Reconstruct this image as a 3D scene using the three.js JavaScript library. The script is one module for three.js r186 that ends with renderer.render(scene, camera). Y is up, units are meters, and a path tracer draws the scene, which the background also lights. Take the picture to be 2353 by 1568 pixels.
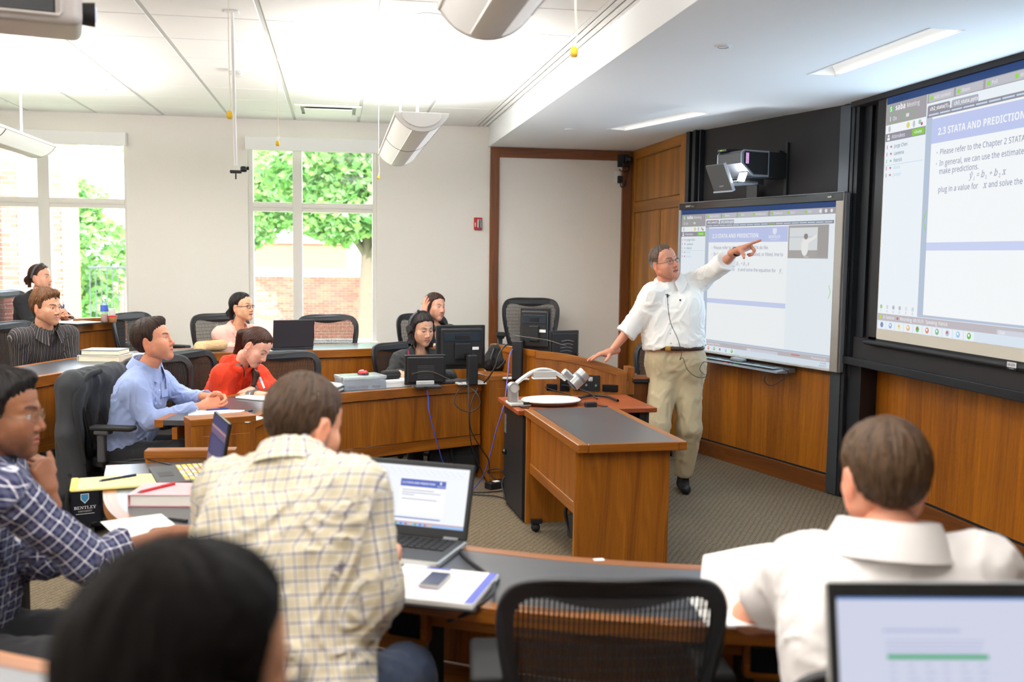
import * as THREE from 'three';
import { RoundedBoxGeometry } from 'three/addons/geometries/RoundedBoxGeometry.js';
import { mergeGeometries } from 'three/addons/utils/BufferGeometryUtils.js';
import { RectAreaLightUniformsLib } from 'three/addons/lights/RectAreaLightUniformsLib.js';
import { createNoise3D } from 'simplex-noise';

// ------------------------------------------------------------ camera, sky, exposure
const scene = new THREE.Scene();
const camera = new THREE.PerspectiveCamera(37.84, 2353 / 1568, 0.05, 200);
camera.position.set(0, 1.70, 0);
camera.rotation.set(-4.95 * Math.PI / 180, -9.95 * Math.PI / 180, 0.013, 'YXZ');
camera.focus = 6.6;
camera.userData.fStop = 2.2;
const renderer = new THREE.WebGLRenderer({ antialias: true });
renderer.toneMapping = THREE.LinearToneMapping;
renderer.toneMappingExposure = 2.0;
renderer.shadowMap.enabled = true;
RectAreaLightUniformsLib.init();
scene.background = new THREE.Color(0.78, 0.90, 1.0);      // bright overcast summer sky
scene.backgroundIntensity = 6;
scene.environmentIntensity = 6;
const WARM = new THREE.Color(1.0, 0.985, 0.955);            // fluorescent tubes
const UPLIGHT = 24, DOWNLIGHT = 8;

const sun = new THREE.DirectionalLight(new THREE.Color(1, 0.98, 0.94), 6);   // high sun behind the building, lights the garden only
sun.position.set(4, 22, 8); sun.target.position.set(-1, 0, -24); sun.name = 'sun';
sun.castShadow = true; sun.shadow.mapSize.set(2048, 2048); Object.assign(sun.shadow.camera, { left: -30, right: 30, top: 30, bottom: -30, far: 90 });
scene.add(sun, sun.target);

// ------------------------------------------------------------ helpers
const R = (d) => d * Math.PI / 180;
const V = (x, y, z) => new THREE.Vector3(x, y, z);
const vec = (a) => (a.isVector3 ? a.clone() : new THREE.Vector3(a[0], a[1], a[2]));
let seed = 7;
const rnd = () => { seed = (seed * 1664525 + 1013904223) % 4294967296; return seed / 4294967296; };
const mkRnd = (s) => () => { s = (s * 1664525 + 1013904223) % 4294967296; return s / 4294967296; };
const noise3 = createNoise3D(mkRnd(11));
const clamp = (x, a, b) => Math.min(b, Math.max(a, x));
const lerp = (a, b, t) => a + (b - a) * t;
const sstep = (a, b, x) => { const t = clamp((x - a) / (b - a), 0, 1); return t * t * (3 - 2 * t); };
const used = new Map();
function numbered(name) {
  const n = used.get(name) ?? 0; used.set(name, n + 1);
  return n ? name + '_' + String(n).padStart(3, '0') : name;
}
function tag(o, label, category, group, kind) {
  if (label) o.userData.label = label;
  if (category) o.userData.category = category;
  if (group) o.userData.group = group;
  if (kind) o.userData.kind = kind;
  return o;
}
function thing(name, label, category, p = [0, 0, 0], turn = 0, group) {
  const o = new THREE.Group(); o.name = numbered(name); scene.add(o);
  o.position.set(p[0], p[1], p[2]); o.rotation.y = turn;
  return tag(o, label, category, group);
}
function flat(g) {
  const o = g.index ? g.toNonIndexed() : g;
  for (const k of Object.keys(o.attributes)) if (!['position', 'normal', 'uv', 'color'].includes(k)) o.deleteAttribute(k);
  return o;
}
function merged(list) {
  if (!Array.isArray(list)) return list;
  if (list.length === 1) return list[0];
  const a = list.map(flat), hasUV = a.every((g) => g.attributes.uv), hasC = a.every((g) => g.attributes.color);
  for (const g of a) { if (!hasUV) g.deleteAttribute('uv'); if (!hasC) g.deleteAttribute('color'); if (!g.attributes.normal) g.computeVertexNormals(); }
  return mergeGeometries(a);
}
function part(name, geo, mat, parent, label) {
  const m = new THREE.Mesh(merged(geo), mat); m.name = name; parent.add(m);
  if (label) m.userData.label = label;
  return m;
}
function one(name, label, category, geo, mat, group, p) {
  const m = new THREE.Mesh(merged(geo), mat); m.name = numbered(name); scene.add(m);
  if (p) m.position.set(p[0], p[1], p[2]);
  return tag(m, label, category, group);
}
function struct(name, geo, mat, label) {
  const m = new THREE.Mesh(merged(geo), mat); m.name = numbered(name); scene.add(m);
  m.userData.kind = 'structure'; if (label) m.userData.label = label;
  return m;
}
function dup(root, p, turn, label, group) {
  const r = root.clone(); r.name = numbered(root.name.replace(/_\d\d\d$/, '')); scene.add(r);
  r.userData = { ...root.userData }; r.position.set(p[0], p[1], p[2]); r.rotation.set(0, turn, 0);
  if (label) r.userData.label = label;
  if (group) r.userData.group = group;
  return r;
}
// uv in metres from the dominant direction of each face; grain: axis that runs along v
function boxUV(geo, grain = 'y') {
  const g = flat(geo); const p = g.attributes.position, n = p.count, uv = new Float32Array(n * 2);
  const a = V(), b = V(), c = V(), ab = V(), ac = V(), axis = { x: 0, y: 1, z: 2 }[grain];
  for (let i = 0; i < n; i += 3) {
    a.fromBufferAttribute(p, i); b.fromBufferAttribute(p, i + 1); c.fromBufferAttribute(p, i + 2);
    ab.subVectors(b, a); ac.subVectors(c, a); ab.cross(ac);
    const w = [Math.abs(ab.x), Math.abs(ab.y), Math.abs(ab.z)];
    let d = w.indexOf(Math.max(...w));
    let va = axis, ua;
    if (d === axis) { va = (axis + 1) % 3; ua = (axis + 2) % 3; } else ua = 3 - axis - d;
    [a, b, c].forEach((q, k) => { uv[(i + k) * 2] = q.getComponent(ua); uv[(i + k) * 2 + 1] = q.getComponent(va); });
  }
  g.setAttribute('uv', new THREE.BufferAttribute(uv, 2));
  return g;
}
function box(w, h, d, x = 0, y = 0, z = 0, grain = 'y') {
  return boxUV(new THREE.BoxGeometry(w, h, d).translate(x, y, z), grain);
}
function bx(x0, x1, y0, y1, z0, z1, grain = 'y') { return box(x1 - x0, y1 - y0, z1 - z0, (x0 + x1) / 2, (y0 + y1) / 2, (z0 + z1) / 2, grain); }
function rbox(w, h, d, r, x = 0, y = 0, z = 0, grain = 'y', seg = 2) {
  return boxUV(new RoundedBoxGeometry(w, h, d, seg, Math.min(r, w / 2.01, h / 2.01, d / 2.01)).translate(x, y, z), grain);
}
function cyl(r0, r1, h, x = 0, y = 0, z = 0, seg = 24, axis = 'y') {
  const g = new THREE.CylinderGeometry(r0, r1, h, seg);
  if (axis === 'x') g.rotateZ(Math.PI / 2); if (axis === 'z') g.rotateX(Math.PI / 2);
  return flat(g.translate(x, y, z));
}
function bar(a, b, r, seg = 10, r2) {
  a = vec(a); b = vec(b); const d = b.clone().sub(a), L = d.length();
  const g = new THREE.CylinderGeometry(r2 ?? r, r, L, seg);
  g.applyQuaternion(new THREE.Quaternion().setFromUnitVectors(V(0, 1, 0), d.normalize()));
  return flat(g.translate((a.x + b.x) / 2, (a.y + b.y) / 2, (a.z + b.z) / 2));
}
function tube(pts, r, n = 40, seg = 7, closed = false) {
  return flat(new THREE.TubeGeometry(new THREE.CatmullRomCurve3(pts.map(vec), closed, 'centripetal'), n, r, seg, closed));
}
function lathe(pts, seg = 32) { return flat(new THREE.LatheGeometry(pts.map(([x, y]) => new THREE.Vector2(x, y)), seg)); }
function ext(pts, depth, bevel = 0, holes = []) {
  const s = new THREE.Shape(pts.map(([x, y]) => new THREE.Vector2(x, y)));
  for (const h of holes) s.holes.push(new THREE.Path(h.map(([x, y]) => new THREE.Vector2(x, y))));
  return flat(new THREE.ExtrudeGeometry(s, { depth, bevelEnabled: bevel > 0, bevelThickness: bevel, bevelSize: bevel, bevelOffset: -bevel, bevelSegments: 2, curveSegments: 12 }));
}
function sheet(w, h) { return new THREE.PlaneGeometry(w, h); }
// plan path: smooth curve through (x, z) points, with outward normals on the chosen side
function path(ctrl, n = 48, side = 1) {
  const c = new THREE.CatmullRomCurve3(ctrl.map(([x, z]) => V(x, 0, z)), false, 'centripetal');
  const P = [];
  for (let i = 0; i <= n; i++) { const q = c.getPointAt(i / n), t = c.getTangentAt(i / n); P.push({ x: q.x, z: q.z, nx: side * -t.z, nz: side * t.x, s: c.getLength() * i / n }); }
  return P;
}
// solid that follows a plan path between two offsets and two heights
function sweep(P, a0, a1, y0, y1, grain = 'y') {
  const pos = [], uv = [];
  const q = (i, a, y) => [P[i].x + P[i].nx * a, y, P[i].z + P[i].nz * a];
  const yy = (f, i) => (typeof f === 'function' ? f(i / (P.length - 1), P[i]) : f);
  const quad = (A, B, C, D, ua, ub, va, vb) => {
    const t = grain === 'y' ? [[ua, va], [ub, va], [ub, vb], [ua, vb]] : [[va, ua], [va, ub], [vb, ub], [vb, ua]];
    for (const [p, k] of [[A, 0], [B, 1], [C, 2], [A, 0], [C, 2], [D, 3]]) { pos.push(...p); uv.push(...t[k]); }
  };
  for (let i = 0; i + 1 < P.length; i++) {
    const j = i + 1, s0 = P[i].s, s1 = P[j].s, l0 = yy(y0, i), l1 = yy(y0, j), h0 = yy(y1, i), h1 = yy(y1, j);
    quad(q(i, a0, l0), q(j, a0, l1), q(j, a0, h1), q(i, a0, h0), s0, s1, l0, h0);
    quad(q(j, a1, l1), q(i, a1, l0), q(i, a1, h0), q(j, a1, h1), s1, s0, l0, h0);
    quad(q(i, a0, h0), q(j, a0, h1), q(j, a1, h1), q(i, a1, h0), s0, s1, a0, a1);
    quad(q(j, a0, l1), q(i, a0, l0), q(i, a1, l0), q(j, a1, l1), s1, s0, a0, a1);
  }
  const e = P.length - 1;
  quad(q(0, a1, yy(y0, 0)), q(0, a0, yy(y0, 0)), q(0, a0, yy(y1, 0)), q(0, a1, yy(y1, 0)), a1, a0, yy(y0, 0), yy(y1, 0));
  quad(q(e, a0, yy(y0, e)), q(e, a1, yy(y0, e)), q(e, a1, yy(y1, e)), q(e, a0, yy(y1, e)), a0, a1, yy(y0, e), yy(y1, e));
  const g = new THREE.BufferGeometry();
  g.setAttribute('position', new THREE.Float32BufferAttribute(pos, 3));
  g.setAttribute('uv', new THREE.Float32BufferAttribute(uv, 2));
  g.computeVertexNormals();
  return g;
}
function prism(pts, y0, y1) {      // plan polygon (x, z) raised from y0 to y1
  const g = new THREE.ExtrudeGeometry(new THREE.Shape(pts.map(([x, z]) => new THREE.Vector2(x, -z))), { depth: y1 - y0, bevelEnabled: false });
  return boxUV(g.rotateX(-Math.PI / 2).translate(0, y0, 0), 'z');
}
// ------------------------------------------------------------ textures
function dataTex(w, h, fn, srgb = true, rx = 1, ry = 1) {
  const d = new Uint8Array(w * h * 4);
  for (let y = 0; y < h; y++) for (let x = 0; x < w; x++) {
    const c = fn(x / w, y / h, x, y), i = (y * w + x) * 4;
    d[i] = clamp(c[0], 0, 255); d[i + 1] = clamp(c[1], 0, 255); d[i + 2] = clamp(c[2], 0, 255); d[i + 3] = 255;
  }
  const t = new THREE.DataTexture(d, w, h); t.wrapS = t.wrapT = THREE.RepeatWrapping; t.magFilter = THREE.LinearFilter; t.minFilter = THREE.LinearFilter;
  if (srgb) t.colorSpace = THREE.SRGBColorSpace;
  t.repeat.set(rx, ry); t.needsUpdate = true; return t;
}
function canvasTex(w, h, draw) {
  const c = document.createElement('canvas'); c.width = w; c.height = h; const x = c.getContext('2d'); draw(x, w, h);
  const t = new THREE.CanvasTexture(c); t.colorSpace = THREE.SRGBColorSpace; return t;
}
// noise that repeats over the unit square
const tn = (u, v, fu, fv, o = 0) => {
  const a = u * 2 * Math.PI, b = v * 2 * Math.PI;
  return noise3(Math.cos(a) * fu / 6.283 + 10 * o, Math.sin(a) * fu / 6.283 + Math.cos(b) * fv / 6.283 * 1.7, Math.sin(b) * fv / 6.283 + 3.7 * o);
};
const std = (o) => new THREE.MeshStandardMaterial(o);
const phys = (o) => new THREE.MeshPhysicalMaterial(o);
const C = (r, g, b) => new THREE.Color().setRGB(r / 255, g / 255, b / 255, THREE.SRGBColorSpace);

// ------------------------------------------------------------ signed distance fields and their surfaces
function cap(a, b, ra, rb = ra) {
  a = vec(a); b = vec(b); const dx = b.x - a.x, dy = b.y - a.y, dz = b.z - a.z, l2 = dx * dx + dy * dy + dz * dz + 1e-9;
  return (x, y, z) => {
    const px = x - a.x, py = y - a.y, pz = z - a.z, t = clamp((px * dx + py * dy + pz * dz) / l2, 0, 1);
    const ex = px - dx * t, ey = py - dy * t, ez = pz - dz * t;
    return Math.sqrt(ex * ex + ey * ey + ez * ez) - (ra + (rb - ra) * t);
  };
}
const ball = (c, r) => { c = vec(c); return (x, y, z) => Math.hypot(x - c.x, y - c.y, z - c.z) - r; };
function ell(c, r, q) {        // ellipsoid; q: optional matrix basis [X, Y, Z] of unit vectors
  c = vec(c); const [rx, ry, rz] = r;
  return (x, y, z) => {
    let a = x - c.x, b = y - c.y, d = z - c.z;
    if (q) { const A = a * q[0].x + b * q[0].y + d * q[0].z, B = a * q[1].x + b * q[1].y + d * q[1].z, D = a * q[2].x + b * q[2].y + d * q[2].z; a = A; b = B; d = D; }
    const k0 = Math.sqrt(a * a / (rx * rx) + b * b / (ry * ry) + d * d / (rz * rz));
    const k1 = Math.sqrt(a * a / (rx ** 4) + b * b / (ry ** 4) + d * d / (rz ** 4));
    return k1 < 1e-9 ? -Math.min(rx, ry, rz) : k0 * (k0 - 1) / k1;
  };
}
const smin = (a, b, k) => { const h = Math.max(k - Math.abs(a - b), 0) / k; return Math.min(a, b) - h * h * k * 0.25; };
const smax = (a, b, k) => -smin(-a, -b, k);
class Field {
  constructor(k = 0.02) { this.k = k; this.adds = []; this.ops = []; }
  add(f, k = this.k) { this.adds.push([f, k]); return this; }
  sub(f, k = 0.005) { this.ops.push((d, x, y, z) => smax(d, -f(x, y, z), k)); return this; }
  cut(f, k = 0.004) { this.ops.push((d, x, y, z) => smax(d, f(x, y, z), k)); return this; }
  op(f) { this.ops.push(f); return this; }
  evalWith(list, x, y, z) {
    let d = 1e3;
    for (const [f, k] of list) d = smin(d, f(x, y, z), k);
    for (const o of this.ops) d = o(d, x, y, z);
    return d;
  }
}
function surface(F, lo, hi, cell) {
  const N = [0, 1, 2].map((i) => Math.ceil((hi[i] - lo[i]) / cell / 8) * 8 + 1), [nx, ny, nz] = N;
  const D = new Float32Array(nx * ny * nz).fill(1), B = 8, rad = B * cell * 0.87, live = [];
  for (let bz = 0; bz < nz - 1; bz += B) for (let by = 0; by < ny - 1; by += B) for (let bxx = 0; bxx < nx - 1; bxx += B) {
    const cx = lo[0] + (bxx + B / 2) * cell, cy = lo[1] + (by + B / 2) * cell, cz = lo[2] + (bz + B / 2) * cell;
    let m = 1e9; const ds = F.adds.map(([f]) => { const d = f(cx, cy, cz); if (d < m) m = d; return d; });
    const z1 = bz + B, y1 = by + B, x1 = bxx + B;
    if (m > rad * 1.6 + 0.03) continue;
    const list = F.adds.filter((a, i) => ds[i] < m + 2.6 * rad + a[1]);
    const dc = F.evalWith(list, cx, cy, cz);
    if (dc < -rad * 2.2 - 0.05) { for (let z = bz; z <= z1; z++) for (let y = by; y <= y1; y++) for (let x = bxx; x <= x1; x++) D[x + nx * (y + ny * z)] = -1; continue; }
    live.push([bxx, by, bz]);
    for (let z = bz; z <= z1; z++) for (let y = by; y <= y1; y++) for (let x = bxx; x <= x1; x++) D[x + nx * (y + ny * z)] = F.evalWith(list, lo[0] + x * cell, lo[1] + y * cell, lo[2] + z * cell);
  }
  const idx = new Int32Array(nx * ny * nz).fill(-1), pos = [], tri = [];
  const off = [[0, 0, 0], [1, 0, 0], [0, 1, 0], [1, 1, 0], [0, 0, 1], [1, 0, 1], [0, 1, 1], [1, 1, 1]];
  const edges = [[0, 1], [2, 3], [4, 5], [6, 7], [0, 2], [1, 3], [4, 6], [5, 7], [0, 4], [1, 5], [2, 6], [3, 7]];
  const v = new Float32Array(8);
  for (const [X, Y, Z] of live) for (let z = Z; z < Z + B; z++) for (let y = Y; y < Y + B; y++) for (let x = X; x < X + B; x++) {
    let m = 0;
    for (let k = 0; k < 8; k++) { v[k] = D[x + off[k][0] + nx * (y + off[k][1] + ny * (z + off[k][2]))]; if (v[k] < 0) m |= 1 << k; }
    if (m === 0 || m === 255) continue;
    let sx = 0, sy = 0, sz = 0, c = 0;
    for (const [a, b] of edges) if ((v[a] < 0) !== (v[b] < 0)) { const t = v[a] / (v[a] - v[b]); sx += lerp(off[a][0], off[b][0], t); sy += lerp(off[a][1], off[b][1], t); sz += lerp(off[a][2], off[b][2], t); c++; }
    idx[x + nx * (y + ny * z)] = pos.length / 3;
    pos.push(lo[0] + (x + sx / c) * cell, lo[1] + (y + sy / c) * cell, lo[2] + (z + sz / c) * cell);
  }
  const at = (x, y, z) => idx[x + nx * (y + ny * z)];
  for (const [X, Y, Z] of live) for (let z = Z; z < Z + B; z++) for (let y = Y; y < Y + B; y++) for (let x = X; x < X + B; x++) {
    const o = D[x + nx * (y + ny * z)] < 0;
    const e = [[1, 0, 0], [0, 1, 0], [0, 0, 1]];
    for (let k = 0; k < 3; k++) {
      const x2 = x + e[k][0], y2 = y + e[k][1], z2 = z + e[k][2];
      if (o === (D[x2 + nx * (y2 + ny * z2)] < 0)) continue;
      const a = (k + 1) % 3, b = (k + 2) % 3;
      const p = [x, y, z], A = e[a], Bv = e[b];
      if (p[a] < 1 || p[b] < 1) continue;
      const i0 = at(x, y, z), i1 = at(x - A[0], y - A[1], z - A[2]), i2 = at(x - A[0] - Bv[0], y - A[1] - Bv[1], z - A[2] - Bv[2]), i3 = at(x - Bv[0], y - Bv[1], z - Bv[2]);
      if (i0 < 0 || i1 < 0 || i2 < 0 || i3 < 0) continue;
      if (o) tri.push(i0, i1, i2, i0, i2, i3); else tri.push(i0, i2, i1, i0, i3, i2);
    }
  }
  const g = new THREE.BufferGeometry();
  g.setAttribute('position', new THREE.Float32BufferAttribute(pos, 3)); g.setIndex(tri); g.computeVertexNormals();
  return g;
}
function paint(g, fn) {            // vertex colours, linear
  const p = g.attributes.position, c = new Float32Array(p.count * 3);
  for (let i = 0; i < p.count; i++) { const q = fn(p.getX(i), p.getY(i), p.getZ(i)); c[i * 3] = q[0]; c[i * 3 + 1] = q[1]; c[i * 3 + 2] = q[2]; }
  g.setAttribute('color', new THREE.BufferAttribute(c, 3)); return g;
}
// ------------------------------------------------------------ materials
function woodTex(dark, light, s = 0, figure = 1) {
  return dataTex(512, 1024, (u, v) => {
    const w = tn(u, v, 5, 1.2, 1 + s) * 0.05;
    let t = 0.5 + 0.26 * tn(u + w, v, 9, 0.8, 2 + s) * figure + 0.20 * tn(u + w, v, 55, 2.2, 3 + s) + 0.16 * tn(u, v, 210, 9, 4 + s) + 0.08 * tn(u, v, 420, 60, 5 + s);
    t = clamp(t, 0, 1);
    return [lerp(dark[0], light[0], t), lerp(dark[1], light[1], t), lerp(dark[2], light[2], t)];
  });
}
const wt1 = woodTex([116, 60, 6], [178, 108, 20]);
const wt2 = woodTex([96, 48, 8], [146, 82, 18], 7);
const wt3 = woodTex([124, 72, 6], [184, 120, 24], 13, 1.6);
for (const t of [wt1, wt2, wt3]) t.repeat.set(1 / 0.9, 1 / 2.2);
const veneerTex = dataTex(1024, 512, (u, v) => {          // leaves of veneer laid side by side
  const leaf = Math.floor(u * 9), o = (leaf * 37) % 11, f = u * 9 - leaf;
  let t = 0.42 + 0.16 * Math.sin(o * 2.1) + 0.12 * tn(u, v, 40, 1.5, 20 + o) + 0.14 * tn(u, v, 130, 6, 21) + 0.10 * tn(u, v, 300, 40, 22) + 0.1 * (f - 0.5) * Math.sin(o);
  t = clamp(t, 0, 1);
  return [lerp(124, 208, t), lerp(64, 128, t), lerp(4, 14, t)];
});
veneerTex.repeat.set(1 / 1.7, 1 / 2.0);
const M = {};
M.wood = phys({ map: wt1, roughness: 0.42, clearcoat: 0.25, clearcoatRoughness: 0.25 });
M.woodDark = phys({ map: wt2, roughness: 0.45, clearcoat: 0.2, clearcoatRoughness: 0.3 });
M.woodPanel = phys({ map: wt3, roughness: 0.45, clearcoat: 0.2, clearcoatRoughness: 0.3 });
M.veneer = phys({ map: veneerTex, roughness: 0.45, clearcoat: 0.2, clearcoatRoughness: 0.3 });
const wallTex = dataTex(256, 256, (u, v) => { const n = 1 + 0.018 * tn(u, v, 130, 130, 31) + 0.012 * tn(u, v, 40, 160, 32); return [238 * n, 233 * n, 225 * n]; });
wallTex.repeat.set(2.5, 2.5);
M.wall = std({ map: wallTex, roughness: 0.9 });
M.tile = std({ color: C(246, 245, 242), roughness: 0.95, bumpMap: dataTex(256, 256, (u, v) => { const n = 128 + 60 * tn(u, v, 140, 140, 33) + 40 * tn(u, v, 60, 60, 34); return [n, n, n]; }, false, 3, 3), bumpScale: 0.0012 });
M.soffit = std({ color: C(240, 242, 244), roughness: 0.9 });
M.whitePaint = std({ color: C(243, 242, 240), roughness: 0.6 });
M.alu = std({ color: C(226, 222, 214), roughness: 0.5 });
M.channel = std({ color: C(205, 205, 205), roughness: 0.6 });
const carpetTex = dataTex(512, 512, (u, v, x, y) => {
  const row = Math.floor(y / 8), px = (x + (row % 2) * 6) % 12, py = y % 8;
  let k = (px < 8 && py < 5) ? 1.0 : 0.55;
  k *= 1 + 0.22 * tn(u, v, 200, 200, 41) + 0.12 * tn(u, v, 30, 30, 42);
  const g = ((x + row * 5) % 36) < 12 ? 0.86 : 1;
  return [158 * k * g, 140 * k * g, 112 * k * g];
});
carpetTex.repeat.set(1 / 0.55, 1 / 0.55);
M.carpet = std({ map: carpetTex, roughness: 1, bumpMap: carpetTex, bumpScale: 0.003 });
const lamTex = dataTex(256, 256, (u, v) => { const n = 1 + 0.1 * tn(u, v, 180, 180, 45); return [74 * n, 75 * n, 80 * n]; });
lamTex.repeat.set(3, 3);
M.laminate = phys({ map: lamTex, roughness: 0.32, clearcoat: 0.3, clearcoatRoughness: 0.25 });
M.blackWall = std({ color: C(44, 41, 43), roughness: 0.72 });
M.blackMetal = std({ color: C(40, 42, 46), roughness: 0.42, metalness: 0.3 });
M.trackMetal = std({ color: C(84, 88, 94), roughness: 0.4, metalness: 0.6 });
M.black = std({ color: C(28, 28, 30), roughness: 0.5 });
M.blackGloss = std({ color: C(22, 22, 25), roughness: 0.25 });
M.blackMatte = std({ color: C(26, 25, 26), roughness: 0.85 });
M.darkGrey = std({ color: C(62, 64, 68), roughness: 0.5 });
M.greyPlastic = std({ color: C(128, 130, 134), roughness: 0.45 });
M.lightGrey = std({ color: C(196, 196, 194), roughness: 0.45 });
M.silver = std({ color: C(190, 190, 188), roughness: 0.35, metalness: 0.55 });
M.chrome = std({ color: C(220, 220, 222), roughness: 0.12, metalness: 1 });
M.white = std({ color: C(244, 244, 242), roughness: 0.55 });
M.paper = std({ color: C(248, 247, 243), roughness: 0.9 });
M.glass = phys({ color: 0xffffff, transmission: 1, thickness: 0, roughness: 0, ior: 1.45 });
M.rubber = std({ color: C(24, 24, 24), roughness: 0.7 });
M.cable = std({ color: C(22, 22, 24), roughness: 0.5 });
M.cableBlue = std({ color: C(38, 70, 180), roughness: 0.45 });
M.cableGrey = std({ color: C(96, 92, 86), roughness: 0.5 });
M.yellow = std({ color: C(240, 196, 60), roughness: 0.8 });
M.red = std({ color: C(196, 34, 40), roughness: 0.4 });
M.blue = std({ color: C(30, 60, 150), roughness: 0.4 });
M.navy = std({ color: C(26, 34, 70), roughness: 0.4 });
M.lampFace = std({ color: C(240, 240, 240), roughness: 0.6, emissive: new THREE.Color(1, 0.97, 0.92), emissiveIntensity: 0.2 });
M.lampGlow = std({ color: 0xffffff, roughness: 0.6, emissive: new THREE.Color(1, 0.95, 0.88), emissiveIntensity: 1.0 });
// ------------------------------------------------------------ room shell
const CEIL = 2.98, SOF = 2.783, ZB = -10.08, ZN = 2.6, XL = -5.4;
// floors: the pit and the two tiers round it
const row1N = [[-0.50, -5.74], [-0.44, -6.02], [-0.34, -6.38], [-0.107, -6.74], [0.468, -7.06], [1.06, -7.345]];
const row1S = [[-0.50, -4.72], [-0.44, -4.40], [-0.32, -3.95], [0.02, -3.50], [0.40, -3.21], [0.814, -3.0], [1.3, -2.84], [2.1, -2.66]];
const row2N = [[1.22, -8.27], [0.43, -8.24], [0.08, -8.13], [-0.26, -8.04], [-0.60, -7.93], [-1.0, -7.84], [-1.30, -7.60], [-1.468, -7.30], [-1.70, -6.68], [-1.86, -6.28], [-1.96, -5.95]];
const row2S = [[-1.96, -4.25], [-1.86, -3.8], [-1.62, -3.2], [-1.2, -2.55], [-0.64, -2.01], [0.1, -1.72], [1.0, -1.52], [2.3, -1.36]];
const row3 = [[-1.86, -9.12], [-1.98, -8.92], [-2.24, -8.44], [-2.50, -8.05], [-2.8, -7.5], [-3.0, -6.8]];
struct('floor', bx(XL - 0.2, 4.4, -0.2, 0, ZB - 0.2, ZN, 'z'), M.carpet, 'grey-brown loop carpet of the pit floor');
struct('floor', prism([[2.85, ZB], [2.85, -8.55], [1.35, -8.27 + 0.03], ...row2N.slice(1).map(([x, z]) => [x - 0.03, z - 0.03]), [-2.0, -5.1], ...row2S.map(([x, z]) => [x - 0.03, z + 0.03]), [2.9, -1.3], [2.9, ZN], [XL, ZN], [XL, ZB]], 0, 0.18), M.carpet, 'carpeted middle tier of the lecture room');
struct('floor', prism([[-1.78, ZB], [-1.84, -9.1], ...row3.slice(1).map(([x, z]) => [x - 0.04, z]), [-3.1, -5.1], [-3.0, -3.2], [-2.3, -1.4], [-1.2, -0.1], [0.4, 0.45], [2.9, 0.7], [2.9, ZN], [XL, ZN], [XL, ZB]], 0.18, 0.34), M.carpet, 'carpeted upper tier of the lecture room');
// window wall
const wr = { x0: -0.863, x1: 0.385, y0: 0.80, y1: 2.80 }, wl = { x0: -3.25, x1: -1.985, y0: 0.80, y1: 2.80 };
const ZT = 0.24;
struct('wall_back', [
  bx(XL - 0.2, wl.x0, 0, 3.3, ZB - ZT, ZB), bx(wl.x1, wr.x0, 0, 3.3, ZB - ZT, ZB), bx(wr.x1, 4.4, 0, 3.3, ZB - ZT, ZB),
  bx(wl.x0, wl.x1, 0, wl.y0, ZB - ZT, ZB), bx(wr.x0, wr.x1, 0, wr.y0, ZB - ZT, ZB), bx(wl.x0, wl.x1, wl.y1, 3.3, ZB - ZT, ZB), bx(wr.x0, wr.x1, wr.y1, 3.3, ZB - ZT, ZB),
], M.wall, 'cream window wall');
struct('wall_left', bx(XL - 0.2, XL, 0, 3.3, ZB, ZN), M.wall);
struct('wall_near', bx(XL - 0.2, 4.4, 0, 3.3, ZN, ZN + 0.2), M.wall);
function makeWindow(n, w, mx0, mx1, x0, x1) {
  const t = new THREE.Group(); t.name = 'window_' + n; scene.add(t); t.userData.kind = 'structure';
  t.userData.label = n === 1 ? 'four-light window with green trees and a low brick wall outside' : 'window on the left looking out at brick piers';
  const z0 = ZB - 0.12, z1 = ZB - 0.03, yb = w.y0, ym0 = 2.095, ym1 = 2.185;
  part('frame_stile', rbox(x0 - w.x0, w.y1 - yb, z1 - z0, 0.004, (x0 + w.x0) / 2, (yb + w.y1) / 2, (z0 + z1) / 2), M.alu, t);
  part('frame_stile', rbox(w.x1 - x1, w.y1 - yb, z1 - z0, 0.004, (x1 + w.x1) / 2, (yb + w.y1) / 2, (z0 + z1) / 2), M.alu, t);
  part('mullion', rbox(mx1 - mx0, w.y1 - yb, z1 - z0 + 0.012, 0.004, (mx0 + mx1) / 2, (yb + w.y1) / 2, (z0 + z1) / 2), M.alu, t);
  for (const [a, b] of [[x0, mx0], [mx1, x1]]) {
    part('transom', rbox(b - a, ym1 - ym0, z1 - z0, 0.004, (a + b) / 2, (ym0 + ym1) / 2, (z0 + z1) / 2), M.alu, t);
    part('transom_cap', rbox(b - a, 0.03, z1 - z0 + 0.016, 0.003, (a + b) / 2, (ym0 + ym1) / 2 + 0.008, (z0 + z1) / 2), M.alu, t);
    part('bottom_rail', rbox(b - a, 0.03, z1 - z0, 0.004, (a + b) / 2, yb + 0.015, (z0 + z1) / 2), M.alu, t);
    for (const [c, d] of [[yb + 0.03, ym0], [ym1, w.y1]]) part('pane', sheet(b - a, d - c).translate((a + b) / 2, (c + d) / 2, z0 + 0.03), M.glass, t);
  }
  part('sill', rbox(w.x1 - w.x0 + 0.02, 0.03, 0.16, 0.006, (w.x0 + w.x1) / 2, yb - 0.005, ZB - 0.04), M.whitePaint, t);
}
makeWindow(1, wr, -0.438, -0.346, -0.815, 0.341);
makeWindow(2, wl, -2.79, -2.685, -3.19, -2.013);
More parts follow.
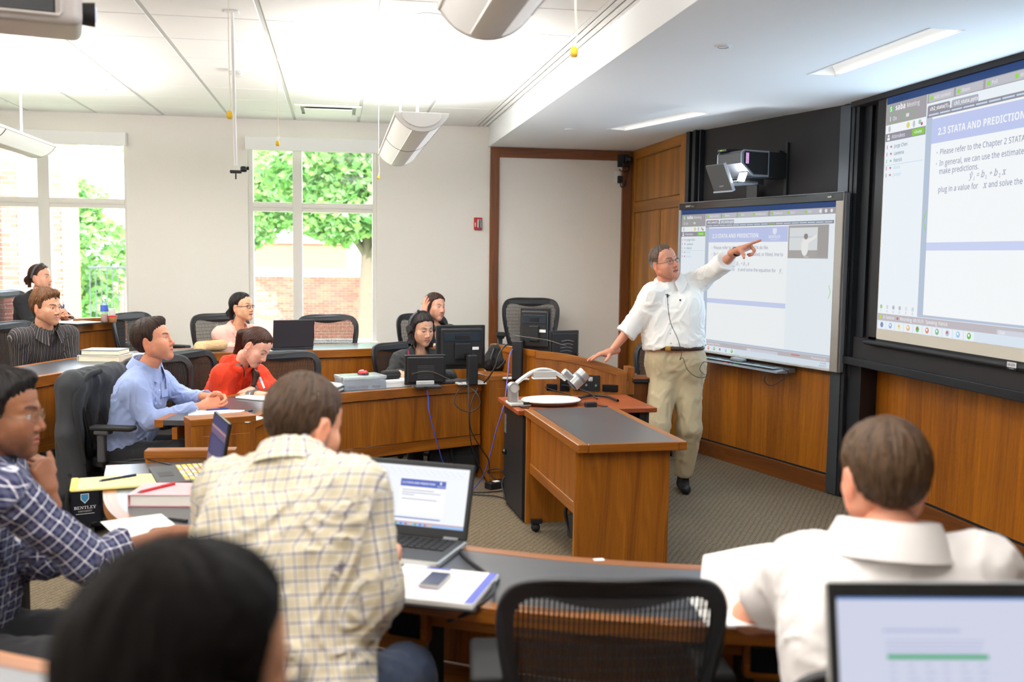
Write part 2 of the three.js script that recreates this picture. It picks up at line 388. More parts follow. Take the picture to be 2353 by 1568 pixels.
for (const [n, w, a] of [[1, wr, 'roller shade box above the window with trees'], [2, wl, 'roller shade box above the left window']]) {
  const t = thing('shade_box', 'white ' + a, 'shade box', [(w.x0 + w.x1) / 2, 2.68, ZB]);
  part('fascia', rbox(w.x1 - w.x0 + 0.03, 0.125, 0.012, 0.004, 0, 0.0625, 0.078), M.whitePaint, t);
  for (const s of [-1, 1]) part('end_cap', rbox(0.012, 0.125, 0.072, 0.004, s * ((w.x1 - w.x0) / 2 + 0.01), 0.0625, 0.036), M.whitePaint, t);
  part('roller', cyl(0.04, 0.04, w.x1 - w.x0 - 0.02, 0, 0.065, 0.042, 20, 'x'), M.whitePaint, t);
  part('hem_bar', rbox(w.x1 - w.x0 - 0.04, 0.018, 0.012, 0.005, 0, 0.008, 0.02), M.alu, t);
}
// ceiling: slab, tiles one by one, channels
const ceil = struct('ceiling', bx(XL - 0.2, 4.4, CEIL + 0.035, CEIL + 0.3, ZB - 0.2, ZN + 0.2), M.tile, 'white suspended ceiling of square panels');
{
  const xs = [1.36]; for (let x = 0.81; x > XL; x -= 0.6096) xs.push(x); xs.push(XL);
  const zs = [ZB]; for (let z = ZB + 0.6096; z < ZN; z += 0.6096) zs.push(z); zs.push(ZN);
  const shared = new Map(), rest = [];
  for (let i = 0; i + 1 < xs.length; i++) for (let j = 0; j + 1 < zs.length; j++) {
    const w = xs[i] - xs[i + 1] - 0.026, d = zs[j + 1] - zs[j] - 0.009; if (w < 0.05 || d < 0.05) continue;
    const cx = (xs[i] + xs[i + 1]) / 2, cz = (zs[j] + zs[j + 1]) / 2, key = w.toFixed(3) + d.toFixed(3);
    const seen = cz < -4.4 && cx > -3.3;
    if (!shared.has(key)) shared.set(key, rbox(w, 0.03, d, 0.006, 0, 0.015, 0, 'z', 1));
    if (seen) { const m = part('ceiling_tile', shared.get(key), M.tile, ceil); m.position.set(cx, CEIL, cz); } else rest.push(shared.get(key).clone().translate(cx, CEIL, cz));
  }
  const r = part('ceiling_tiles', rest, M.tile, ceil); r.userData.kind = 'stuff';
  for (let i = 1; i + 1 < xs.length; i++) part('ceiling_channel', bx(xs[i] - 0.0125, xs[i] + 0.0125, CEIL + 0.006, CEIL + 0.04, ZB, ZN, 'z'), M.channel, ceil);
}
// soffit over the front of the room with two recessed light troughs
const W1o = V(3.03, 0, -8.40), W1d = V(0.47, 0, 1.70).normalize(), W1a = -Math.atan2(W1d.z, W1d.x);
{
  const rect = (cx, cz, l, w, a) => [[-w / 2, -l / 2], [w / 2, -l / 2], [w / 2, l / 2], [-w / 2, l / 2]].map(([x, z]) => [cx + x * Math.cos(a) + z * Math.sin(a), cz - x * Math.sin(a) + z * Math.cos(a)]);
  const a1 = Math.PI / 2 + W1a;
  const holes = [rect(2.52, -7.82, 1.2, 0.17, a1), rect(2.82, -4.98, 1.22, 0.17, 0)];
  const s = new THREE.Shape([[1.5, ZB], [4.2, ZB], [4.2, ZN], [1.5, ZN]].map(([x, z]) => new THREE.Vector2(x, -z)));
  for (const h of holes) s.holes.push(new THREE.Path(h.map(([x, z]) => new THREE.Vector2(x, -z))));
  const plate = boxUV(new THREE.ExtrudeGeometry(s, { depth: 0.03, bevelEnabled: false }).rotateX(-Math.PI / 2).translate(0, SOF, 0), 'z');
  const sof = struct('ceiling', [plate, bx(1.5, 1.53, SOF + 0.03, CEIL + 0.1, ZB, ZN, 'z'), bx(1.53, 4.2, CEIL + 0.02, CEIL + 0.1, ZB, ZN, 'z')], M.soffit, 'white lowered soffit in front of the screens');
  [[2.52, -7.82, a1, 'recessed trough light in the soffit beside the wood panelling', 1.2], [2.82, -4.98, 0, 'recessed trough light in the soffit near the large screen', 1.22]].forEach(([x, z, a, l, len]) => {
    const t = thing('trough_light', l, 'ceiling light', [x, SOF, z], a, 'trough lights in the soffit');
    const pr = []; for (let k = 0; k <= 10; k++) { const q = k / 10; pr.push([0.083 - 0.02 * Math.sin(q * Math.PI / 2) - 0.135 * q * q, 0.004 + 0.1 * Math.sin(q * Math.PI / 2)]); }
    const M_ref = M.troughReflector ??= std({ color: C(246, 244, 240), roughness: 0.5, emissive: new THREE.Color(1, 0.96, 0.92), emissiveIntensity: 0.16 });
    const tl = new THREE.RectAreaLight(WARM, 1.2, 0.1, len - 0.1); tl.position.set(x, SOF + 0.03, z); tl.rotation.set(0, a, 0); tl.rotateX(-Math.PI / 2); tl.name = 'trough_lamp'; scene.add(tl);
    const inner = pr.map(([u, v]) => [u + 0.004, v + 0.004]).reverse();
    part('reflector', ext([...pr, ...inner], len - 0.01).translate(0, 0, -len / 2 + 0.005), M_ref, t);
    part('side_wall', bx(-0.085, -0.08, 0.0, 0.11, -len / 2, len / 2), M.whitePaint, t);
    for (const q of [-1, 1]) part('end_plate', bx(-0.084, 0.084, 0, 0.11, q * len / 2 - 0.004, q * len / 2 + 0.002), M.whitePaint, t);
    part('flange', [bx(0.084, 0.094, -0.004, 0.001, -len / 2 - 0.01, len / 2 + 0.01), bx(-0.094, -0.084, -0.004, 0.001, -len / 2 - 0.01, len / 2 + 0.01)], M.whitePaint, t);
  });
  for (const [x, z, l] of [[1.95, -4.957, 'round white sprinkler cover on the soffit near the large screen'], [1.965, -8.475, 'round white sprinkler cover on the soffit above the framed wall']]) {
    const t = thing('sprinkler_cover', l, 'ceiling disc', [x, SOF, z], 0, 'round covers on the soffit');
    part('plate', lathe([[0, -0.006], [0.04, -0.006], [0.044, -0.002], [0.044, 0.0]], 28), M.whitePaint, t);
    part('lip', lathe([[0.028, -0.010], [0.03, -0.006], [0.028, -0.005]], 28), M.lightGrey, t);
  }
}
// slot diffuser between tiles and soffit
{
  const t = thing('slot_diffuser', 'long linear air diffuser with three dark slots beside the soffit', 'air vent', [1.43, CEIL, -3.74]);
  const L = 12.66;
  part('frame', [-0.068, -0.024, 0.024, 0.068].map((x) => bx(x - 0.012, x + 0.012, 0, 0.03, -L / 2, L / 2)), M.whitePaint, t);
  part('dark_slot', bx(-0.07, 0.07, 0.028, 0.034, -L / 2, L / 2), M.blackMatte, t);
}
// framed wall section and wood panelling
struct('trim_1', [rbox(0.092, SOF, 0.035, 0.006, 1.566, SOF / 2, ZB + 0.0175)], M.woodDark, 'dark wooden upright of the framed wall section');
struct('trim_2', [rbox(1.29, 0.1, 0.035, 0.006, 2.255, SOF - 0.05, ZB + 0.0175, 'x')], M.woodDark, 'dark wooden head rail of the framed wall section');
struct('trim_3', [rbox(0.1, SOF, 0.035, 0.006, 2.95, SOF / 2, ZB + 0.0175)], M.woodDark, 'dark wooden upright beside the panelling');
const pan = struct('wall_panelling', bx(3.018, 3.2, 0, SOF, ZB, -8.36), M.woodPanel, 'wood panelling between framed wall and interactive board');
{
  const F = (z0, z1, y0, y1, g) => part(g === 'z' ? 'rail' : 'stile', rbox(0.02, y1 - y0, z1 - z0, 0.004, 3.01, (y0 + y1) / 2, (z0 + z1) / 2, g === 'z' ? 'z' : 'y'), M.woodPanel, pan);
  F(ZB, -9.945, 0, SOF, 'y'); F(-8.56, -8.36, 0, SOF, 'y');
  F(-9.945, -8.56, 2.69, SOF, 'z'); F(-9.945, -8.56, 2.15, 2.25, 'z'); F(-9.945, -8.56, 0, 0.18, 'z'); F(-9.21, -9.10, 0.18, 2.15, 'y');
  for (const [z0, z1, y0, y1] of [[-9.935, -8.57, 2.26, 2.68], [-9.935, -9.22, 0.19, 2.14], [-9.09, -8.57, 0.19, 2.14]]) part('panel', rbox(0.012, y1 - y0, z1 - z0, 0.003, 3.012, (y0 + y1) / 2, (z0 + z1) / 2), M.woodPanel, pan);
}
// angled wall of the interactive board (local x runs along the wall, local z into the room)
const w1 = new THREE.Group(); w1.name = 'wall_angled'; scene.add(w1); w1.userData = { kind: 'structure', label: 'angled black wall with wood wainscot behind the interactive board' };
w1.position.copy(W1o); w1.rotation.y = W1a;
part('black_panel', bx(0, 2.0, 0.86, SOF, -0.12, 0), M.blackWall, w1);
part('backing', bx(-0.02, 2.0, 0, 0.86, -0.12, -0.02), M.blackWall, w1);
part('wainscot', boxUV(bx(0, 1.84, 0.13, 0.90, -0.02, 0.0), 'y'), M.veneer, w1);
part('shadow_gap', bx(0, 1.84, 0.128, 0.142, -0.01, 0.004), M.blackMetal, w1);
part('baseboard', rbox(1.84, 0.128, 0.03, 0.004, 0.92, 0.064, 0.002, 'x'), M.woodDark, w1);
for (const [x, w, d] of [[0.03, 0.05, 0.05], [0.115, 0.035, 0.05], [0.165, 0.02, 0.075], [0.205, 0.02, 0.05]]) part('slide_track', rbox(w, SOF - 0.9, d, 0.004, x, (SOF + 0.9) / 2, d / 2), M.blackMetal, w1);
part('slide_track', rbox(0.10, SOF - 0.02, 0.03, 0.003, 1.885, SOF / 2, 0.015), M.trackMetal, w1);
part('slide_track', rbox(0.03, SOF - 0.02, 0.03, 0.004, 1.96, SOF / 2, 0.015), M.blackMetal, w1);
part('column', bx(1.935, 2.10, 0, SOF, -0.2, -0.004), M.blackMetal, w1);
// straight front wall: wainscot below, black screen housing above
const w2 = new THREE.Group(); w2.name = 'wall_front'; scene.add(w2); w2.userData = { kind: 'structure', label: 'front wall with wood wainscot below the black screen housing' };
part('backing', bx(3.76, 4.2, 0, SOF + 0.02, -6.6, ZN), M.blackWall, w2);
part('wainscot', boxUV(bx(3.74, 3.765, 0.13, 0.97, -6.47, ZN), 'y'), M.veneer, w2);
part('shadow_gap', bx(3.735, 3.75, 0.128, 0.142, -6.47, ZN), M.blackMetal, w2);
part('baseboard', rbox(0.035, 0.128, ZN + 6.47, 0.004, 3.74, 0.064, (ZN - 6.47) / 2, 'z'), M.woodDark, w2);
part('ledge', rbox(0.24, 0.03, ZN + 6.5, 0.006, 3.63, 0.985, (ZN - 6.5) / 2, 'z'), M.blackMetal, w2);
part('ledge_lip', rbox(0.02, 0.055, ZN + 6.5, 0.005, 3.515, 0.995, (ZN - 6.5) / 2, 'z'), M.blackMetal, w2);
part('housing_base', bx(3.56, 3.76, 1.0, 1.16, -6.5, ZN), M.blackWall, w2);
part('housing_back', bx(3.62, 3.76, 1.16, SOF, -6.5, ZN), M.blackWall, w2);
part('housing_head', bx(3.50, 3.62, SOF - 0.035, SOF, -6.5, ZN), M.blackWall, w2);
part('housing_side', bx(3.535, 3.76, 1.0, SOF, -6.56, -6.44), M.blackMetal, w2);
// lights: pendants with an indirect upper side and a glowing perforated shell
function pendant(x, z, label, group = 'pendant lights') {
  const L = 2.35, t = thing('pendant_light', label, 'pendant light', [x, 2.40, z], 0, group);
  const half = 0.15, sag = 0.09, rr = (half * half + sag * sag) / (2 * sag), a0 = Math.asin(half / rr);
  const arc = (r, s0, s1, n = 14) => { const o = []; for (let k = 0; k <= n; k++) { const a = lerp(s0, s1, k / n); o.push([r * Math.sin(a), rr - r * Math.cos(a)]); } return o; };
  for (const [z0, z1] of [[-L / 2 + 0.02, -0.006], [0.006, L / 2 - 0.02]]) {
    for (const [s0, s1, n, m] of [[-a0, -a0 * 0.3, 'diffuser_panel', M.lampFace], [-a0 * 0.29, a0 * 0.29, 'centre_strip', M.whitePaint], [a0 * 0.3, a0, 'diffuser_panel', M.lampFace]]) {
      part(n, ext([...arc(rr, s0, s1), ...arc(rr - 0.006, s1, s0)], z1 - z0).translate(0, 0, z0), m, t);
    }
  }
  part('joint_band', ext([...arc(rr + 0.002, -a0, a0), ...arc(rr - 0.008, a0, -a0)], 0.012).translate(0, 0, -0.006), M.darkGrey, t);
  for (const s of [-1, 1]) {
    const e = part('end_cap', ext([...arc(rr + 0.004, -a0, a0), [half + 0.008, sag + 0.014], [-half - 0.008, sag + 0.014]], 0.02, 0.003).translate(0, 0, s * (L / 2 - 0.01) - 0.01), M.whitePaint, t);
    part('end_boss', ext([...arc(rr - 0.02, -a0 * 0.8, a0 * 0.8), [0.115, sag + 0.014], [-0.115, sag + 0.014]], 0.012, 0.003).translate(0, 0, s * (L / 2 + 0.006) - 0.006), M.whitePaint, e);
    part('stem', bar([0, sag - 0.01, s * (L / 2 - 0.33)], [0, CEIL - 2.40 - 0.004, s * (L / 2 - 0.33)], 0.008), M.whitePaint, t);
    part('canopy', lathe([[0, CEIL - 2.40 - 0.018], [0.05, CEIL - 2.40 - 0.014], [0.06, CEIL - 2.40]], 28).translate(0, 0, s * (L / 2 - 0.33)), M.whitePaint, t);
  }
  part('side_rail', [-1, 1].map((s) => bx(s * half - 0.006, s * half + 0.006, sag - 0.006, sag + 0.012, -L / 2, L / 2)), M.whitePaint, t);
  part('lamp_tray', bx(-half + 0.03, half - 0.03, sag - 0.03, sag - 0.02, -L / 2 + 0.03, L / 2 - 0.03), M.lampGlow, t);
  const up = new THREE.RectAreaLight(WARM, UPLIGHT, 0.22, L - 0.1); up.position.set(x, 2.40 + sag + 0.004, z); up.lookAt(x, 5, z); up.name = 'pendant_uplight'; scene.add(up);
  const dn = new THREE.RectAreaLight(WARM, DOWNLIGHT, 0.2, L - 0.1); dn.position.set(x, 2.392, z); dn.lookAt(x, 0, z); dn.name = 'pendant_downlight'; scene.add(dn);
}
pendant(0.475, -6.965, 'curved white pendant light hanging in front of the window wall');
pendant(0.475, -2.12, 'curved pendant light cut off by the top edge, nearest the camera');
pendant(-2.3, -7.13, 'pendant light at the left edge in front of the left window');
pendant(-2.3, -2.12, 'pendant light over the left rows, outside the picture');
pendant(-2.3, 1.3, 'pendant light behind the left rows, outside the picture');
pendant(-4.4, -4.5, 'pendant light along the left wall, outside the picture');
// ceiling fittings
for (const [x, z, l] of [[0.49, -5.53, 'recessed mirror-reflector downlight near the top edge'], [1.12, -7.345, 'recessed mirror-reflector downlight beside the soffit']]) {
  const t = thing('downlight', l, 'downlight', [x, CEIL, z], 0, 'recessed downlights');
  part('trim_ring', lathe([[0.074, -0.001], [0.078, -0.006], [0.098, -0.004], [0.1, 0.0]], 36), M.whitePaint, t);
  part('reflector', lathe([[0.074, 0.0], [0.066, 0.02], [0.055, 0.0333], [0.0, 0.0335]], 36), M.chrome, t);
}
{
  const t = thing('ceiling_speaker', 'flat round white speaker grille in the ceiling', 'speaker', [-0.05, CEIL, -8.02]);
  part('ring', lathe([[0.13, 0], [0.135, -0.006], [0.15, -0.004], [0.152, 0]], 40), M.whitePaint, t);
  part('grille', lathe([[0, -0.006], [0.1, -0.005], [0.13, -0.002], [0.13, 0]], 40), M.whitePaint, t);
  const s = thing('smoke_detector', 'cream smoke detector on the ceiling behind the camera pole', 'smoke detector', [-0.70, CEIL, -7.41]);
  part('base', lathe([[0, -0.02], [0.055, -0.018], [0.062, -0.006], [0.062, 0]], 32), M.whitePaint, s);
  part('sensor', lathe([[0, -0.048], [0.03, -0.047], [0.045, -0.038], [0.046, -0.024], [0.05, -0.02]], 32), M.alu, s);
  for (let k = 0; k < 3; k++) part('sensor_fin', lathe([[0.046, -0.026 - k * 0.006], [0.051, -0.025 - k * 0.006], [0.046, -0.023 - k * 0.006]], 24), M.lightGrey, s);
  const d = thing('ceiling_disc', 'small flat white disc in the ceiling above the left window', 'ceiling disc', [-1.87, CEIL, -8.57]);
  part('plate', lathe([[0, -0.007], [0.04, -0.006], [0.045, 0]], 28), M.whitePaint, d);
  part('rim', lathe([[0.043, -0.004], [0.047, -0.003], [0.047, 0]], 28), M.lightGrey, d);
  for (const [x, z, l] of [[-0.08, -9.25, 'square ceiling air diffuser above the window with trees'], [-3.15, -9.25, 'square ceiling air diffuser at the left edge']]) {
    const v = thing('air_diffuser', l, 'air vent', [x, CEIL, z], 0, 'square ceiling diffusers');
    part('frame', ext([[-0.29, -0.29], [0.29, -0.29], [0.29, 0.29], [-0.29, 0.29]], 0.012, 0.002, [[[-0.24, -0.24], [-0.24, 0.24], [0.24, 0.24], [0.24, -0.24]]]).rotateX(Math.PI / 2), M.whitePaint, v);
    part('recess', bx(-0.24, 0.24, -0.002, 0.0, -0.24, 0.24), M.greyPlastic, v);
    part('face_plate', rbox(0.42, 0.012, 0.42, 0.004, 0, -0.026, 0), M.whitePaint, v);
  }
}
// ------------------------------------------------------------ desks in curved rows
function curvedDesk(label, ctrl, side, h, fl, W, o = {}) {
  const n = o.n ?? 60, P = path(ctrl, n, side), base = P[Math.floor(n / 2)];
  const t = thing('curved_desk', label, 'desk', [base.x, fl, base.z]);
  const add = (name, g, m, par = t) => part(name, merged(g).translate(-base.x, -fl, -base.z), m, par);
  add('front_edge', sweep(P, 0, 0.05, h - 0.062, h, 'x'), M.wood);
  add('laminate_top', sweep(P, 0.05, W - 0.05, h - 0.03, h - 0.0008, 'x'), M.laminate);
  add('back_edge', sweep(P, W - 0.05, W, h - 0.042, h, 'x'), M.wood);
  add('top_rail', sweep(P, 0.010, 0.036, h - 0.078, h - 0.070, 'x'), M.woodDark);
  add('front_panel', sweep(P, 0.014, 0.034, h - 0.392, h - 0.078), M.wood);
  add('bottom_rail', sweep(P, 0.008, 0.038, h - 0.47, h - 0.398, 'x'), M.wood);
  add('under_apron', sweep(P, W - 0.13, W - 0.10, h - 0.11, h - 0.042, 'x'), M.wood);
  for (const k of o.posts ?? [0.15, 0.5, 0.85]) {
    const q = P[Math.round(k * n)], x = q.x + q.nx * 0.14, z = q.z + q.nz * 0.14;
    add('post', rbox(0.05, h - fl - 0.03, 0.05, 0.004, x, (h + fl - 0.03) / 2, z), M.black);
    add('post_foot', rbox(0.07, 0.02, 0.36, 0.006, x + q.nx * 0.08, fl + 0.01, z + q.nz * 0.08), M.black);
  }
  for (const [k, a] of o.boxes ?? []) {          // power boxes hung below the seat side
    const q = P[Math.round(k * n)], g = new THREE.Group();
    const tx = -q.nz * side, tz = q.nx * side, ang = Math.atan2(-tz, tx);
    const bm = part('power_box', rbox(0.26, 0.115, 0.05, 0.012, 0, 0, 0, 'x'), M.wood, t);
    bm.position.set(q.x + q.nx * (W - 0.09) - base.x, h - 0.105 - fl, q.z + q.nz * (W - 0.09) - base.z); bm.rotation.y = ang;
    for (const s of [-1, 1]) { const p = part('socket', [rbox(0.105, 0.075, 0.012, 0.006, s * 0.062, 0.0, 0.024), rbox(0.105, 0.075, 0.012, 0.006, s * 0.062, 0.0, -0.024)], M.blackGloss, bm); }
  }
  for (const gdef of o.gables ?? []) {
    const [x, z, w, d, ang, y0, y1, face] = gdef;
    const g = part('gable', rbox(w, y1 - y0, d, 0.008, 0, (y1 + y0) / 2 - fl, 0), M.wood, t);
    g.position.set(x - base.x, 0, z - base.z); g.rotation.y = ang;
    const f = [[0, d / 2 + 0.002, 0, w], [0, -d / 2 - 0.002, Math.PI, w]][face ?? 0];
    part('gable_panel', rbox(f[3] - 0.09, y1 - y0 - 0.17, 0.008, 0.003, 0.012, (y1 + y0) / 2 - fl - 0.01, f[1]), M.wood, g);
    part('gable_rail', rbox(f[3], 0.012, 0.006, 0.002, 0, y0 - fl + 0.075, f[1]), M.woodDark, g);
    part('gable_cap', rbox(w + 0.006, 0.04, d + 0.006, 0.006, 0, y1 - fl - 0.018, 0, 'x'), M.wood, g);
  }
  return t;
}
curvedDesk('curved front-row desk section of the man in blue and the woman in the headset', row1N, -1, 0.74, 0, 0.54, {
  gables: [[-0.655, -5.745, 0.36, 0.15, 0.38, 0.0, 0.775, 0], [1.165, -7.43, 0.21, 0.30, 0.30, 0.0, 0.80, 0]], posts: [0.3, 0.6],
});
curvedDesk('curved front-row desk of the man in the checked shirt, nearest the camera', row1S, 1, 0.74, 0, 0.53, {
  n: 90, gables: [[-0.67, -4.73, 0.40, 0.07, -0.05, 0.0, 0.785, 1]], posts: [0.25, 0.5, 0.75], boxes: [[0.50, 0], [0.78, 0]],
});
curvedDesk('curved middle-row desk along the windows with the stack of books', row2N, 1, 0.92, 0.18, 0.50, { n: 80, posts: [0.05, 0.3, 0.55, 0.75, 0.95] });
curvedDesk('curved middle-row desk in the bottom corners closest to the camera', row2S, 1, 0.92, 0.18, 0.50, { n: 80, posts: [0.1, 0.5, 0.9] });
curvedDesk('upper-row desk of the woman with the headband', row3, 1, 1.08, 0.34, 0.50, { posts: [0.4, 0.8], gables: [[-2.02, -9.03, 0.42, 0.06, 0.6, 0.34, 1.115, 0]] });

// ------------------------------------------------------------ instructor's station
{
  const A = [1.424, -7.107], B = [1.187, -7.73], Cc = [2.04, -6.85];
  const t = thing('lectern_desk', 'curved wooden instructor station under the two monitors', 'lectern', [1.6, 0, -7.2]);
  const add = (n, g, m, p = t) => part(n, merged(g).translate(-1.6, 0, 7.2), m, p);
  const P1 = path([B, [(A[0] + B[0]) / 2, (A[1] + B[1]) / 2], A], 8, 1), P2 = path([A, [(A[0] + Cc[0]) / 2, (A[1] + Cc[1]) / 2], Cc], 30, 1);
  const top2 = (q) => 1.0 - 0.012 * q - 0.118 * q * q;
  add('side_panel', sweep(P1, 0, -0.035, 0, 0.955), M.wood);
  add('side_cap', sweep(P1, 0.006, -0.045, 0.955, 1.0, 'x'), M.wood);
  const fp = add('front_panel', sweep(P2, 0, -0.035, 0, (q) => top2(q) - 0.05), M.wood);
  add('front_cap', sweep(P2, 0.006, -0.045, (q) => top2(q) - 0.05, (q) => top2(q), 'x'), M.wood);
  add('cap_groove', sweep(P2, 0.003, -0.03, (q) => top2(q) - 0.056, (q) => top2(q) - 0.05, 'x'), M.woodDark);
  add('end_stile', sweep(path([[1.975, -6.877], [2.0, -6.866], [2.04, -6.85]], 4, 1), 0.006, -0.045, 0, 0.86), M.wood);
  add('worktop', prism([[1.2, -7.74], [1.43, -7.12], [2.03, -6.88], [2.25, -7.35], [1.5, -8.0]], 0.74, 0.775), M.wood);
  add('back_panel', prism([[2.03, -6.87], [2.06, -6.88], [2.27, -7.35], [2.24, -7.36]], 0, 0.80), M.wood);
  add('base', prism([[1.25, -7.7], [1.46, -7.16], [2.0, -6.93], [2.2, -7.33], [1.5, -7.9]], 0, 0.74), M.woodDark);
  const dx = Cc[0] - A[0], dz = Cc[1] - A[1], L = Math.hypot(dx, dz), an = Math.atan2(-dz, dx);
  const plate = (n, s0, s1, y0, y1, m = M.blackGloss) => { const o = part(n, rbox(s1 - s0, y1 - y0, 0.012, 0.003), m, t); const s = (s0 + s1) / 2; o.position.set(A[0] + dx / L * s - 1.6 - dz / L * 0.004, (y0 + y1) / 2, A[1] + dz / L * s + 7.2 + dx / L * 0.004); o.rotation.y = an; return o; };
  plate('outlet_plate', 0.085, 0.165, 0.715, 0.765); plate('outlet_plate', 0.185, 0.255, 0.715, 0.825);
  const cp = plate('connector_panel', 0.285, 0.475, 0.725, 0.84, M.black); plate('outlet_plate', 0.495, 0.61, 0.725, 0.777);
  for (let k = 0; k < 5; k++) part('connector', cyl(0.008, 0.008, 0.016, -0.07 + 0.035 * k, k % 2 ? 0.02 : -0.015, 0.012, 10, 'z'), M.greyPlastic, cp);
  part('socket', rbox(0.03, 0.03, 0.02, 0.004, 0.03, 0.03, 0.01), M.lightGrey, cp);
  const e = thing('pull_out_shelf', 'small wooden block with black pull-out shelf beside the lecturer', 'shelf', [2.16, 0.0, -6.98]);
  part('block', rbox(0.05, 0.2, 0.12, 0.004, -0.07, 0.80, 0.02), M.wood, e); part('shelf', rbox(0.16, 0.02, 0.2, 0.004, 0.02, 0.80, 0), M.black, e); part('shelf_top', rbox(0.16, 0.012, 0.2, 0.004, 0.02, 0.818, 0), M.woodDark, e);
  part('cabinet', rbox(0.2, 0.78, 0.2, 0.004, 0.0, 0.39, -0.06), M.woodDark, e);
}
// equipment rack with wooden top
{
  const t = thing('equipment_rack', 'black equipment rack with reddish wooden top under the document camera', 'rack', [1.55, 0, -6.38], 0.05);
  part('wood_top', rbox(0.92, 0.03, 0.62, 0.005, 0, 0.715, 0, 'x'), std({ map: woodTex([128, 56, 22], [178, 92, 44], 5), roughness: 0.4 }), t);
  part('side_panel', bx(-0.42, -0.40, 0.03, 0.70, -0.27, 0.27), M.black, t); part('side_panel', bx(0.40, 0.42, 0.03, 0.70, -0.27, 0.27), M.black, t);
  part('body', bx(-0.40, 0.40, 0.03, 0.70, -0.26, 0.20), M.blackMatte, t);
  for (const s of [-1, 1]) part('rack_rail', box(0.04, 0.67, 0.06, s * 0.38, 0.365, 0.23), M.blackMetal, t);
  for (let k = 0; k < 12; k++) part('vent_slit', bx(-0.424, -0.419, 0.50 + k * 0.011, 0.505 + k * 0.011, -0.25, -0.20), M.greyPlastic, t);
  part('plinth', bx(-0.40, 0.40, 0.0, 0.03, -0.26, 0.25), M.blackMatte, t);
  part('knob', new THREE.SphereGeometry(0.02, 14, 10).translate(-0.43, 0.37, -0.2), M.blackGloss, t);
}
// mobile teacher's desk
{
  const t = thing('teacher_desk', 'wooden teacher desk with dark laminate top in the middle of the pit', 'desk', [1.4415, 0, -5.369], 0.045);
  const w = 0.582, l = 1.18, h = 0.76;
  part('top_edge', rbox(0.055, 0.045, l, 0.006, -w / 2 + 0.0275, h - 0.0225, 0, 'z'), M.wood, t);
  part('top_edge', rbox(0.045, 0.045, l, 0.006, w / 2 - 0.0225, h - 0.0225, 0, 'z'), M.wood, t);
  part('top_edge', rbox(w - 0.1, 0.045, 0.028, 0.006, 0.005, h - 0.0225, l / 2 - 0.014, 'x'), M.wood, t);
  part('laminate_top', bx(-w / 2 + 0.055, w / 2 - 0.045, h - 0.03, h - 0.001, -l / 2, l / 2 - 0.028, 'z'), M.laminate, t);
  part('end_panel', rbox(w - 0.075, 0.62, 0.03, 0.003, -0.032, 0.405, l / 2 - 0.075), M.wood, t);
  part('kick_rail', rbox(w - 0.075, 0.068, 0.032, 0.003, -0.032, 0.060, l / 2 - 0.075, 'x'), M.wood, t);
  part('end_panel', rbox(w - 0.075, 0.66, 0.03, 0.003, -0.032, 0.385, -l / 2 + 0.04), M.wood, t);
  part('apron', rbox(0.02, 0.29, l - 0.14, 0.003, -w / 2 + 0.04, 0.57, -0.02, 'y'), M.wood, t);
  part('apron_rail', rbox(0.026, 0.06, l - 0.14, 0.003, -w / 2 + 0.038, 0.40, -0.02, 'z'), M.wood, t);
  part('apron', rbox(0.02, 0.29, l - 0.14, 0.003, w / 2 - 0.10, 0.57, -0.02, 'y'), M.wood, t);
  for (const [x, z] of [[-0.22, l / 2 - 0.06], [0.16, l / 2 - 0.06], [-0.22, -l / 2 + 0.05], [0.16, -l / 2 + 0.05]]) {
    const c = part('caster', [new THREE.SphereGeometry(0.028, 18, 12).translate(x, 0.028, z)], M.rubber, t);
    part('caster_plate', rbox(0.07, 0.03, 0.05, 0.004, x, 0.068, z), M.black, c);
  }
}
// ------------------------------------------------------------ mesh office chairs
const CH = { outer: [[0, 0.975], [0.17, 0.972], [0.235, 0.95], [0.266, 0.90], [0.270, 0.84], [0.258, 0.74], [0.225, 0.61], [0.19, 0.50], [0.15, 0.452], [0.08, 0.44], [0, 0.438]], inner: [[0, 0.905], [0.08, 0.912], [0.16, 0.93], [0.205, 0.925], [0.232, 0.89], [0.236, 0.83], [0.225, 0.74], [0.193, 0.61], [0.16, 0.52], [0.12, 0.492], [0, 0.486]] };
function loopOf(half) { const c = new THREE.CatmullRomCurve3([...half.map(([x, y]) => V(x, y, 0)), ...half.slice(1, -1).reverse().map(([x, y]) => V(-x, y, 0))], true, 'centripetal'); return c.getPoints(84).slice(0, 84).map((p) => [p.x, p.y]); }
const bend = (g) => { const p = g.attributes.position; for (let i = 0; i < p.count; i++) { const x = p.getX(i), y = p.getY(i), q = y - 0.62; p.setZ(i, p.getZ(i) - 0.225 - 0.13 * Math.max(q, 0) - 0.9 * Math.max(q - 0.2, 0) ** 2 - 0.12 * Math.max(-q, 0) + 0.55 * x * x); } g.computeVertexNormals(); return g; };
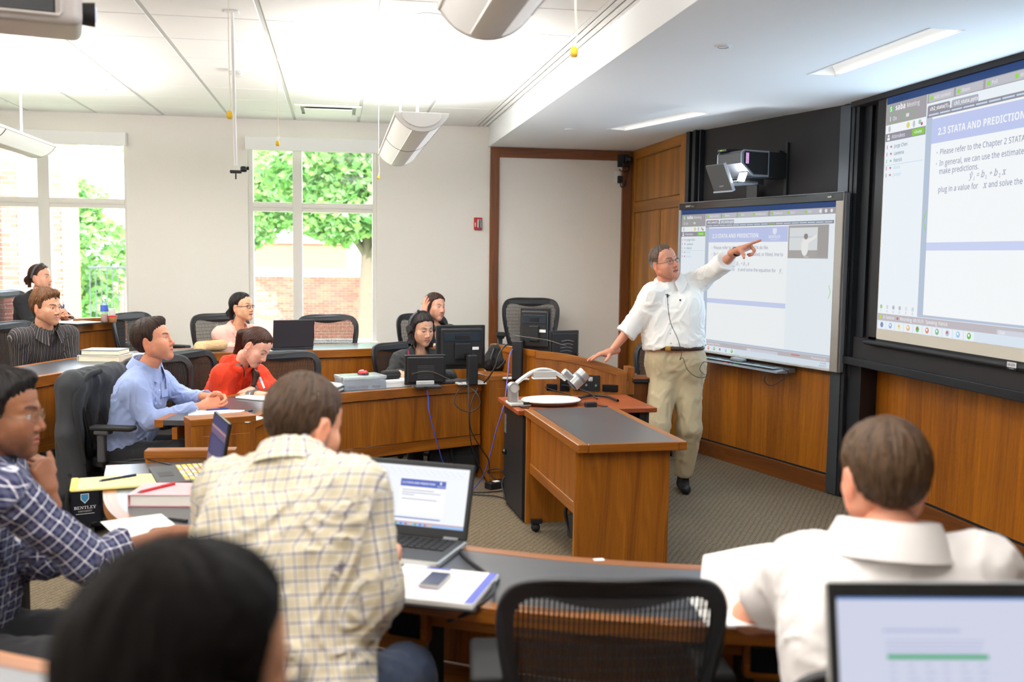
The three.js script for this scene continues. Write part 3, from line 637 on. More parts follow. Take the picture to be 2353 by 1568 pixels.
function chairProto() {
  const t = thing('office_chair', 'x', 'chair'); t.userData.group = 'black mesh office chairs';
  const outer = loopOf(CH.outer), inner = loopOf(CH.inner);
  const fr = new THREE.ExtrudeGeometry((() => { const s = new THREE.Shape(outer.map(([x, y]) => new THREE.Vector2(x, y))); s.holes.push(new THREE.Path(inner.map(([x, y]) => new THREE.Vector2(x, y)))); return s; })(), { depth: 0.012, bevelEnabled: true, bevelThickness: 0.007, bevelSize: 0.007, bevelOffset: -0.006, bevelSegments: 2, steps: 1 });
  part('back_frame', bend(flat(fr.translate(0, 0, -0.006))), M.chairFrame, t);
  const strips = [], yAt = (x, top) => { let best = top ? 0 : 9; const n = inner.length; for (let i = 0; i < n; i++) { const [ax, ay] = inner[i], [bX, by] = inner[(i + 1) % n]; if ((ax - x) * (bX - x) <= 0 && ax !== bX) { const y = ay + (by - ay) * (x - ax) / (bX - ax); best = top ? Math.max(best, y) : Math.min(best, y); } } return best; };
  for (let x = -0.232; x <= 0.2321; x += 0.0116) {
    const a = yAt(x, false) - 0.006, b = yAt(x, true) + 0.006; if (b - a < 0.03) continue;
    const g = new THREE.BoxGeometry(0.0062, b - a, 0.003, 1, 8, 1).translate(x, (a + b) / 2, 0);
    strips.push(bend(flat(g)));
  }
  for (let y = 0.50; y < 0.93; y += 0.03) { const w = (() => { let m = 0; for (const [x, yy] of inner) if (Math.abs(yy - y) < 0.02) m = Math.max(m, x); return m; })(); if (w > 0.05) strips.push(bend(flat(new THREE.BoxGeometry(2 * w, 0.0022, 0.002, 12, 1, 1).translate(0, y, 0)))); }
  const bm = part('back_mesh', strips, M.chairMesh, t); bm.userData.kind = 'stuff';
  const sf = ext(loopOf([[0, 0.23], [0.15, 0.228], [0.225, 0.19], [0.245, 0.1], [0.242, -0.08], [0.21, -0.2], [0.15, -0.232], [0, -0.238]]), 0.03, 0.008).rotateX(-Math.PI / 2).translate(0, 0.425, 0.03);
  part('seat_frame', sf, M.chairFrame, t);
  const sm = rbox(0.41, 0.02, 0.40, 0.009, 0, 0.458, 0.03); part('seat_mesh', sm, M.chairMesh, t);
  part('spine', [bar([0, 0.40, -0.12], [0, 0.46, -0.255], 0.02), bar([-0.14, 0.50, -0.265], [0, 0.44, -0.25], 0.012), bar([0.14, 0.50, -0.265], [0, 0.44, -0.25], 0.012)], M.chairFrame, t);
  for (const s of [-1, 1]) {
    const a = part('armrest', [rbox(0.085, 0.028, 0.26, 0.013, s * 0.285, 0.665, 0.0)], M.rubber, t);
    part('arm_post', [rbox(0.04, 0.20, 0.05, 0.012, s * 0.285, 0.56, -0.07), bar([s * 0.285, 0.47, -0.07], [s * 0.20, 0.41, -0.10], 0.016), rbox(0.07, 0.03, 0.09, 0.01, s * 0.285, 0.64, -0.06)], M.chairGrey, a);
  }
  part('tilt_housing', rbox(0.18, 0.07, 0.26, 0.02, 0, 0.385, 0), M.chairFrame, t);
  part('gas_cylinder', [cyl(0.028, 0.028, 0.2, 0, 0.27, 0), cyl(0.04, 0.045, 0.1, 0, 0.14, 0)], M.black, t);
  for (let k = 0; k < 5; k++) {
    const a = k * 2 * Math.PI / 5 + 0.3, x = Math.sin(a), z = Math.cos(a);
    const l = part('base_leg', bar([0.03 * x, 0.115, 0.03 * z], [0.30 * x, 0.075, 0.30 * z], 0.022, 8, 0.015), M.chairFrame, t);
    part('caster', [cyl(0.028, 0.028, 0.045, 0, 0, 0, 14, 'x').rotateY(a + 1.2).translate(0.30 * x, 0.028, 0.30 * z), bar([0.30 * x, 0.045, 0.30 * z], [0.30 * x, 0.08, 0.30 * z], 0.01)], M.rubber, l);
  }
  return t;
}
M.chairFrame = std({ color: C(32, 32, 35), roughness: 0.5 });
M.chairGrey = std({ color: C(70, 70, 74), roughness: 0.4 });
M.chairMesh = std({ color: C(36, 33, 33), roughness: 0.8 });
const chair0 = chairProto(); let chair0Used = false;
function chair(x, z, fl, deg, label) {
  if (!chair0Used) { chair0Used = true; chair0.position.set(x, fl, z); chair0.rotation.y = R(deg); chair0.userData.label = label; return chair0; }
  return dup(chair0, [x, fl, z], R(deg), label);
}
chair(0.655, -2.40, 0, 173, 'empty black mesh chair in the foreground seen from behind');
chair(-0.05, -8.65, 0.18, 10, 'empty black mesh chair beside the open laptop in front of the window');
chair(1.86, -9.5, 0.18, -8, 'empty black mesh chair against the framed wall behind the monitors').scale.set(1.06, 1.12, 1.06);
chair(-0.28, -7.20, 0, 25, 'empty black mesh chair behind the right arm of the woman in red');
chair(-1.08, -6.95, 0, 40, 'empty black mesh chair between the man in blue and the woman in red');
chair(-1.56, -9.0, 0.18, 62, 'empty black mesh chair against the cream wall behind the man in blue');
chair(2.5, -8.0, 0, -60, 'dark low chair behind the lectern near the hand of the lecturer');
// ------------------------------------------------------------ people
const lin = (r, g, b) => { const c = C(r, g, b); return [c.r, c.g, c.b]; };
const mixc = (a, b, t) => [lerp(a[0], b[0], t), lerp(a[1], b[1], t), lerp(a[2], b[2], t)];
M.skin = phys({ vertexColors: true, roughness: 0.5, sheen: 0.1, sheenColor: new THREE.Color(0.5, 0.25, 0.18), sheenRoughness: 0.6 });
M.hair = phys({ vertexColors: true, roughness: 0.5, specularIntensity: 0.5 });
const fabricBump = dataTex(128, 128, (u, v, x, y) => { const n = 128 + ((x >> 1) % 2 ? 22 : -22) + ((y >> 1) % 2 ? 22 : -22) + 20 * tn(u, v, 60, 60, 51); return [n, n, n]; }, false);
fabricBump.repeat.set(9, 9);
function cloth(o) { return phys({ roughness: 0.85, bumpMap: fabricBump, bumpScale: 0.0004, sheen: 0.25, sheenColor: new THREE.Color(1, 1, 1), sheenRoughness: 0.7, ...o }); }
// stripes and checks: threads of dyed yarn, period in metres
function checkTex(size, base, bandsU, bandsV) {
  return (() => { const t = dataTex(256, 256, (u, v) => {
    let c = base.slice();
    const lay = (q, bands) => { for (const [a, b, col, k] of bands) if (q >= a && q < b) c = mixc(c, col, k); };
    lay(u, bandsU); lay(v, bandsV);
    const n = 1 + 0.05 * tn(u, v, 120, 120, 61); return c.map((x) => x * n);
  }); t.repeat.set(1 / size, 1 / size); return t; })();
}
function headField(o) {
  const m = o.male ? 1 : 0, F = new Field(0.03), j = o.jaw ?? 1;
  F.add(ell([0, 0.030, -0.014], [0.076, 0.090, 0.094]));
  F.add(ell([0, 0.045, 0.03], [0.062, 0.06, 0.052]), 0.03);
  F.add(ell([0, -0.032, 0.028], [0.058 * j, 0.072, 0.060]), 0.03);
  for (const s of [-1, 1]) {
    F.add(cap([s * 0.050 * j, -0.055, -0.008], [s * 0.012, -0.100, 0.062], 0.019 + 0.003 * m, 0.017), 0.03);
    F.add(cap([s * 0.056, -0.02, -0.005], [s * 0.051 * j, -0.055, 0.0], 0.02), 0.03);
    F.add(ball([s * 0.043, -0.026, 0.056], 0.022), 0.03);
    F.add(ball([s * 0.030, -0.062, 0.058], 0.022), 0.03);
    F.add(cap([s * 0.008, 0.021, 0.083], [s * 0.046, 0.022, 0.062], 0.009 + 0.0022 * m, 0.008), 0.014);
  }
  F.add(ball([0, -0.098, 0.066], 0.018 + 0.002 * m), 0.022);
  F.add(cap([0, 0.012, 0.085], [0, -0.034, 0.104], 0.0068, 0.0108), 0.012);
  for (const s of [-1, 1]) F.add(ball([s * 0.0115, -0.040, 0.093], 0.0082), 0.008);
  F.add(cap([-0.020, -0.0665, 0.079], [0, -0.063, 0.0885], 0.0062, 0.0068), 0.008).add(cap([0.020, -0.0665, 0.079], [0, -0.063, 0.0885], 0.0062, 0.0068), 0.008);
  F.add(cap([-0.017, -0.0755, 0.079], [0, -0.0775, 0.087], 0.006, 0.0075), 0.008).add(cap([0.017, -0.0755, 0.079], [0, -0.0775, 0.087], 0.006, 0.0075), 0.008);
  const nk = o.neck ?? (m ? 0.058 : 0.048);
  F.add(cap([0, -0.06, -0.028], [0, -0.20, -0.045], nk * 0.96, nk * 1.05), 0.04);
  for (const s of [-1, 1]) {
    const tl = V(s * 0.2, 0, 1).normalize(), up = V(0, 0.97, -0.24).normalize(), ax = V().crossVectors(up, tl).normalize();
    F.add(ell([s * 0.080, -0.010, -0.014], [0.009, 0.033, 0.020], [ax, up, tl]), 0.008);
    F.sub(ell([s * 0.090, -0.006, -0.010], [0.006, 0.019, 0.010], [ax, up, tl]), 0.006);
    F.sub(ball([s * 0.031, 0.002, 0.0945], 0.0165), 0.012);
  }
  F.sub(cap([-0.021, -0.070, 0.090], [0.021, -0.070, 0.090], o.open ? 0.0045 : 0.0022), 0.004);
  const eyes = [-1, 1].map((s) => ball([s * 0.031, 0.0005, 0.0715], 0.0122));
  F.op((d, x, y, z) => smin(smin(d, eyes[0](x, y, z), 0.002), eyes[1](x, y, z), 0.002));
  const lid = [-1, 1].map((s) => cap([s * 0.019, 0.0085 - (o.lids ?? 0) * 0.006, 0.0815], [s * 0.043, 0.0075 - (o.lids ?? 0) * 0.006, 0.0755], 0.0036, 0.0034));
  F.op((d, x, y, z) => smin(smin(d, lid[0](x, y, z), 0.004), lid[1](x, y, z), 0.004));
  return F;
}
function headColour(o) {
  const skin = o.skin, lip = mixc(skin, lin(170, 62, 66), o.male ? 0.35 : 0.6), brow = o.browCol ?? o.hairCol, gz = o.gaze ?? [0.15, 0.02];
  const white = lin(196, 184, 176), iris = o.iris ?? lin(40, 26, 18);
  return (x, y, z) => {
    const ax = Math.abs(x), sx = Math.sign(x);
    const n = 1 + 0.05 * noise3(x * 60, y * 60, z * 60) + 0.03 * noise3(x * 220, y * 220, z * 220);
    let c = skin.map((q) => q * n);
    const red = Math.exp(-(((ax - 0.04) / 0.02) ** 2 + ((y + 0.03) / 0.02) ** 2)) * 0.5 + Math.exp(-((x / 0.014) ** 2 + ((y + 0.038) / 0.014) ** 2)) * (z > 0.085 ? 0.6 : 0) + (ax > 0.074 ? 0.5 : 0);
    c = mixc(c, [c[0] * 1.02, c[1] * 0.68, c[2] * 0.62], clamp(red * (o.blush ?? 0.8), 0, 1));
    if (o.beard) {
      const b = sstep(-0.035, -0.06, y + (z > 0.06 ? 0.012 * sstep(0.02, 0.0, ax) : 0)) * sstep(-0.135, -0.11, y) * sstep(-0.02, 0.005, z) * (Math.hypot(x, (y + 0.07) * 1.3) < 0.021 && z > 0.07 ? 0.15 : 1);
      const side = sstep(0.03, 0.0, Math.abs(z - 0.008)) * sstep(0.0, -0.02, y) * sstep(0.045, 0.06, ax) * sstep(-0.1, -0.07, y);
      c = mixc(c, o.beardCol ?? o.hairCol, clamp(Math.max(b, side) * o.beard * (0.8 + 0.3 * noise3(x * 300, y * 300, z * 300)), 0, 1));
    }
    if (z > 0.07 && ax < 0.024 && y < -0.0575 && y > -0.0855 && Math.abs(y + 0.0705) < 0.0145 - 0.35 * Math.max(ax - 0.006, 0)) { c = mixc(c, lip, 0.9); if (Math.abs(y + 0.070) < (o.open ? 0.0035 : 0.0014)) c = mixc(c, lin(60, 20, 20), 0.8); }
    const ey = Math.hypot(ax - 0.031, y - 0.0005, z - 0.0715);
    if (ey < 0.0134 && z > 0.0745 && y < 0.0055 - (o.lids ?? 0) * 0.006 && y > -0.0065) {
      c = white; const dx = ax * sx - sx * 0.031 - gz[0] * 0.009, dy = y - 0.0005 - gz[1] * 0.009;
      if (Math.hypot(dx, dy) < 0.0066) c = iris;
    } else if (z > 0.066 && ax > 0.016 && ax < 0.046 && y > 0.0035 - (o.lids ?? 0) * 0.006 && y < 0.0085 - (o.lids ?? 0) * 0.006 && ey < 0.0185) c = mixc(c, lin(45, 28, 22), o.male ? 0.55 : 0.8);
    const by = 0.0215 + 0.006 * Math.sin(clamp((ax - 0.012) / 0.036, 0, 1) * 2.4);
    if (z > 0.055 && ax > 0.011 && ax < 0.05) { const w = (o.male ? 0.0050 : 0.0036) * (1 - 0.5 * sstep(0.035, 0.05, ax)); const k = 1 - sstep(w * 0.6, w * 1.25, Math.abs(y - by)); c = mixc(c, brow, k * 0.85); }
    return c;
  };
}
function hairField(h) {
  const F = new Field(h.k ?? 0.02), off = h.off ?? 0.012;
  F.add(ell([0, 0.032, -0.016], [0.077 + off, 0.090 + off * 1.1, 0.095 + off * 0.9]));
  F.add(ell([0, 0.047, 0.03], [0.062 + off, 0.060 + off, 0.052 + off * 0.7]), 0.02);
  if (h.front) F.add(ell([h.part ?? 0, 0.085 + h.front * 0.3, 0.058], [0.05, 0.024 + h.front, 0.032]), 0.02);
  const line = h.line ?? [[-0.2, -0.085], [-0.075, -0.085], [-0.045, -0.06], [-0.034, -0.03], [-0.026, 0.018], [-0.004, 0.022], [0.004, -0.015], [0.022, -0.012], [0.034, 0.045], [0.055, 0.062], [0.075, 0.074], [0.12, 0.085]];
  const hy = (z) => { for (let i = 1; i < line.length; i++) if (z < line[i][0]) { const [a, b] = [line[i - 1], line[i]]; return lerp(a[1], b[1], (z - a[0]) / (b[0] - a[0])); } return line[line.length - 1][1]; };
  F.op((d, x, y, z) => {
    const wob = 0.0035 * noise3(x * 55, y * 25, z * 55);
    const peak = h.recede ? h.recede * 0.03 * sstep(0.012, 0.04, Math.abs(x)) * sstep(0.02, 0.06, z) : 0;
    const up = y - hy(z + wob) - peak, thin = h.taper === 0 ? 0 : off * 0.8 * (1 - sstep(0.0, h.taper ?? 0.038, up));
    return smax(d + thin, -up * 0.75, 0.004);
  });
  for (const [f, k] of h.extra ?? []) { F.op((d, x, y, z) => smin(d, f(x, y, z), k)); }
  for (const f of h.minus ?? []) F.sub(f, 0.006);
  const A = h.rough ?? 0.0026, fr = h.freq ?? 1;
  F.op((d, x, y, z) => { const a = Math.atan2(x, -z - 0.02); return d - A * noise3(a * 9 * fr, (y * 14 + Math.hypot(x, z) * 16) * fr, 3.1) - A * 0.6 * noise3(a * 26 * fr, y * 26 * fr, 8.2); });
  return F;
}
function handField(p, d, n, right, curls, s = 1, thumb = {}) {
  p = vec(p); d = vec(d).normalize(); n = vec(n); n.addScaledVector(d, -n.dot(d)).normalize();
  const t = V().crossVectors(d, n).multiplyScalar(right ? 1 : -1), F = new Field(0.012 * s), P = (a, b, c) => p.clone().addScaledVector(d, a * s).addScaledVector(t, b * s).addScaledVector(n, c * s);
  F.add(cap(P(-0.05, 0, 0), P(0.005, 0, 0), 0.026 * s, 0.024 * s), 0.02);
  const kx = [0.030, 0.010, -0.011, -0.030], ky = [0.088, 0.092, 0.086, 0.076], len = [[0.042, 0.026, 0.020], [0.046, 0.029, 0.021], [0.042, 0.027, 0.020], [0.033, 0.020, 0.018]], rad = [0.0092, 0.0094, 0.0088, 0.0078], tips = [];
  for (let i = 0; i < 4; i++) {
    F.add(cap(P(0.012, kx[i] * 0.65, 0), P(ky[i], kx[i], -0.002), 0.0155 * s, 0.0112 * s), 0.02);
    const spread = (kx[i] / 0.03) * (curls.spread ?? 0.10), [c1, c2, c3] = curls.f ? curls.f[i] : curls;
    let a = 0, q = P(ky[i], kx[i], -0.002), dir;
    [c1, c2, c3].forEach((c, j) => {
      a += c; dir = d.clone().multiplyScalar(Math.cos(a)).addScaledVector(n, Math.sin(a)).addScaledVector(t, spread * Math.cos(a)).normalize();
      const e = q.clone().addScaledVector(dir, len[i][j] * s); F.add(cap(q, e, rad[i] * s * (1 - 0.06 * j), rad[i] * s * (0.94 - 0.07 * j)), 0.004 * s); q = e;
    });
    tips.push(q);
  }
  const dirs = thumb.dirs ?? [[0.55, 0.75, 0.35], [0.75, 0.45, 0.35], [0.85, 0.30, 0.30]], tl = [0.046, 0.034, 0.026]; let q = P(0.022, 0.022, 0.008);
  F.add(cap(P(0.01, 0.01, 0.004), P(0.055, 0.028, 0.008), 0.017 * s, 0.013 * s), 0.02);
  dirs.forEach(([a, b, c], j) => { const v = d.clone().multiplyScalar(a).addScaledVector(t, b).addScaledVector(n, c).normalize(), e = q.clone().addScaledVector(v, tl[j] * s); F.add(cap(q, e, (0.0135 - 0.0018 * j) * s, (0.0118 - 0.0018 * j) * s), 0.008 * s); q = e; });
  return { F, tips, thumb: q };
}
const GRIP = { relaxed: { f: [[0.35, 0.45, 0.3], [0.42, 0.5, 0.3], [0.5, 0.55, 0.35], [0.55, 0.6, 0.35]] }, flat: { f: [[0.12, 0.18, 0.1], [0.1, 0.16, 0.1], [0.12, 0.18, 0.1], [0.15, 0.2, 0.12]] }, point: { f: [[0.0, 0.06, 0.04], [1.15, 1.25, 0.7], [1.3, 1.4, 0.8], [1.2, 1.3, 0.8]], spread: 0.14 }, pen: { f: [[0.75, 0.75, 0.25], [0.95, 0.85, 0.4], [1.15, 1.05, 0.5], [1.25, 1.1, 0.5]], spread: 0.05 }, fist: { f: [[1.2, 1.4, 0.8], [1.25, 1.45, 0.8], [1.3, 1.45, 0.8], [1.3, 1.4, 0.8]], spread: 0.03 }, curl: { f: [[0.8, 0.9, 0.5], [0.9, 1.0, 0.5], [1.0, 1.0, 0.5], [1.05, 1.0, 0.5]], spread: 0.06 } };
function bounds(pts, pad) { const lo = [1e9, 1e9, 1e9], hi = [-1e9, -1e9, -1e9]; for (const p of pts) { const v = vec(p); [v.x, v.y, v.z].forEach((q, i) => { lo[i] = Math.min(lo[i], q - pad); hi[i] = Math.max(hi[i], q + pad); }); } return [lo, hi]; }

function person(o) {
  const fl = o.floor ?? 0, S = o.size ?? 1, ty = R(o.ty), f = V(Math.sin(ty), 0, Math.cos(ty)), l = V(Math.cos(ty), 0, -Math.sin(ty));
  const H = vec(o.H), hm = new THREE.Matrix4().makeRotationFromEuler(new THREE.Euler(R(o.hp ?? 0), R(o.hy), R(o.hr ?? 0), 'YXZ')), hs = (o.hs ?? 1) * S;
  hm.scale(V(hs, hs, hs)); hm.setPosition(H);
  const hw = (x, y, z) => V(x, y, z).applyMatrix4(hm);
  const neck = o.neck ? vec(o.neck) : hw(0, -0.165, -0.05).addScaledVector(f, -0.01), pel = vec(o.pel);
  const up = neck.clone().sub(pel), T = (q, a, b) => pel.clone().addScaledVector(up, q).addScaledVector(l, a * S).addScaledVector(f, b * S);
  const spine = up.clone().normalize(), sw = o.sw ?? (o.male ? 0.185 : 0.16);
  const shL = o.shL ? vec(o.shL) : neck.clone().addScaledVector(l, sw * S).addScaledVector(spine, -0.06 * S), shR = o.shR ? vec(o.shR) : neck.clone().addScaledVector(l, -sw * S).addScaledVector(spine, -0.06 * S);
  const arms = [[shL, vec(o.elL), vec(o.wrL), false], [shR, vec(o.elR), vec(o.wrR), true]];
  const base = V(pel.x, fl, pel.z);
  const t = thing('person', o.label, 'person', base.toArray());
  if (o.chair) chair(pel.x + f.x * 0.07, pel.z + f.z * 0.07, fl, o.chairDeg ?? o.ty, o.chair);
  const toBase = (g) => g.translate(-base.x, -base.y, -base.z);
  const g = o.girth ?? 1, br = o.male ? 0 : 0.012;
  const torso = (F, e, k) => {
    F.add(cap(T(-0.02, -0.075, 0), T(-0.02, 0.075, 0), (0.105 * g) * S + e), k);
    F.add(cap(T(0.24, -0.058 * g, 0.012), T(0.24, 0.058 * g, 0.012), (0.100 * g + (o.belly ?? 0)) * S + e), k);
    F.add(cap(T(0.50, -0.066 * g, 0.012), T(0.50, 0.066 * g, 0.012), 0.102 * g * S + e), k);
    F.add(cap(T(0.72, -0.085 * g, 0.008), T(0.72, 0.085 * g, 0.008), 0.098 * g * S + e), k);
    if (br) for (const s of [-1, 1]) F.add(ball(T(0.66, s * 0.068, 0.075), 0.05 * S + e), 0.05);
    F.add(cap(neck.clone().addScaledVector(spine, -0.03 * S), shL.clone().addScaledVector(spine, 0.0), 0.052 * S + e, 0.05 * S + e), k * 0.8);
    F.add(cap(neck.clone().addScaledVector(spine, -0.03 * S), shR.clone(), 0.052 * S + e, 0.05 * S + e), k * 0.8);
  };
  const ar = o.armR ?? (o.male ? 1 : 0.86);
  // skin: one continuous body with the head and hands on finer grids
  const body = new Field(0.03); torso(body, -0.012, 0.06);
  body.add(cap(neck.clone().addScaledVector(spine, -0.05), hw(0, -0.10, -0.03), (o.male ? 0.058 : 0.047) * S), 0.04);
  for (const [s, e, w] of arms) { body.add(cap(s, e, 0.044 * ar * S, 0.037 * ar * S), 0.03); body.add(cap(e, w, 0.039 * ar * S, 0.026 * S), 0.02); }
  const hipL = T(-0.06, 0.085, 0.0), hipR = T(-0.06, -0.085, 0.0);
  let legs = o.legs;
  if (!legs) {
    const mk = (h, s) => { const k = h.clone().addScaledVector(f, 0.42 * S).addScaledVector(l, s * 0.05); k.y = fl + 0.50 * S; const a = k.clone().addScaledVector(f, 0.06); a.y = fl + 0.09; return [h, k, a]; };
    legs = [mk(hipL, 1), mk(hipR, -1)];
  } else legs = legs.map((q, i) => [i ? hipR : hipL, vec(q[0]), vec(q[1])]);
  for (const [h, k, a] of legs) { body.add(cap(h, k, 0.075 * S, 0.052 * S), 0.03); body.add(cap(k, a, 0.052 * S, 0.036 * S), 0.03); }
  const all = [neck, pel, hw(0, -0.1, 0), ...arms.flatMap((a) => a.slice(0, 3)), ...legs.flat()];
  const bg = surface(body, ...bounds(all, 0.16), 0.014); const skin = o.skin;
  paint(bg, (x, y, z) => { const n = 1 + 0.06 * noise3(x * 40, y * 40, z * 40); return [skin[0] * n, skin[1] * n * 0.97, skin[2] * n * 0.95]; });
  const hg = surface(headField(o), [-0.11, -0.215, -0.125], [0.11, 0.135, 0.135], o.fine ?? 0.003);
  paint(hg, headColour(o)); hg.applyMatrix4(hm);
  const pieces = [bg, hg], grips = [];
  for (const [i, [s, e, w, right]] of arms.entries()) {
    const q = i ? o.handR : o.handL; if (!q || q.none) continue;
    const dir = q.d ? vec(q.d) : w.clone().sub(e), hf = handField(w.clone().addScaledVector(dir.clone().normalize(), 0.01), dir, q.n ?? [0, -1, 0], right, GRIP[q.g ?? 'relaxed'], (q.s ?? (o.male ? 1.0 : 0.9)) * S, { dirs: q.thumb });
    const gg = surface(hf.F, ...bounds([w, ...hf.tips, hf.thumb], 0.07), o.handFine ?? 0.003);
    paint(gg, (x, y, z) => { const n = 1 + 0.05 * noise3(x * 70, y * 70, z * 70); let c = [skin[0] * n, skin[1] * n * 0.94, skin[2] * n * 0.9]; for (const tip of hf.tips) { const dd = Math.hypot(x - tip.x, y - tip.y, z - tip.z); if (dd < 0.016) c = mixc(c, [c[0] * 1.02, c[1] * 0.8, c[2] * 0.78], 0.6); } return c; });
    pieces.push(gg); grips[i] = hf;
  }
  part('body', toBase(merged(pieces)), M.skin, t);
  // hair in head space
  for (const [i, h] of [].concat(o.hair ?? []).entries()) {
    const [lo, hi] = h.box ?? [[-0.12, -0.15, -0.15], [0.12, 0.16, 0.14]];
    const gg = surface(hairField(h), lo, hi, h.cell ?? o.fine ?? 0.0032), hc = h.col ?? o.hairCol;
    paint(gg, (x, y, z) => { const a = Math.atan2(x, -z - 0.02), k = 1 + (h.streak ?? 0.35) * noise3(a * 14, y * 12, 1.5) + 0.2 * noise3(a * 50, y * 30, 4.5); let c = hc; if (h.grey) c = mixc(c, h.greyCol ?? lin(150, 148, 145), clamp(h.grey * sstep(0.045, -0.01, y) + 0.15 * noise3(x * 200, y * 80, z * 200), 0, 1)); return c.map((q) => q * clamp(k, 0.4, 1.9)); });
    gg.applyMatrix4(hm); part(h.name ?? 'hair', toBase(gg), h.mat ?? M.hair, t);
  }
  // top: shirt, cardigan, hoodie
  const top = o.top, e0 = top.e ?? 0.010, F = new Field(0.03); torso(F, e0, top.k ?? 0.09);
  const ends = [];
  for (const [s, e, w] of arms) {
    const L2 = e.distanceTo(w), ua = (top.ru ?? 0.054) * ar * S + e0 * 0.5, ea = (top.re ?? 0.049) * ar * S + e0 * 0.5;
    if (top.sleeve === 'short') {
      const q = s.clone().lerp(e, 0.62); F.add(cap(s, q.clone().lerp(e, 0.3), ua, ua * 1.12), 0.06); ends.push([q, e.clone().sub(s).normalize(), s]);
    } else {
      const k = top.sleeveTo ?? (top.sleeve === 'rolled' ? 0.28 : 0.93), q = e.clone().lerp(w, k);
      F.add(cap(s, e, ua, ea), 0.06); F.add(cap(e, q.clone().lerp(w, 0.12), ea, lerp(ea, (top.rw ?? 0.038) * S + e0 * 0.4, k)), 0.03);
      if (top.sleeve === 'rolled') F.add(cap(q.clone().lerp(e, 0.16), q, ea * 1.1), 0.008);
      ends.push([q, w.clone().sub(e).normalize(), e]);
    }
  }
  F.add(cap(neck.clone().addScaledVector(spine, -0.04), neck.clone().addScaledVector(spine, 0.005), 0.062 * S + e0 * 0.6), 0.05);
  for (const [q, d, from] of ends) F.op((dd, x, y, z) => {       // end of the sleeve
    const a = (x - q.x) * d.x + (y - q.y) * d.y + (z - q.z) * d.z, rr = Math.hypot(x - q.x - d.x * a, y - q.y - d.y * a, z - q.z - d.z * a);
    return (a > -0.03 && rr < 0.13 && a < 0.3) ? smax(dd, a, 0.004) : dd;
  });
  const nu = hw(0, -0.02, -0.035).sub(neck).normalize().multiplyScalar(0.55).addScaledVector(spine, 0.45).normalize();
  F.sub(cap(neck.clone().addScaledVector(nu, -0.015 - (top.neckDrop ?? 0)).addScaledVector(f, (top.neckOut ?? 0.012)), neck.clone().addScaledVector(nu, 0.14), (top.neckR ?? 0.060) * S, 0.075 * S), 0.006);
  const hemQ = top.hem ?? -0.16, hem = T(hemQ, 0, 0); F.cut((x, y, z) => -((x - hem.x) * spine.x + (y - hem.y) * spine.y + (z - hem.z) * spine.z));
  const A = top.fold ?? 0.006;
  F.op((d, x, y, z) => {
    const q = noise3(x * 4 + 3, y * 3.2, z * 4), r1 = 1 - Math.abs(noise3(x * 8.5 + q, y * 3.6 + 1.2 * q, z * 8.5 + (o.seed ?? 0))), r2 = 1 - Math.abs(noise3(x * 12 + 5 + q, y * 9 + q * 2, z * 12 + (o.seed ?? 0)));
    return d - A * (r1 * r1 * r1 - 0.35) - A * 0.4 * (r2 * r2 * r2 - 0.35);
  });
  for (const op of top.ops ?? []) F.op(op);
  const sg = surface(F, ...bounds([neck, pel, shL, shR, arms[0][1], arms[0][2], arms[1][1], arms[1][2]], 0.20), top.cell ?? 0.010);
  // uv in metres: torso by its own axes, sleeves round the arm
  const su = sg.attributes.position, nn = sg.attributes.normal, uvs = new Float32Array(su.count * 2), pt = V(), rel = V();
  const segs = arms.flatMap(([s, e, w]) => [[s, e, 0], [e, w, s.distanceTo(e)]]);
  for (let i = 0; i < su.count; i++) {
    pt.fromBufferAttribute(su, i); let best = 1e9, bu = 0, bv = 0; rel.subVectors(pt, pel);
    for (const [a, b, o0] of segs) {
      const d = b.clone().sub(a), L = d.length(); d.normalize(); const q = pt.clone().sub(a), k = q.dot(d); if (k < 0.02 && o0 === 0) continue; if (k < -0.03 || k > L + 0.06) continue;
      const rr = q.clone().addScaledVector(d, -k), dist = rr.length(); if (dist < best && dist < 0.075 * S + e0) { best = dist; const r0 = V(0, 1, 0).addScaledVector(d, -d.y); if (r0.lengthSq() < 0.05) r0.copy(f); r0.normalize(); const r1 = V().crossVectors(d, r0); bu = Math.atan2(rr.dot(r1), rr.dot(r0)) * 0.055; bv = o0 + k; }
    }
    if (best > 1e8) { const fr = rel.dot(f), lx = rel.dot(l); bu = lx + Math.sign(lx) * Math.max(0, 0.08 - Math.abs(fr)) * 0.8; bv = rel.dot(spine); }
    uvs[i * 2] = bu; uvs[i * 2 + 1] = bv;
  }
  sg.setAttribute('uv', new THREE.BufferAttribute(uvs, 2));
  const shirt = part(top.name ?? 'shirt', toBase(sg), top.mat, t);
  // trousers
  const lg = new Field(0.04), le = o.legE ?? 0.012;
  lg.add(cap(T(-0.03, -0.075, 0), T(-0.03, 0.075, 0), 0.112 * g * S), 0.06); lg.add(cap(T(o.legs ? 0.10 : 0.03, -0.06 * g, 0.005), T(o.legs ? 0.10 : 0.03, 0.06 * g, 0.005), (0.102 * g + (o.belly ?? 0) * 0.7) * S), 0.06);
  for (const [h, k, a] of legs) { lg.add(cap(h, k, 0.088 * g * S, 0.064 * S + le), 0.05); lg.add(cap(k, a.clone().lerp(k, 0.06), 0.064 * S + le, 0.05 * S + le), 0.04); }
  const LF = o.legFold ?? 0.006; lg.op((d, x, y, z) => { const q = noise3(x * 4, y * 3, z * 4), r1 = 1 - Math.abs(noise3(x * 9 + 9 + q, y * 2.2 + q, z * 9)), r2 = 1 - Math.abs(noise3(x * 7, y * 7 + q * 2, z * 7 + 4)); return d - LF * (r1 ** 3 - 0.35) - LF * 0.5 * (r2 ** 3 - 0.35); });
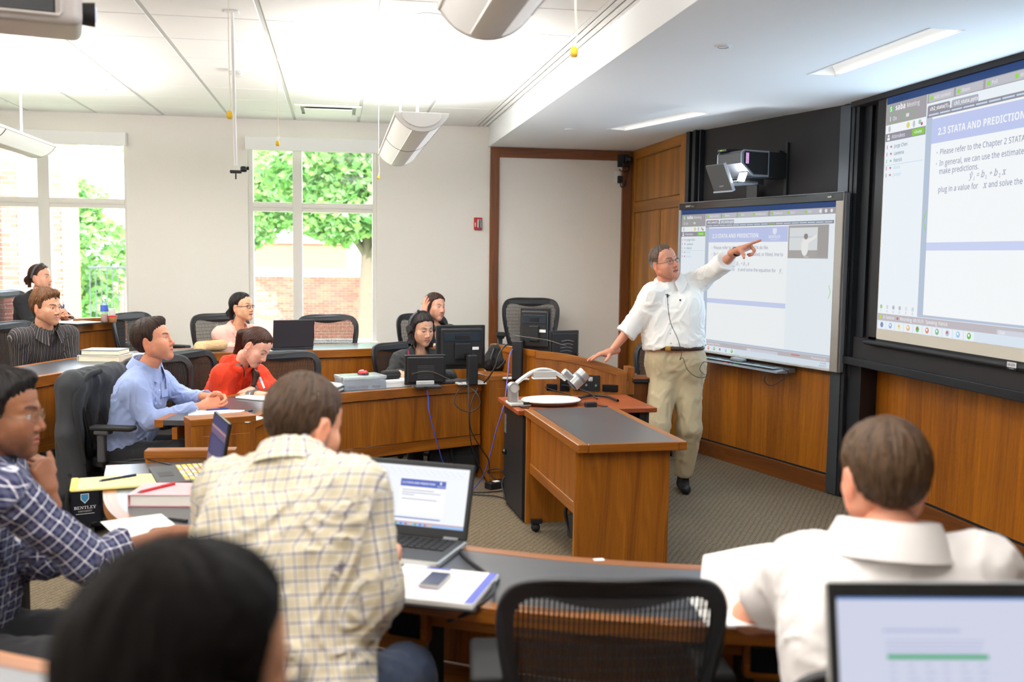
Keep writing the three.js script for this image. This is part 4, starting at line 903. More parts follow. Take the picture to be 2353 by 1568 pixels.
  if (o.waist) { const wq = T(o.waist, 0, 0); lg.cut((x, y, z) => (x - wq.x) * spine.x + (y - wq.y) * spine.y + (z - wq.z) * spine.z); }
  for (const [h, k, a] of legs) { const d = a.clone().sub(k).normalize(); lg.op((dd, x, y, z) => { const q = (x - a.x) * d.x + (y - a.y) * d.y + (z - a.z) * d.z; return Math.hypot(x - a.x, z - a.z) < 0.14 && q > -0.1 ? smax(dd, q - 0.01, 0.004) : dd; }); }
  part('trousers', toBase(surface(lg, ...bounds([T(0.1, 0, 0), ...legs.flat()], 0.16), o.legCell ?? 0.013)), o.legMat ?? M.trouserDark, t);
  const footDir = o.footDir ? vec(o.footDir).normalize() : f;
  for (const [h, k, a] of legs) {
    const sf = new Field(0.03); const b = V(a.x, fl, a.z);
    sf.add(cap(b.clone().addScaledVector(footDir, -0.03).setY(fl + 0.04), b.clone().addScaledVector(footDir, 0.15).setY(fl + 0.034), 0.04, 0.036)); sf.add(cap(b.clone().setY(fl + 0.05), b.clone().setY(fl + 0.09), 0.042)); sf.cut((x, y) => fl + 0.002 - y);
    part('shoe', toBase(surface(sf, ...bounds([b, b.clone().addScaledVector(footDir, 0.16)], 0.1), 0.009)), o.shoeMat ?? M.black, t);
  }
  const front = (q, lx, off = 0.001, dir = f) => { const o3 = T(q, lx, 0).addScaledVector(dir, 0.22).sub(base), hit = new THREE.Raycaster(o3, dir.clone().negate()).intersectObject(shirt, false)[0]; return hit ? { p: hit.point.clone().addScaledVector(dir, off).add(base), n: hit.face.normal } : { p: T(q, lx, 0.13), n: dir }; };
  const facing = (g, h) => g.applyQuaternion(new THREE.Quaternion().setFromUnitVectors(V(0, 0, 1), h.n)).translate(h.p.x, h.p.y, h.p.z);
  return { front, facing, t, hw, hm, neck, pel, T, f, l, spine, grips, arms, base, legs, put: (n, gg, m, label) => part(n, toBase(merged(gg)), m, t, label), nu, S, shirt };
}
M.trouserDark = cloth({ color: C(38, 38, 42) });
// collar: a folded band round the neck, open in front
function collar(p, m, o = {}) {
  const { neck, nu, f, l, S } = p, rows = [[0.064, -0.02], [0.064, 0.022], [0.066, 0.044], [0.073, 0.043], [0.086, 0.014], [0.097, -0.014]], n = 40, pos = [], idx = [], uv = [];
  const ax = nu.clone(), ff = f.clone().addScaledVector(ax, -f.dot(ax)).normalize(), ll = V().crossVectors(ax, ff).normalize();
  const open = o.open ?? 0.22, k = o.k ?? 1, drop = o.drop ?? 0.03;
  for (let i = 0; i <= n; i++) {
    const a = lerp(open, 2 * Math.PI - open, i / n), front = Math.max(0, Math.cos(a)) ** 2;
    rows.forEach(([r, y], j) => {
      const rr = (r * (j > 3 ? 1 + 0.10 * front : 1)) * k * S * (o.r ?? 1), yy = (y * k - drop * front * (j > 3 ? 1.35 : 0.9) - 0.012) * S;
      const q = neck.clone().addScaledVector(ff, Math.cos(a) * rr * 1.05 + 0.006).addScaledVector(ll, Math.sin(a) * rr).addScaledVector(ax, yy + 0.012);
      pos.push(q.x, q.y, q.z); uv.push(a * 0.07, y);
    });
  }
  const m2 = rows.length; for (let i = 0; i < n; i++) for (let j = 0; j + 1 < m2; j++) { const a = i * m2 + j, b = a + m2; idx.push(a, b, a + 1, b, b + 1, a + 1); }
  const g = new THREE.BufferGeometry(); g.setAttribute('position', new THREE.Float32BufferAttribute(pos, 3)); g.setAttribute('uv', new THREE.Float32BufferAttribute(uv, 2)); g.setIndex(idx); g.computeVertexNormals();
  m = m.clone(); m.side = THREE.DoubleSide;
  return p.put('collar', g, m);
}
function glasses(p, m, o = {}) {
  const { hw } = p, w = o.w ?? 0.021, h = o.h ?? 0.0135, z0 = 0.099, g = [];
  for (const s of [-1, 1]) {
    const pts = []; for (let k = 0; k < 20; k++) { const a = k / 20 * 2 * Math.PI, c = Math.cos(a), q = Math.sin(a), e = o.sq ?? 0.6; pts.push(hw(s * 0.0325 + Math.sign(c) * Math.abs(c) ** e * w, -0.002 + Math.sign(q) * Math.abs(q) ** e * h, z0 - 0.006 * (Math.abs(s * 0.0325 + c * w) / 0.05) ** 2)); }
    g.push(tube(pts, o.r ?? 0.0013, 60, 6, true));
    g.push(tube([hw(s * 0.0535, 0.003, z0 - 0.008), hw(s * 0.072, 0.004, 0.06), hw(s * 0.082, 0.006, 0.0), hw(s * 0.082, -0.012, -0.02)], o.tr ?? 0.0014, 20, 6));
  }
  g.push(tube([hw(-0.0125, 0.002, z0), hw(0, 0.005, z0 + 0.003), hw(0.0125, 0.002, z0)], 0.0012, 8, 6));
  const fr = p.put('glasses', g, m);
  for (const s of [-1, 1]) { const d = new THREE.CircleGeometry(1, 24).scale(w, h, 1).translate(s * 0.0325, -0.002, z0 - 0.002).applyMatrix4(p.hm); part('lens', d.translate(-p.base.x, -p.base.y, -p.base.z), M.glass, fr); }
  return fr;
}
const hairCap = [[-0.2, -0.085], [-0.075, -0.085], [-0.045, -0.06], [-0.034, -0.03], [-0.026, 0.018], [-0.004, 0.022], [0.004, -0.018], [0.022, -0.012], [0.034, 0.045], [0.055, 0.062], [0.075, 0.074], [0.12, 0.085]];
const hairBack = [[-0.2, -0.09], [-0.06, -0.09], [-0.04, -0.05], [-0.028, 0.0], [-0.01, 0.02], [0.015, 0.015], [0.03, 0.05], [0.055, 0.066], [0.075, 0.078], [0.12, 0.09]];
const hairFull = [[-0.2, -0.12], [-0.03, -0.12], [0.0, -0.05], [0.02, -0.01], [0.035, 0.045], [0.055, 0.066], [0.075, 0.08], [0.12, 0.09]];
const SK = { fair: lin(228, 170, 142), pink: lin(224, 158, 132), tan: lin(206, 148, 112), asian: lin(226, 174, 138), brown: lin(166, 108, 74), olive: lin(196, 138, 100) };
function strand(p, pts, r0, r1, col, name = 'ponytail', cell = 0.006) {
  const F = new Field(0.03); pts = pts.map(vec); for (let i = 0; i + 1 < pts.length; i++) F.add(cap(pts[i], pts[i + 1], lerp(r0, r1, i / (pts.length - 1)), lerp(r0, r1, (i + 1) / (pts.length - 1))));
  F.op((d, x, y, z) => d - 0.003 * noise3(x * 120, y * 16, z * 120));
  const g = surface(F, ...bounds(pts, r0 + 0.03), cell); paint(g, (x, y, z) => col.map((c) => c * (1 + 0.4 * noise3(x * 160, y * 14, z * 160))));
  return p.put(name, g, M.hair);
}

// --- the lecturer
{
  const shirtMat = cloth({ color: C(242, 241, 236) });
  const p = person({
    label: 'man lecturing in a white shirt and khaki trousers, pointing at the screen', male: true, seed: 1, skin: lin(208, 144, 116), hairCol: lin(84, 66, 54), browCol: lin(90, 66, 50), blush: 1.1, open: true, jaw: 1.12, neck: 0.064, gaze: [0.45, 0.1],
    H: [2.301,1.658,-6.848], hy: 24, hp: -9, hr: 13, hs: 1.04, ty: -22, neck: [2.361,1.514,-6.907], pel: [2.423,0.919,-6.895], floor: 0, girth: 1.22, belly: 0.022,
    shL: [2.598,1.541,-6.888], shR: [2.227,1.432,-6.872], elL: [2.669,1.658,-6.662], wrL: [2.687,1.746,-6.462], elR: [2.084,1.184,-6.926], wrR: [1.948,1.013,-6.935],
    handL: { g: 'point', d: [0.55, 0.28, 0.60], n: [0.35, -0.55, 0.6], s: 1.08, thumb: [[0.45, 0.55, 0.6], [0.35, 0.45, 0.75], [0.2, 0.5, 0.8]] }, handR: { g: 'flat', d: [-0.75, -0.16, 0.2], n: [0.05, -1, 0.12], s: 1.08 },
    legs: [[[2.501,0.465,-6.79], [2.491,0.114,-6.863]], [[2.247,0.476,-6.754], [2.187,0.131,-6.612]]], waist: 0.235, legE: 0.022, footDir: [-0.2, 0, 1], legCell: 0.011,
    hair: { off: 0.006, recede: 0.55, line: [[-0.2, -0.08], [-0.07, -0.08], [-0.04, -0.055], [-0.03, -0.02], [-0.026, 0.016], [-0.004, 0.02], [0.003, -0.012], [0.02, -0.002], [0.03, 0.05], [0.05, 0.07], [0.075, 0.078], [0.12, 0.09]], grey: 0.85, rough: 0.003, streak: 0.2 },
    top: { name: 'shirt', mat: shirtMat, sleeve: 'rolled', hem: 0.215, e: 0.014, ru: 0.066, re: 0.06, fold: 0.0075, cell: 0.008, neckR: 0.058 }, legFold: 0.009, legMat: cloth({ color: C(190, 172, 138) }),
  });
  collar(p, shirtMat, { open: 0.45, drop: 0.05, r: 1.12, k: 1.2 });
  glasses(p, std({ color: C(60, 50, 44), metalness: 0.7, roughness: 0.3 }), { sq: 0.75 });
  const belt = []; for (let k = 0; k < 40; k++) { const a = k / 40 * 2 * Math.PI; belt.push(p.T(0.222, Math.sin(a) * 0.203, Math.cos(a) * 0.152 + 0.014)); }
  const bg = new THREE.TubeGeometry(new THREE.CatmullRomCurve3(belt, true), 90, 0.017, 8, true); p.put('belt', bg, std({ color: C(62, 38, 26), roughness: 0.5 }));
  p.put('belt_buckle', rbox(0.04, 0.034, 0.01, 0.004, 0, 0, 0).rotateY(R(-22)).translate(...p.T(0.222, -0.035, 0.178).toArray()), std({ color: C(200, 164, 84), metalness: 0.9, roughness: 0.3 }));
  const [, eL, wL] = p.arms[0], wd = wL.clone().sub(eL).normalize(), q = new THREE.TorusGeometry(0.0285, 0.007, 8, 28); q.scale(1, 1, 1.6).applyQuaternion(new THREE.Quaternion().setFromUnitVectors(V(0, 0, 1), wd)); const wp = wL.clone().addScaledVector(wd, -0.012);
  const wt = p.put('wristwatch', q.translate(wp.x, wp.y, wp.z), M.blackGloss); 
  // lapel microphone and its cord
  p.put('lapel_microphone', [bar([2.283,1.439,-6.71], [2.283,1.415,-6.708], 0.007), bar([2.268,1.436,-6.712], [2.298,1.427,-6.706], 0.003)], M.black);
  p.put('microphone_cord', tube([[2.28,1.415,-6.698], [2.284,1.321,-6.684], [2.302,1.23,-6.673], [2.345,1.139,-6.663], [2.367,1.078,-6.664], [2.379,1.017,-6.656], [2.367,0.977,-6.655], [2.381,0.997,-6.644], [2.417,0.912,-6.63], [2.488,0.86,-6.644], [2.55,0.853,-6.652], [2.587,0.888,-6.669], [2.601,0.941,-6.692], [2.557,0.961,-6.681], [2.516,0.909,-6.653], [2.559,0.87,-6.663]], 0.0022, 120, 6), M.cable);
  for (let i = 0; i < 6; i++) p.put('button', p.facing(new THREE.SphereGeometry(0.0055, 8, 6).scale(1, 1, 0.5), p.front(0.86 - i * 0.115, -0.012)), M.lightGrey);
  p.put('chest_emblem', p.facing(rbox(0.012, 0.017, 0.004, 0.002), p.front(0.80, 0.075)), M.navy, 'small navy emblem on the chest');
}
// --- back row by the left window: woman with a headband
{
  const m = cloth({ color: C(40, 40, 44), sheen: 0.05 });
  const p = person({
    label: 'woman with a grey headband and ponytail writing by the left window', chair: 'black mesh chair of the woman with the headband', chairDeg: 70, seed: 2, skin: SK.fair, hairCol: lin(62, 40, 30), size: 0.95, gaze: [0.4, 0], H: [-2.633,1.442,-9.56], hy: 72, hp: -3, ty: 58, neck: [-2.683,1.275,-9.605], pel: [-2.831,0.824,-9.795], floor: 0.34,
    elR: [-2.707,1.035,-9.435], wrR: [-2.435,1.101,-9.261], elL: [-2.402,1.058,-9.557], wrL: [-2.376,1.121,-9.313], handR: { g: 'flat', n: [0, -1, 0] }, handL: { g: 'pen', d: [0.2, 0.3, 0.7], n: [-0.6, -0.5, 0.2] },
    hair: { off: 0.008, line: hairBack, extra: [[cap([0, 0.02, -0.10], [0, -0.02, -0.135], 0.025, 0.03), 0.02], [cap([0, -0.02, -0.135], [-0.01, -0.17, -0.12], 0.03, 0.02), 0.02]], box: [[-0.12, -0.22, -0.20], [0.12, 0.15, 0.13]] }, top: { name: 'cardigan', mat: m, sleeve: 'long', neckR: 0.062, neckDrop: 0.03, neckOut: 0.03 },
  });
  const hb = []; for (let k = 0; k <= 24; k++) { const a = lerp(-1.9, 1.9, k / 24); hb.push(V(Math.sin(a) * 0.090, 0.030 + Math.cos(a) * 0.098, 0.028 - 0.035 * Math.abs(a))); }
  const c = new THREE.CatmullRomCurve3(hb), gg = new THREE.TubeGeometry(c, 50, 0.010, 8).applyMatrix4(p.hm); p.put('headband', gg, cloth({ color: C(92, 94, 100) }));
}
// --- man in a striped shirt
{
  const tx = checkTex(0.024, [46, 43, 48], [[0.10, 0.22, [160, 150, 138], 0.75], [0.6, 0.70, [120, 112, 104], 0.7]], []);
  const m = cloth({ map: tx, sheen: 0.05 });
  const p = person({
    label: 'man with tousled brown hair in a dark striped shirt behind the two books', chair: 'black mesh chair of the man in the striped shirt', chairDeg: 66, male: true, seed: 3, skin: lin(222, 164, 132), hairCol: lin(104, 70, 44), gaze: [0.45, 0], H: [-2.061,1.283,-7.611], hy: 60, hp: 3, hr: 2, hs: 1.02, ty: 44, neck: [-2.085,1.12,-7.652], pel: [-2.229,0.619,-7.888], floor: 0.18, beard: 0.22, jaw: 1.05,
    elR: [-2.262,0.776,-7.602], wrR: [-2.01,0.731,-7.35], elL: [-1.927,0.813,-7.75], wrL: [-1.933,0.731,-7.438], handL: { g: 'relaxed' }, handR: { g: 'relaxed' },
    hair: { off: 0.016, front: 0.016, rough: 0.006, line: [[-0.2, -0.08], [-0.07, -0.08], [-0.045, -0.055], [-0.034, -0.03], [-0.026, 0.018], [-0.004, 0.022], [0.004, -0.022], [0.022, -0.015], [0.034, 0.04], [0.055, 0.058], [0.075, 0.066], [0.12, 0.072]] }, top: { mat: m, sleeve: 'long', fold: 0.006, cell: 0.009 },
  });
  collar(p, m, { open: 0.34, drop: 0.05, k: 1.15, r: 1.06 });
  for (let i = 0; i < 4; i++) p.put('button', p.facing(new THREE.SphereGeometry(0.0055, 8, 6).scale(1, 1, 0.5), p.front(0.82 - i * 0.13, 0.0)), M.darkGrey);
}
// --- woman in pink with glasses
{
  const m = cloth({ color: C(250, 186, 172) });
  const p = person({
    label: 'woman with black ponytail and glasses in a pink top at the laptop', chair: 'black mesh chair of the woman in pink', chairDeg: 30, seed: 4, skin: SK.asian, hairCol: lin(30, 24, 24), size: 0.96, gaze: [0.4, 0.15], H: [-0.793,1.234,-8.607], hy: 58, hp: -6, ty: 40, neck: [-0.838,1.062,-8.651], pel: [-0.944,0.582,-8.831], floor: 0.18, open: true,
    elR: [-0.917,0.888,-8.548], wrR: [-0.618,0.93,-8.316], elL: [-0.654,0.887,-8.705], wrL: [-0.497,0.939,-8.377], handR: { g: 'flat' }, handL: { g: 'flat', d: [0.8, -0.1, 0.3] },
    hair: { off: 0.011, line: hairBack, extra: [[cap([0, -0.01, -0.10], [0, -0.05, -0.135], 0.03, 0.032), 0.02], [cap([0, -0.05, -0.135], [0.0, -0.22, -0.11], 0.034, 0.02), 0.02]], box: [[-0.12, -0.28, -0.20], [0.12, 0.15, 0.13]] }, top: { name: 'pink_top', mat: m, sleeve: 'long', neckR: 0.06, neckDrop: 0.05, neckOut: 0.04, cell: 0.009 },
  });
  glasses(p, std({ color: C(70, 18, 22), roughness: 0.35 }), { r: 0.0022, tr: 0.0028, h: 0.0125 });
  p.put('necklace', tube([[-0.873,1.031,-8.573], [-0.842,0.99,-8.503], [-0.807,0.957,-8.463], [-0.778,0.987,-8.491], [-0.769,1.026,-8.554]], 0.0014, 30, 5), std({ color: C(120, 96, 60), metalness: 0.8, roughness: 0.4 }));
}
// --- man in the blue shirt
{
  const m = cloth({ color: C(158, 176, 222) });
  const p = person({
    label: 'man in a light blue shirt with clasped hands looking up to the right', chair: 'black mesh chair with a dark jacket hung over it', male: true, seed: 5, skin: lin(224, 154, 122), hairCol: lin(52, 36, 28), gaze: [0.4, 0.3], H: [-1.097,1.157,-6.259], hy: 80, hp: -12, hs: 1.08, ty: 74, jaw: 1.1, neck: [-1.151,0.996,-6.305], pel: [-1.28,0.479,-6.333], floor: 0, girth: 1.06, beard: 0.18,
    shR: [-1.187,0.887,-6.129], shL: [-1.089,0.871,-6.487], elR: [-1.094,0.694,-6.096], wrR: [-0.811,0.769,-6.154], elL: [-0.952,0.773,-6.485], wrL: [-0.777,0.807,-6.254], handR: { g: 'curl', d: [0.9, 0.12, -0.25], n: [0.15, -0.4, -0.9], s: 1.05 }, handL: { g: 'curl', d: [0.85, -0.1, 0.35], n: [-0.1, -0.45, 0.9], s: 1.05 },
    hair: { off: 0.013, front: 0.014, rough: 0.003, line: hairCap }, top: { mat: m, sleeve: 'long', fold: 0.008, cell: 0.008 }, fine: 0.0028,
  });
  collar(p, m, { open: 0.35, drop: 0.045, k: 1.12, r: 1.04 });
  p.put('cuff_button', new THREE.SphereGeometry(0.006, 8, 6).translate(...[-0.83,0.751,-6.105]), M.white);
  const pk = p.front(0.72, 0.055, 0.002); p.put('breast_pocket', p.facing(rbox(0.085, 0.095, 0.003, 0.001), pk), m);
  p.put('pocket_pen', p.facing(bar([0.01, 0.0, 0.006], [0.01, 0.07, 0.006], 0.004), pk), M.chrome);
  for (let i = 0; i < 5; i++) p.put('button', p.facing(new THREE.SphereGeometry(0.0055, 8, 6).scale(1, 1, 0.5), p.front(0.84 - i * 0.12, 0.0)), M.white);
}
// --- woman in red
{
  const m = cloth({ color: C(232, 62, 26) }), gm = cloth({ color: C(108, 106, 104) });
  const p = person({
    label: 'woman in a red hooded jacket bending over her notes', chair: 'black mesh chair of the woman in red', seed: 6, skin: lin(238, 178, 154), hairCol: lin(64, 38, 28), size: 0.98, lids: 1, blush: 1.3, H: [-0.556,1.047,-7.021], hs: 1.05, hy: 62, hp: 36, hr: -10, ty: 58, neck: [-0.662,0.909,-7.109], pel: [-0.915,0.461,-7.389], floor: 0,
    shR: [-0.78,0.852,-7.033], shL: [-0.567,0.82,-7.278], elR: [-0.79,0.667,-6.998], wrR: [-0.533,0.752,-6.756], elL: [-0.473,0.737,-7.234], wrL: [-0.581,0.752,-6.999], handR: { g: 'pen', d: [0.85, 0.02, 0.3], n: [0.15, -0.85, 0.3] }, handL: { g: 'relaxed', d: [-0.5, -0.1, 0.6], n: [0, -1, 0] },
    hair: { off: 0.009, line: hairBack, extra: [[cap([0, 0.04, -0.10], [0, 0.0, -0.14], 0.026, 0.03), 0.02]], box: [[-0.12, -0.15, -0.20], [0.12, 0.15, 0.13]] }, top: { name: 'hooded_jacket', mat: m, sleeve: 'long', fold: 0.010, cell: 0.008, e: 0.016, neckR: 0.056, neckDrop: -0.012, ru: 0.062, re: 0.056 }, fine: 0.0028,
  });
  strand(p, [p.hw(0, 0.0, -0.14), [-0.695,0.977,-7.192], [-0.669,0.89,-7.22], [-0.595,0.889,-7.116], [-0.559,0.85,-7.035], [-0.572,0.782,-7]], 0.032, 0.016, lin(58, 34, 26));
  const hood = new Field(0.03); hood.add(cap(p.neck.clone().addScaledVector(p.f, -0.07).addScaledVector(p.l, -0.065).add(V(0, 0.02, 0)), p.neck.clone().addScaledVector(p.f, -0.07).addScaledVector(p.l, 0.065).add(V(0, 0.02, 0)), 0.05)); hood.add(cap(p.neck.clone().addScaledVector(p.f, -0.06).addScaledVector(p.l, -0.075), p.neck.clone().addScaledVector(p.f, 0.05).addScaledVector(p.l, -0.085).add(V(0, -0.02, 0)), 0.028, 0.02)); hood.add(cap(p.neck.clone().addScaledVector(p.f, -0.06).addScaledVector(p.l, 0.075), p.neck.clone().addScaledVector(p.f, 0.05).addScaledVector(p.l, 0.085).add(V(0, -0.02, 0)), 0.028, 0.02));
  hood.op((d, x, y, z) => d - 0.006 * (1 - Math.abs(noise3(x * 18, y * 18, z * 18))));
  p.put('hood', surface(hood, ...bounds([p.neck], 0.22), 0.007), m);
  p.put('hood_lining', tube([p.neck.clone().addScaledVector(p.l, -0.078).addScaledVector(p.f, 0.05).add(V(0, 0.0, 0)), p.neck.clone().addScaledVector(p.l, -0.07).addScaledVector(p.f, -0.05).add(V(0, 0.03, 0)), p.neck.clone().addScaledVector(p.f, -0.085).add(V(0, 0.045, 0)), p.neck.clone().addScaledVector(p.l, 0.07).addScaledVector(p.f, -0.05).add(V(0, 0.03, 0))], 0.014, 40, 8), gm);
  const [, eR, wR] = p.arms[1], [, eL, wL] = p.arms[0]; for (const [e, w] of [[eR, wR], [eL, wL]]) p.put('cuff', bar(e.clone().lerp(w, 0.80), e.clone().lerp(w, 1.0), 0.039, 18, 0.036), gm);
  p.put('earring', new THREE.SphereGeometry(0.005, 10, 8).translate(...p.hw(-0.083, -0.040, -0.006).toArray()), M.white);
  p.put('zipper', tube([[-0.637,0.941,-6.873], [-0.624,0.907,-6.857], [-0.623,0.859,-6.863]], 0.004, 16, 6), M.blackGloss);
}
// --- woman with the headset
{
  const m = cloth({ color: C(48, 50, 50), sheen: 0.05 });
  const hw0 = 0.034;
  const p = person({
    label: 'woman with long black hair wearing a headset behind the monitors', chair: 'black mesh chair of the woman wearing the headset', chairDeg: 40, seed: 7, skin: lin(206, 156, 126), hairCol: lin(34, 25, 24), size: 0.98, lids: 0.7, gaze: [0.2, -0.3], H: [0.648,1.108,-7.803], hs: 1.05, hy: 26, hp: 8, ty: 14, neck: [0.635,0.925,-7.851], pel: [0.6,0.431,-7.987], floor: 0,
    elR: [0.388,0.735,-7.745], wrR: [0.464,0.804,-7.401], elL: [0.861,0.742,-7.662], wrL: [0.716,0.79,-7.387], handR: { g: 'flat', d: [0.25, -0.1, 0.8] }, handL: { g: 'flat' },
    hair: { off: 0.013, line: hairFull, taper: 0, freq: 1, rough: 0.004, extra: [-1, 1].flatMap((s) => [[cap([s * 0.07, 0.02, -0.02], [s * 0.085, -0.12, 0.0], 0.03, hw0), 0.03], [cap([s * 0.085, -0.12, 0.0], [s * 0.095, -0.215, 0.05], hw0, 0.032), 0.03], [cap([s * 0.095, -0.215, 0.05], [s * 0.06, -0.27, 0.09], 0.032, 0.02), 0.03]]).concat([[cap([0, 0, -0.08], [0, -0.2, -0.07], 0.06, 0.06), 0.04]]), box: [[-0.16, -0.32, -0.17], [0.16, 0.15, 0.14]], cell: 0.0045 }, top: { name: 'dark_jacket', mat: m, sleeve: 'long', fold: 0.007, neckR: 0.058, neckDrop: 0.07, neckOut: 0.05, cell: 0.009 },
  });
  const hb = []; for (let k = 0; k <= 24; k++) { const a = lerp(-1.62, 1.62, k / 24); hb.push(V(Math.sin(a) * 0.102, 0.022 + Math.cos(a) * 0.118, -0.012)); }
  const hs = p.put('headset', new THREE.TubeGeometry(new THREE.CatmullRomCurve3(hb), 40, 0.006, 8).applyMatrix4(p.hm), M.darkGrey);
  part('ear_cup', merged([-1, 1].map((s) => cyl(0.032, 0.032, 0.022, s * 0.102, 0.0, -0.012, 20, 'x').applyMatrix4(p.hm))).translate(-p.base.x, -p.base.y, -p.base.z), M.black, hs);
  part('band_pad', new THREE.SphereGeometry(0.012, 12, 8).applyMatrix4(new THREE.Matrix4().makeTranslation(-0.035, 0.14, -0.012).premultiply(p.hm)).translate(-p.base.x, -p.base.y, -p.base.z), M.black, hs);
  p.put('blouse_edge', tube([[0.538,0.947,-7.737], [0.543,0.886,-7.7], [0.574,0.811,-7.668], [0.626,0.786,-7.646], [0.674,0.812,-7.651], [0.695,0.888,-7.674]], 0.006, 30, 6), cloth({ color: C(150, 24, 70) }), 'magenta edge of the blouse');
}
// --- woman leaning her head on her hand
{
  const m = cloth({ color: C(32, 33, 35), sheen: 0.05 });
  const p = person({
    label: 'woman with long brown hair in black resting her head on her hand', chair: 'black mesh chair of the woman leaning on her hand', seed: 8, skin: lin(226, 168, 140), hairCol: lin(60, 38, 30), size: 0.97, blush: 1.1, gaze: [0.35, 0.1], H: [0.838,1.233,-8.729], hy: 40, hp: 0, hr: -6, ty: 26, neck: [0.858,1.058,-8.761], pel: [0.826,0.585,-8.929], floor: 0.18,
    elR: [0.673,0.923,-8.598], wrR: [0.724,1.161,-8.59], elL: [1.084,0.921,-8.607], wrL: [0.89,0.926,-8.438], handR: { g: 'flat', d: [0.15, 0.95, 0.08], n: [0.75, 0.1, -0.5] }, handL: { g: 'flat', d: [-0.8, 0, 0.2] },
    hair: { off: 0.012, line: hairFull, taper: 0, rough: 0.004, extra: [-1, 1].flatMap((s) => [[cap([s * 0.068, 0.02, -0.02], [s * 0.082, -0.12, -0.005], 0.028, 0.03), 0.03], [cap([s * 0.082, -0.12, -0.005], [s * 0.10, -0.22, 0.045], 0.03, 0.028), 0.03]]).concat([[cap([0, 0, -0.08], [0, -0.2, -0.07], 0.055, 0.05), 0.04]]), box: [[-0.16, -0.28, -0.17], [0.16, 0.15, 0.14]], cell: 0.0045 }, top: { name: 'black_top', mat: m, sleeve: 'long', neckR: 0.075, neckDrop: 0.09, neckOut: 0.055, cell: 0.009 },
  });
}
// --- man in the navy plaid shirt, close on the left
{
  const N = [30, 36, 78], Wt = [236, 234, 236], G = [112, 112, 128];
  const tx = checkTex(0.033, N, [[0.0, 0.30, G, 0.45], [0.55, 0.66, Wt, 0.8], [0.72, 0.76, [170, 90, 80], 0.5]], [[0.0, 0.30, G, 0.45], [0.55, 0.66, Wt, 0.8]]);
  const m = cloth({ map: tx, sheen: 0.05 });
  const p = person({
    label: 'man in a navy and white plaid shirt with glasses at the left edge', chair: 'black mesh chair of the man in the navy plaid shirt', male: true, seed: 9, skin: lin(150, 98, 68), hairCol: lin(24, 19, 20), browCol: lin(22, 16, 16), gaze: [0.5, 0.1], H: [-0.979,1.21,-3.135], hy: 88, hp: 2, hs: 1.06, ty: 70, jaw: 1.06, neck: [-1.032,1.073,-3.183], pel: [-1.151,0.492,-3.234], floor: 0, beard: 0.4, fine: 0.0024, handFine: 0.0024,
    shR: [-0.929,1.007,-2.976], shL: [-1.085,0.969,-3.387], elR: [-0.727,0.777,-3.053], wrR: [-0.533,0.797,-3.255], elL: [-0.903,0.726,-3.283], wrL: [-0.894,0.935,-3.269], handR: { g: 'relaxed', d: [0.9, 0.02, -0.3], n: [0.15, -0.95, 0.1], s: 1.02 }, handL: { g: 'fist', d: [-0.25, 0.95, 0.05], n: [-0.75, 0.0, -0.5], s: 1.0 },
    hair: { off: 0.015, front: 0.012, rough: 0.0035, line: hairCap, streak: 0.2 }, top: { mat: m, sleeve: 'rolled', sleeveTo: 0.42, fold: 0.009, cell: 0.008, ru: 0.062, re: 0.058 },
  });
  // sleeve is pushed up a little: bare wrist beyond the cuff comes from the body
  collar(p, m, { open: 0.4, drop: 0.05 });
  glasses(p, std({ color: C(150, 140, 120), metalness: 0.8, roughness: 0.25 }), { r: 0.0009, tr: 0.0011 });
}
// --- man in the checked shirt seen from behind
{
  const cream = [208, 203, 190], nav = [84, 78, 112], yel = [184, 162, 108];
  const tx = checkTex(0.031, cream, [[0.0, 0.11, nav, 0.62], [0.30, 0.76, yel, 0.22]], [[0.0, 0.11, nav, 0.62], [0.30, 0.76, yel, 0.22]]);
  const m = cloth({ map: tx });
  const p = person({
    label: 'man in a cream checked shirt at the laptop seen from behind', chair: 'black mesh chair of the man in the checked shirt', chairDeg: 108, male: true, seed: 10, size: 1.07, skin: lin(226, 162, 130), hairCol: lin(70, 52, 38), H: [-0.089,1.246,-2.646], hy: 136, hp: 18, hr: 0, hs: 1.0, ty: 156, neck: [-0.119,1.162,-2.562], pel: [-0.13,0.651,-2.336], floor: 0, beard: 0.75, girth: 1.12, fine: 0.0026,
    shL: [-0.297,1.061,-2.727], shR: [0.035,1.112,-2.449], elL: [-0.338,0.798,-2.783], wrL: [-0.23,0.77,-3.016], elR: [0.067,0.873,-2.382], wrR: [0.115,0.881,-2.578], handL: { g: 'relaxed' }, handR: { g: 'relaxed', d: [0.1, 0.18, -0.9], n: [0, -1, -0.15] },
    hair: { off: 0.008, rough: 0.003, line: hairCap, streak: 0.45, freq: 1.6 }, top: { mat: m, sleeve: 'long', fold: 0.011, cell: 0.0085, e: 0.016, ru: 0.066, re: 0.07, rw: 0.052, hem: -0.2, sleeveTo: 0.72 }, legMat: cloth({ color: C(52, 62, 84) }),
  });
  collar(p, m, { open: 0.4, drop: 0.03, k: 1.05, r: 1.0 });
}
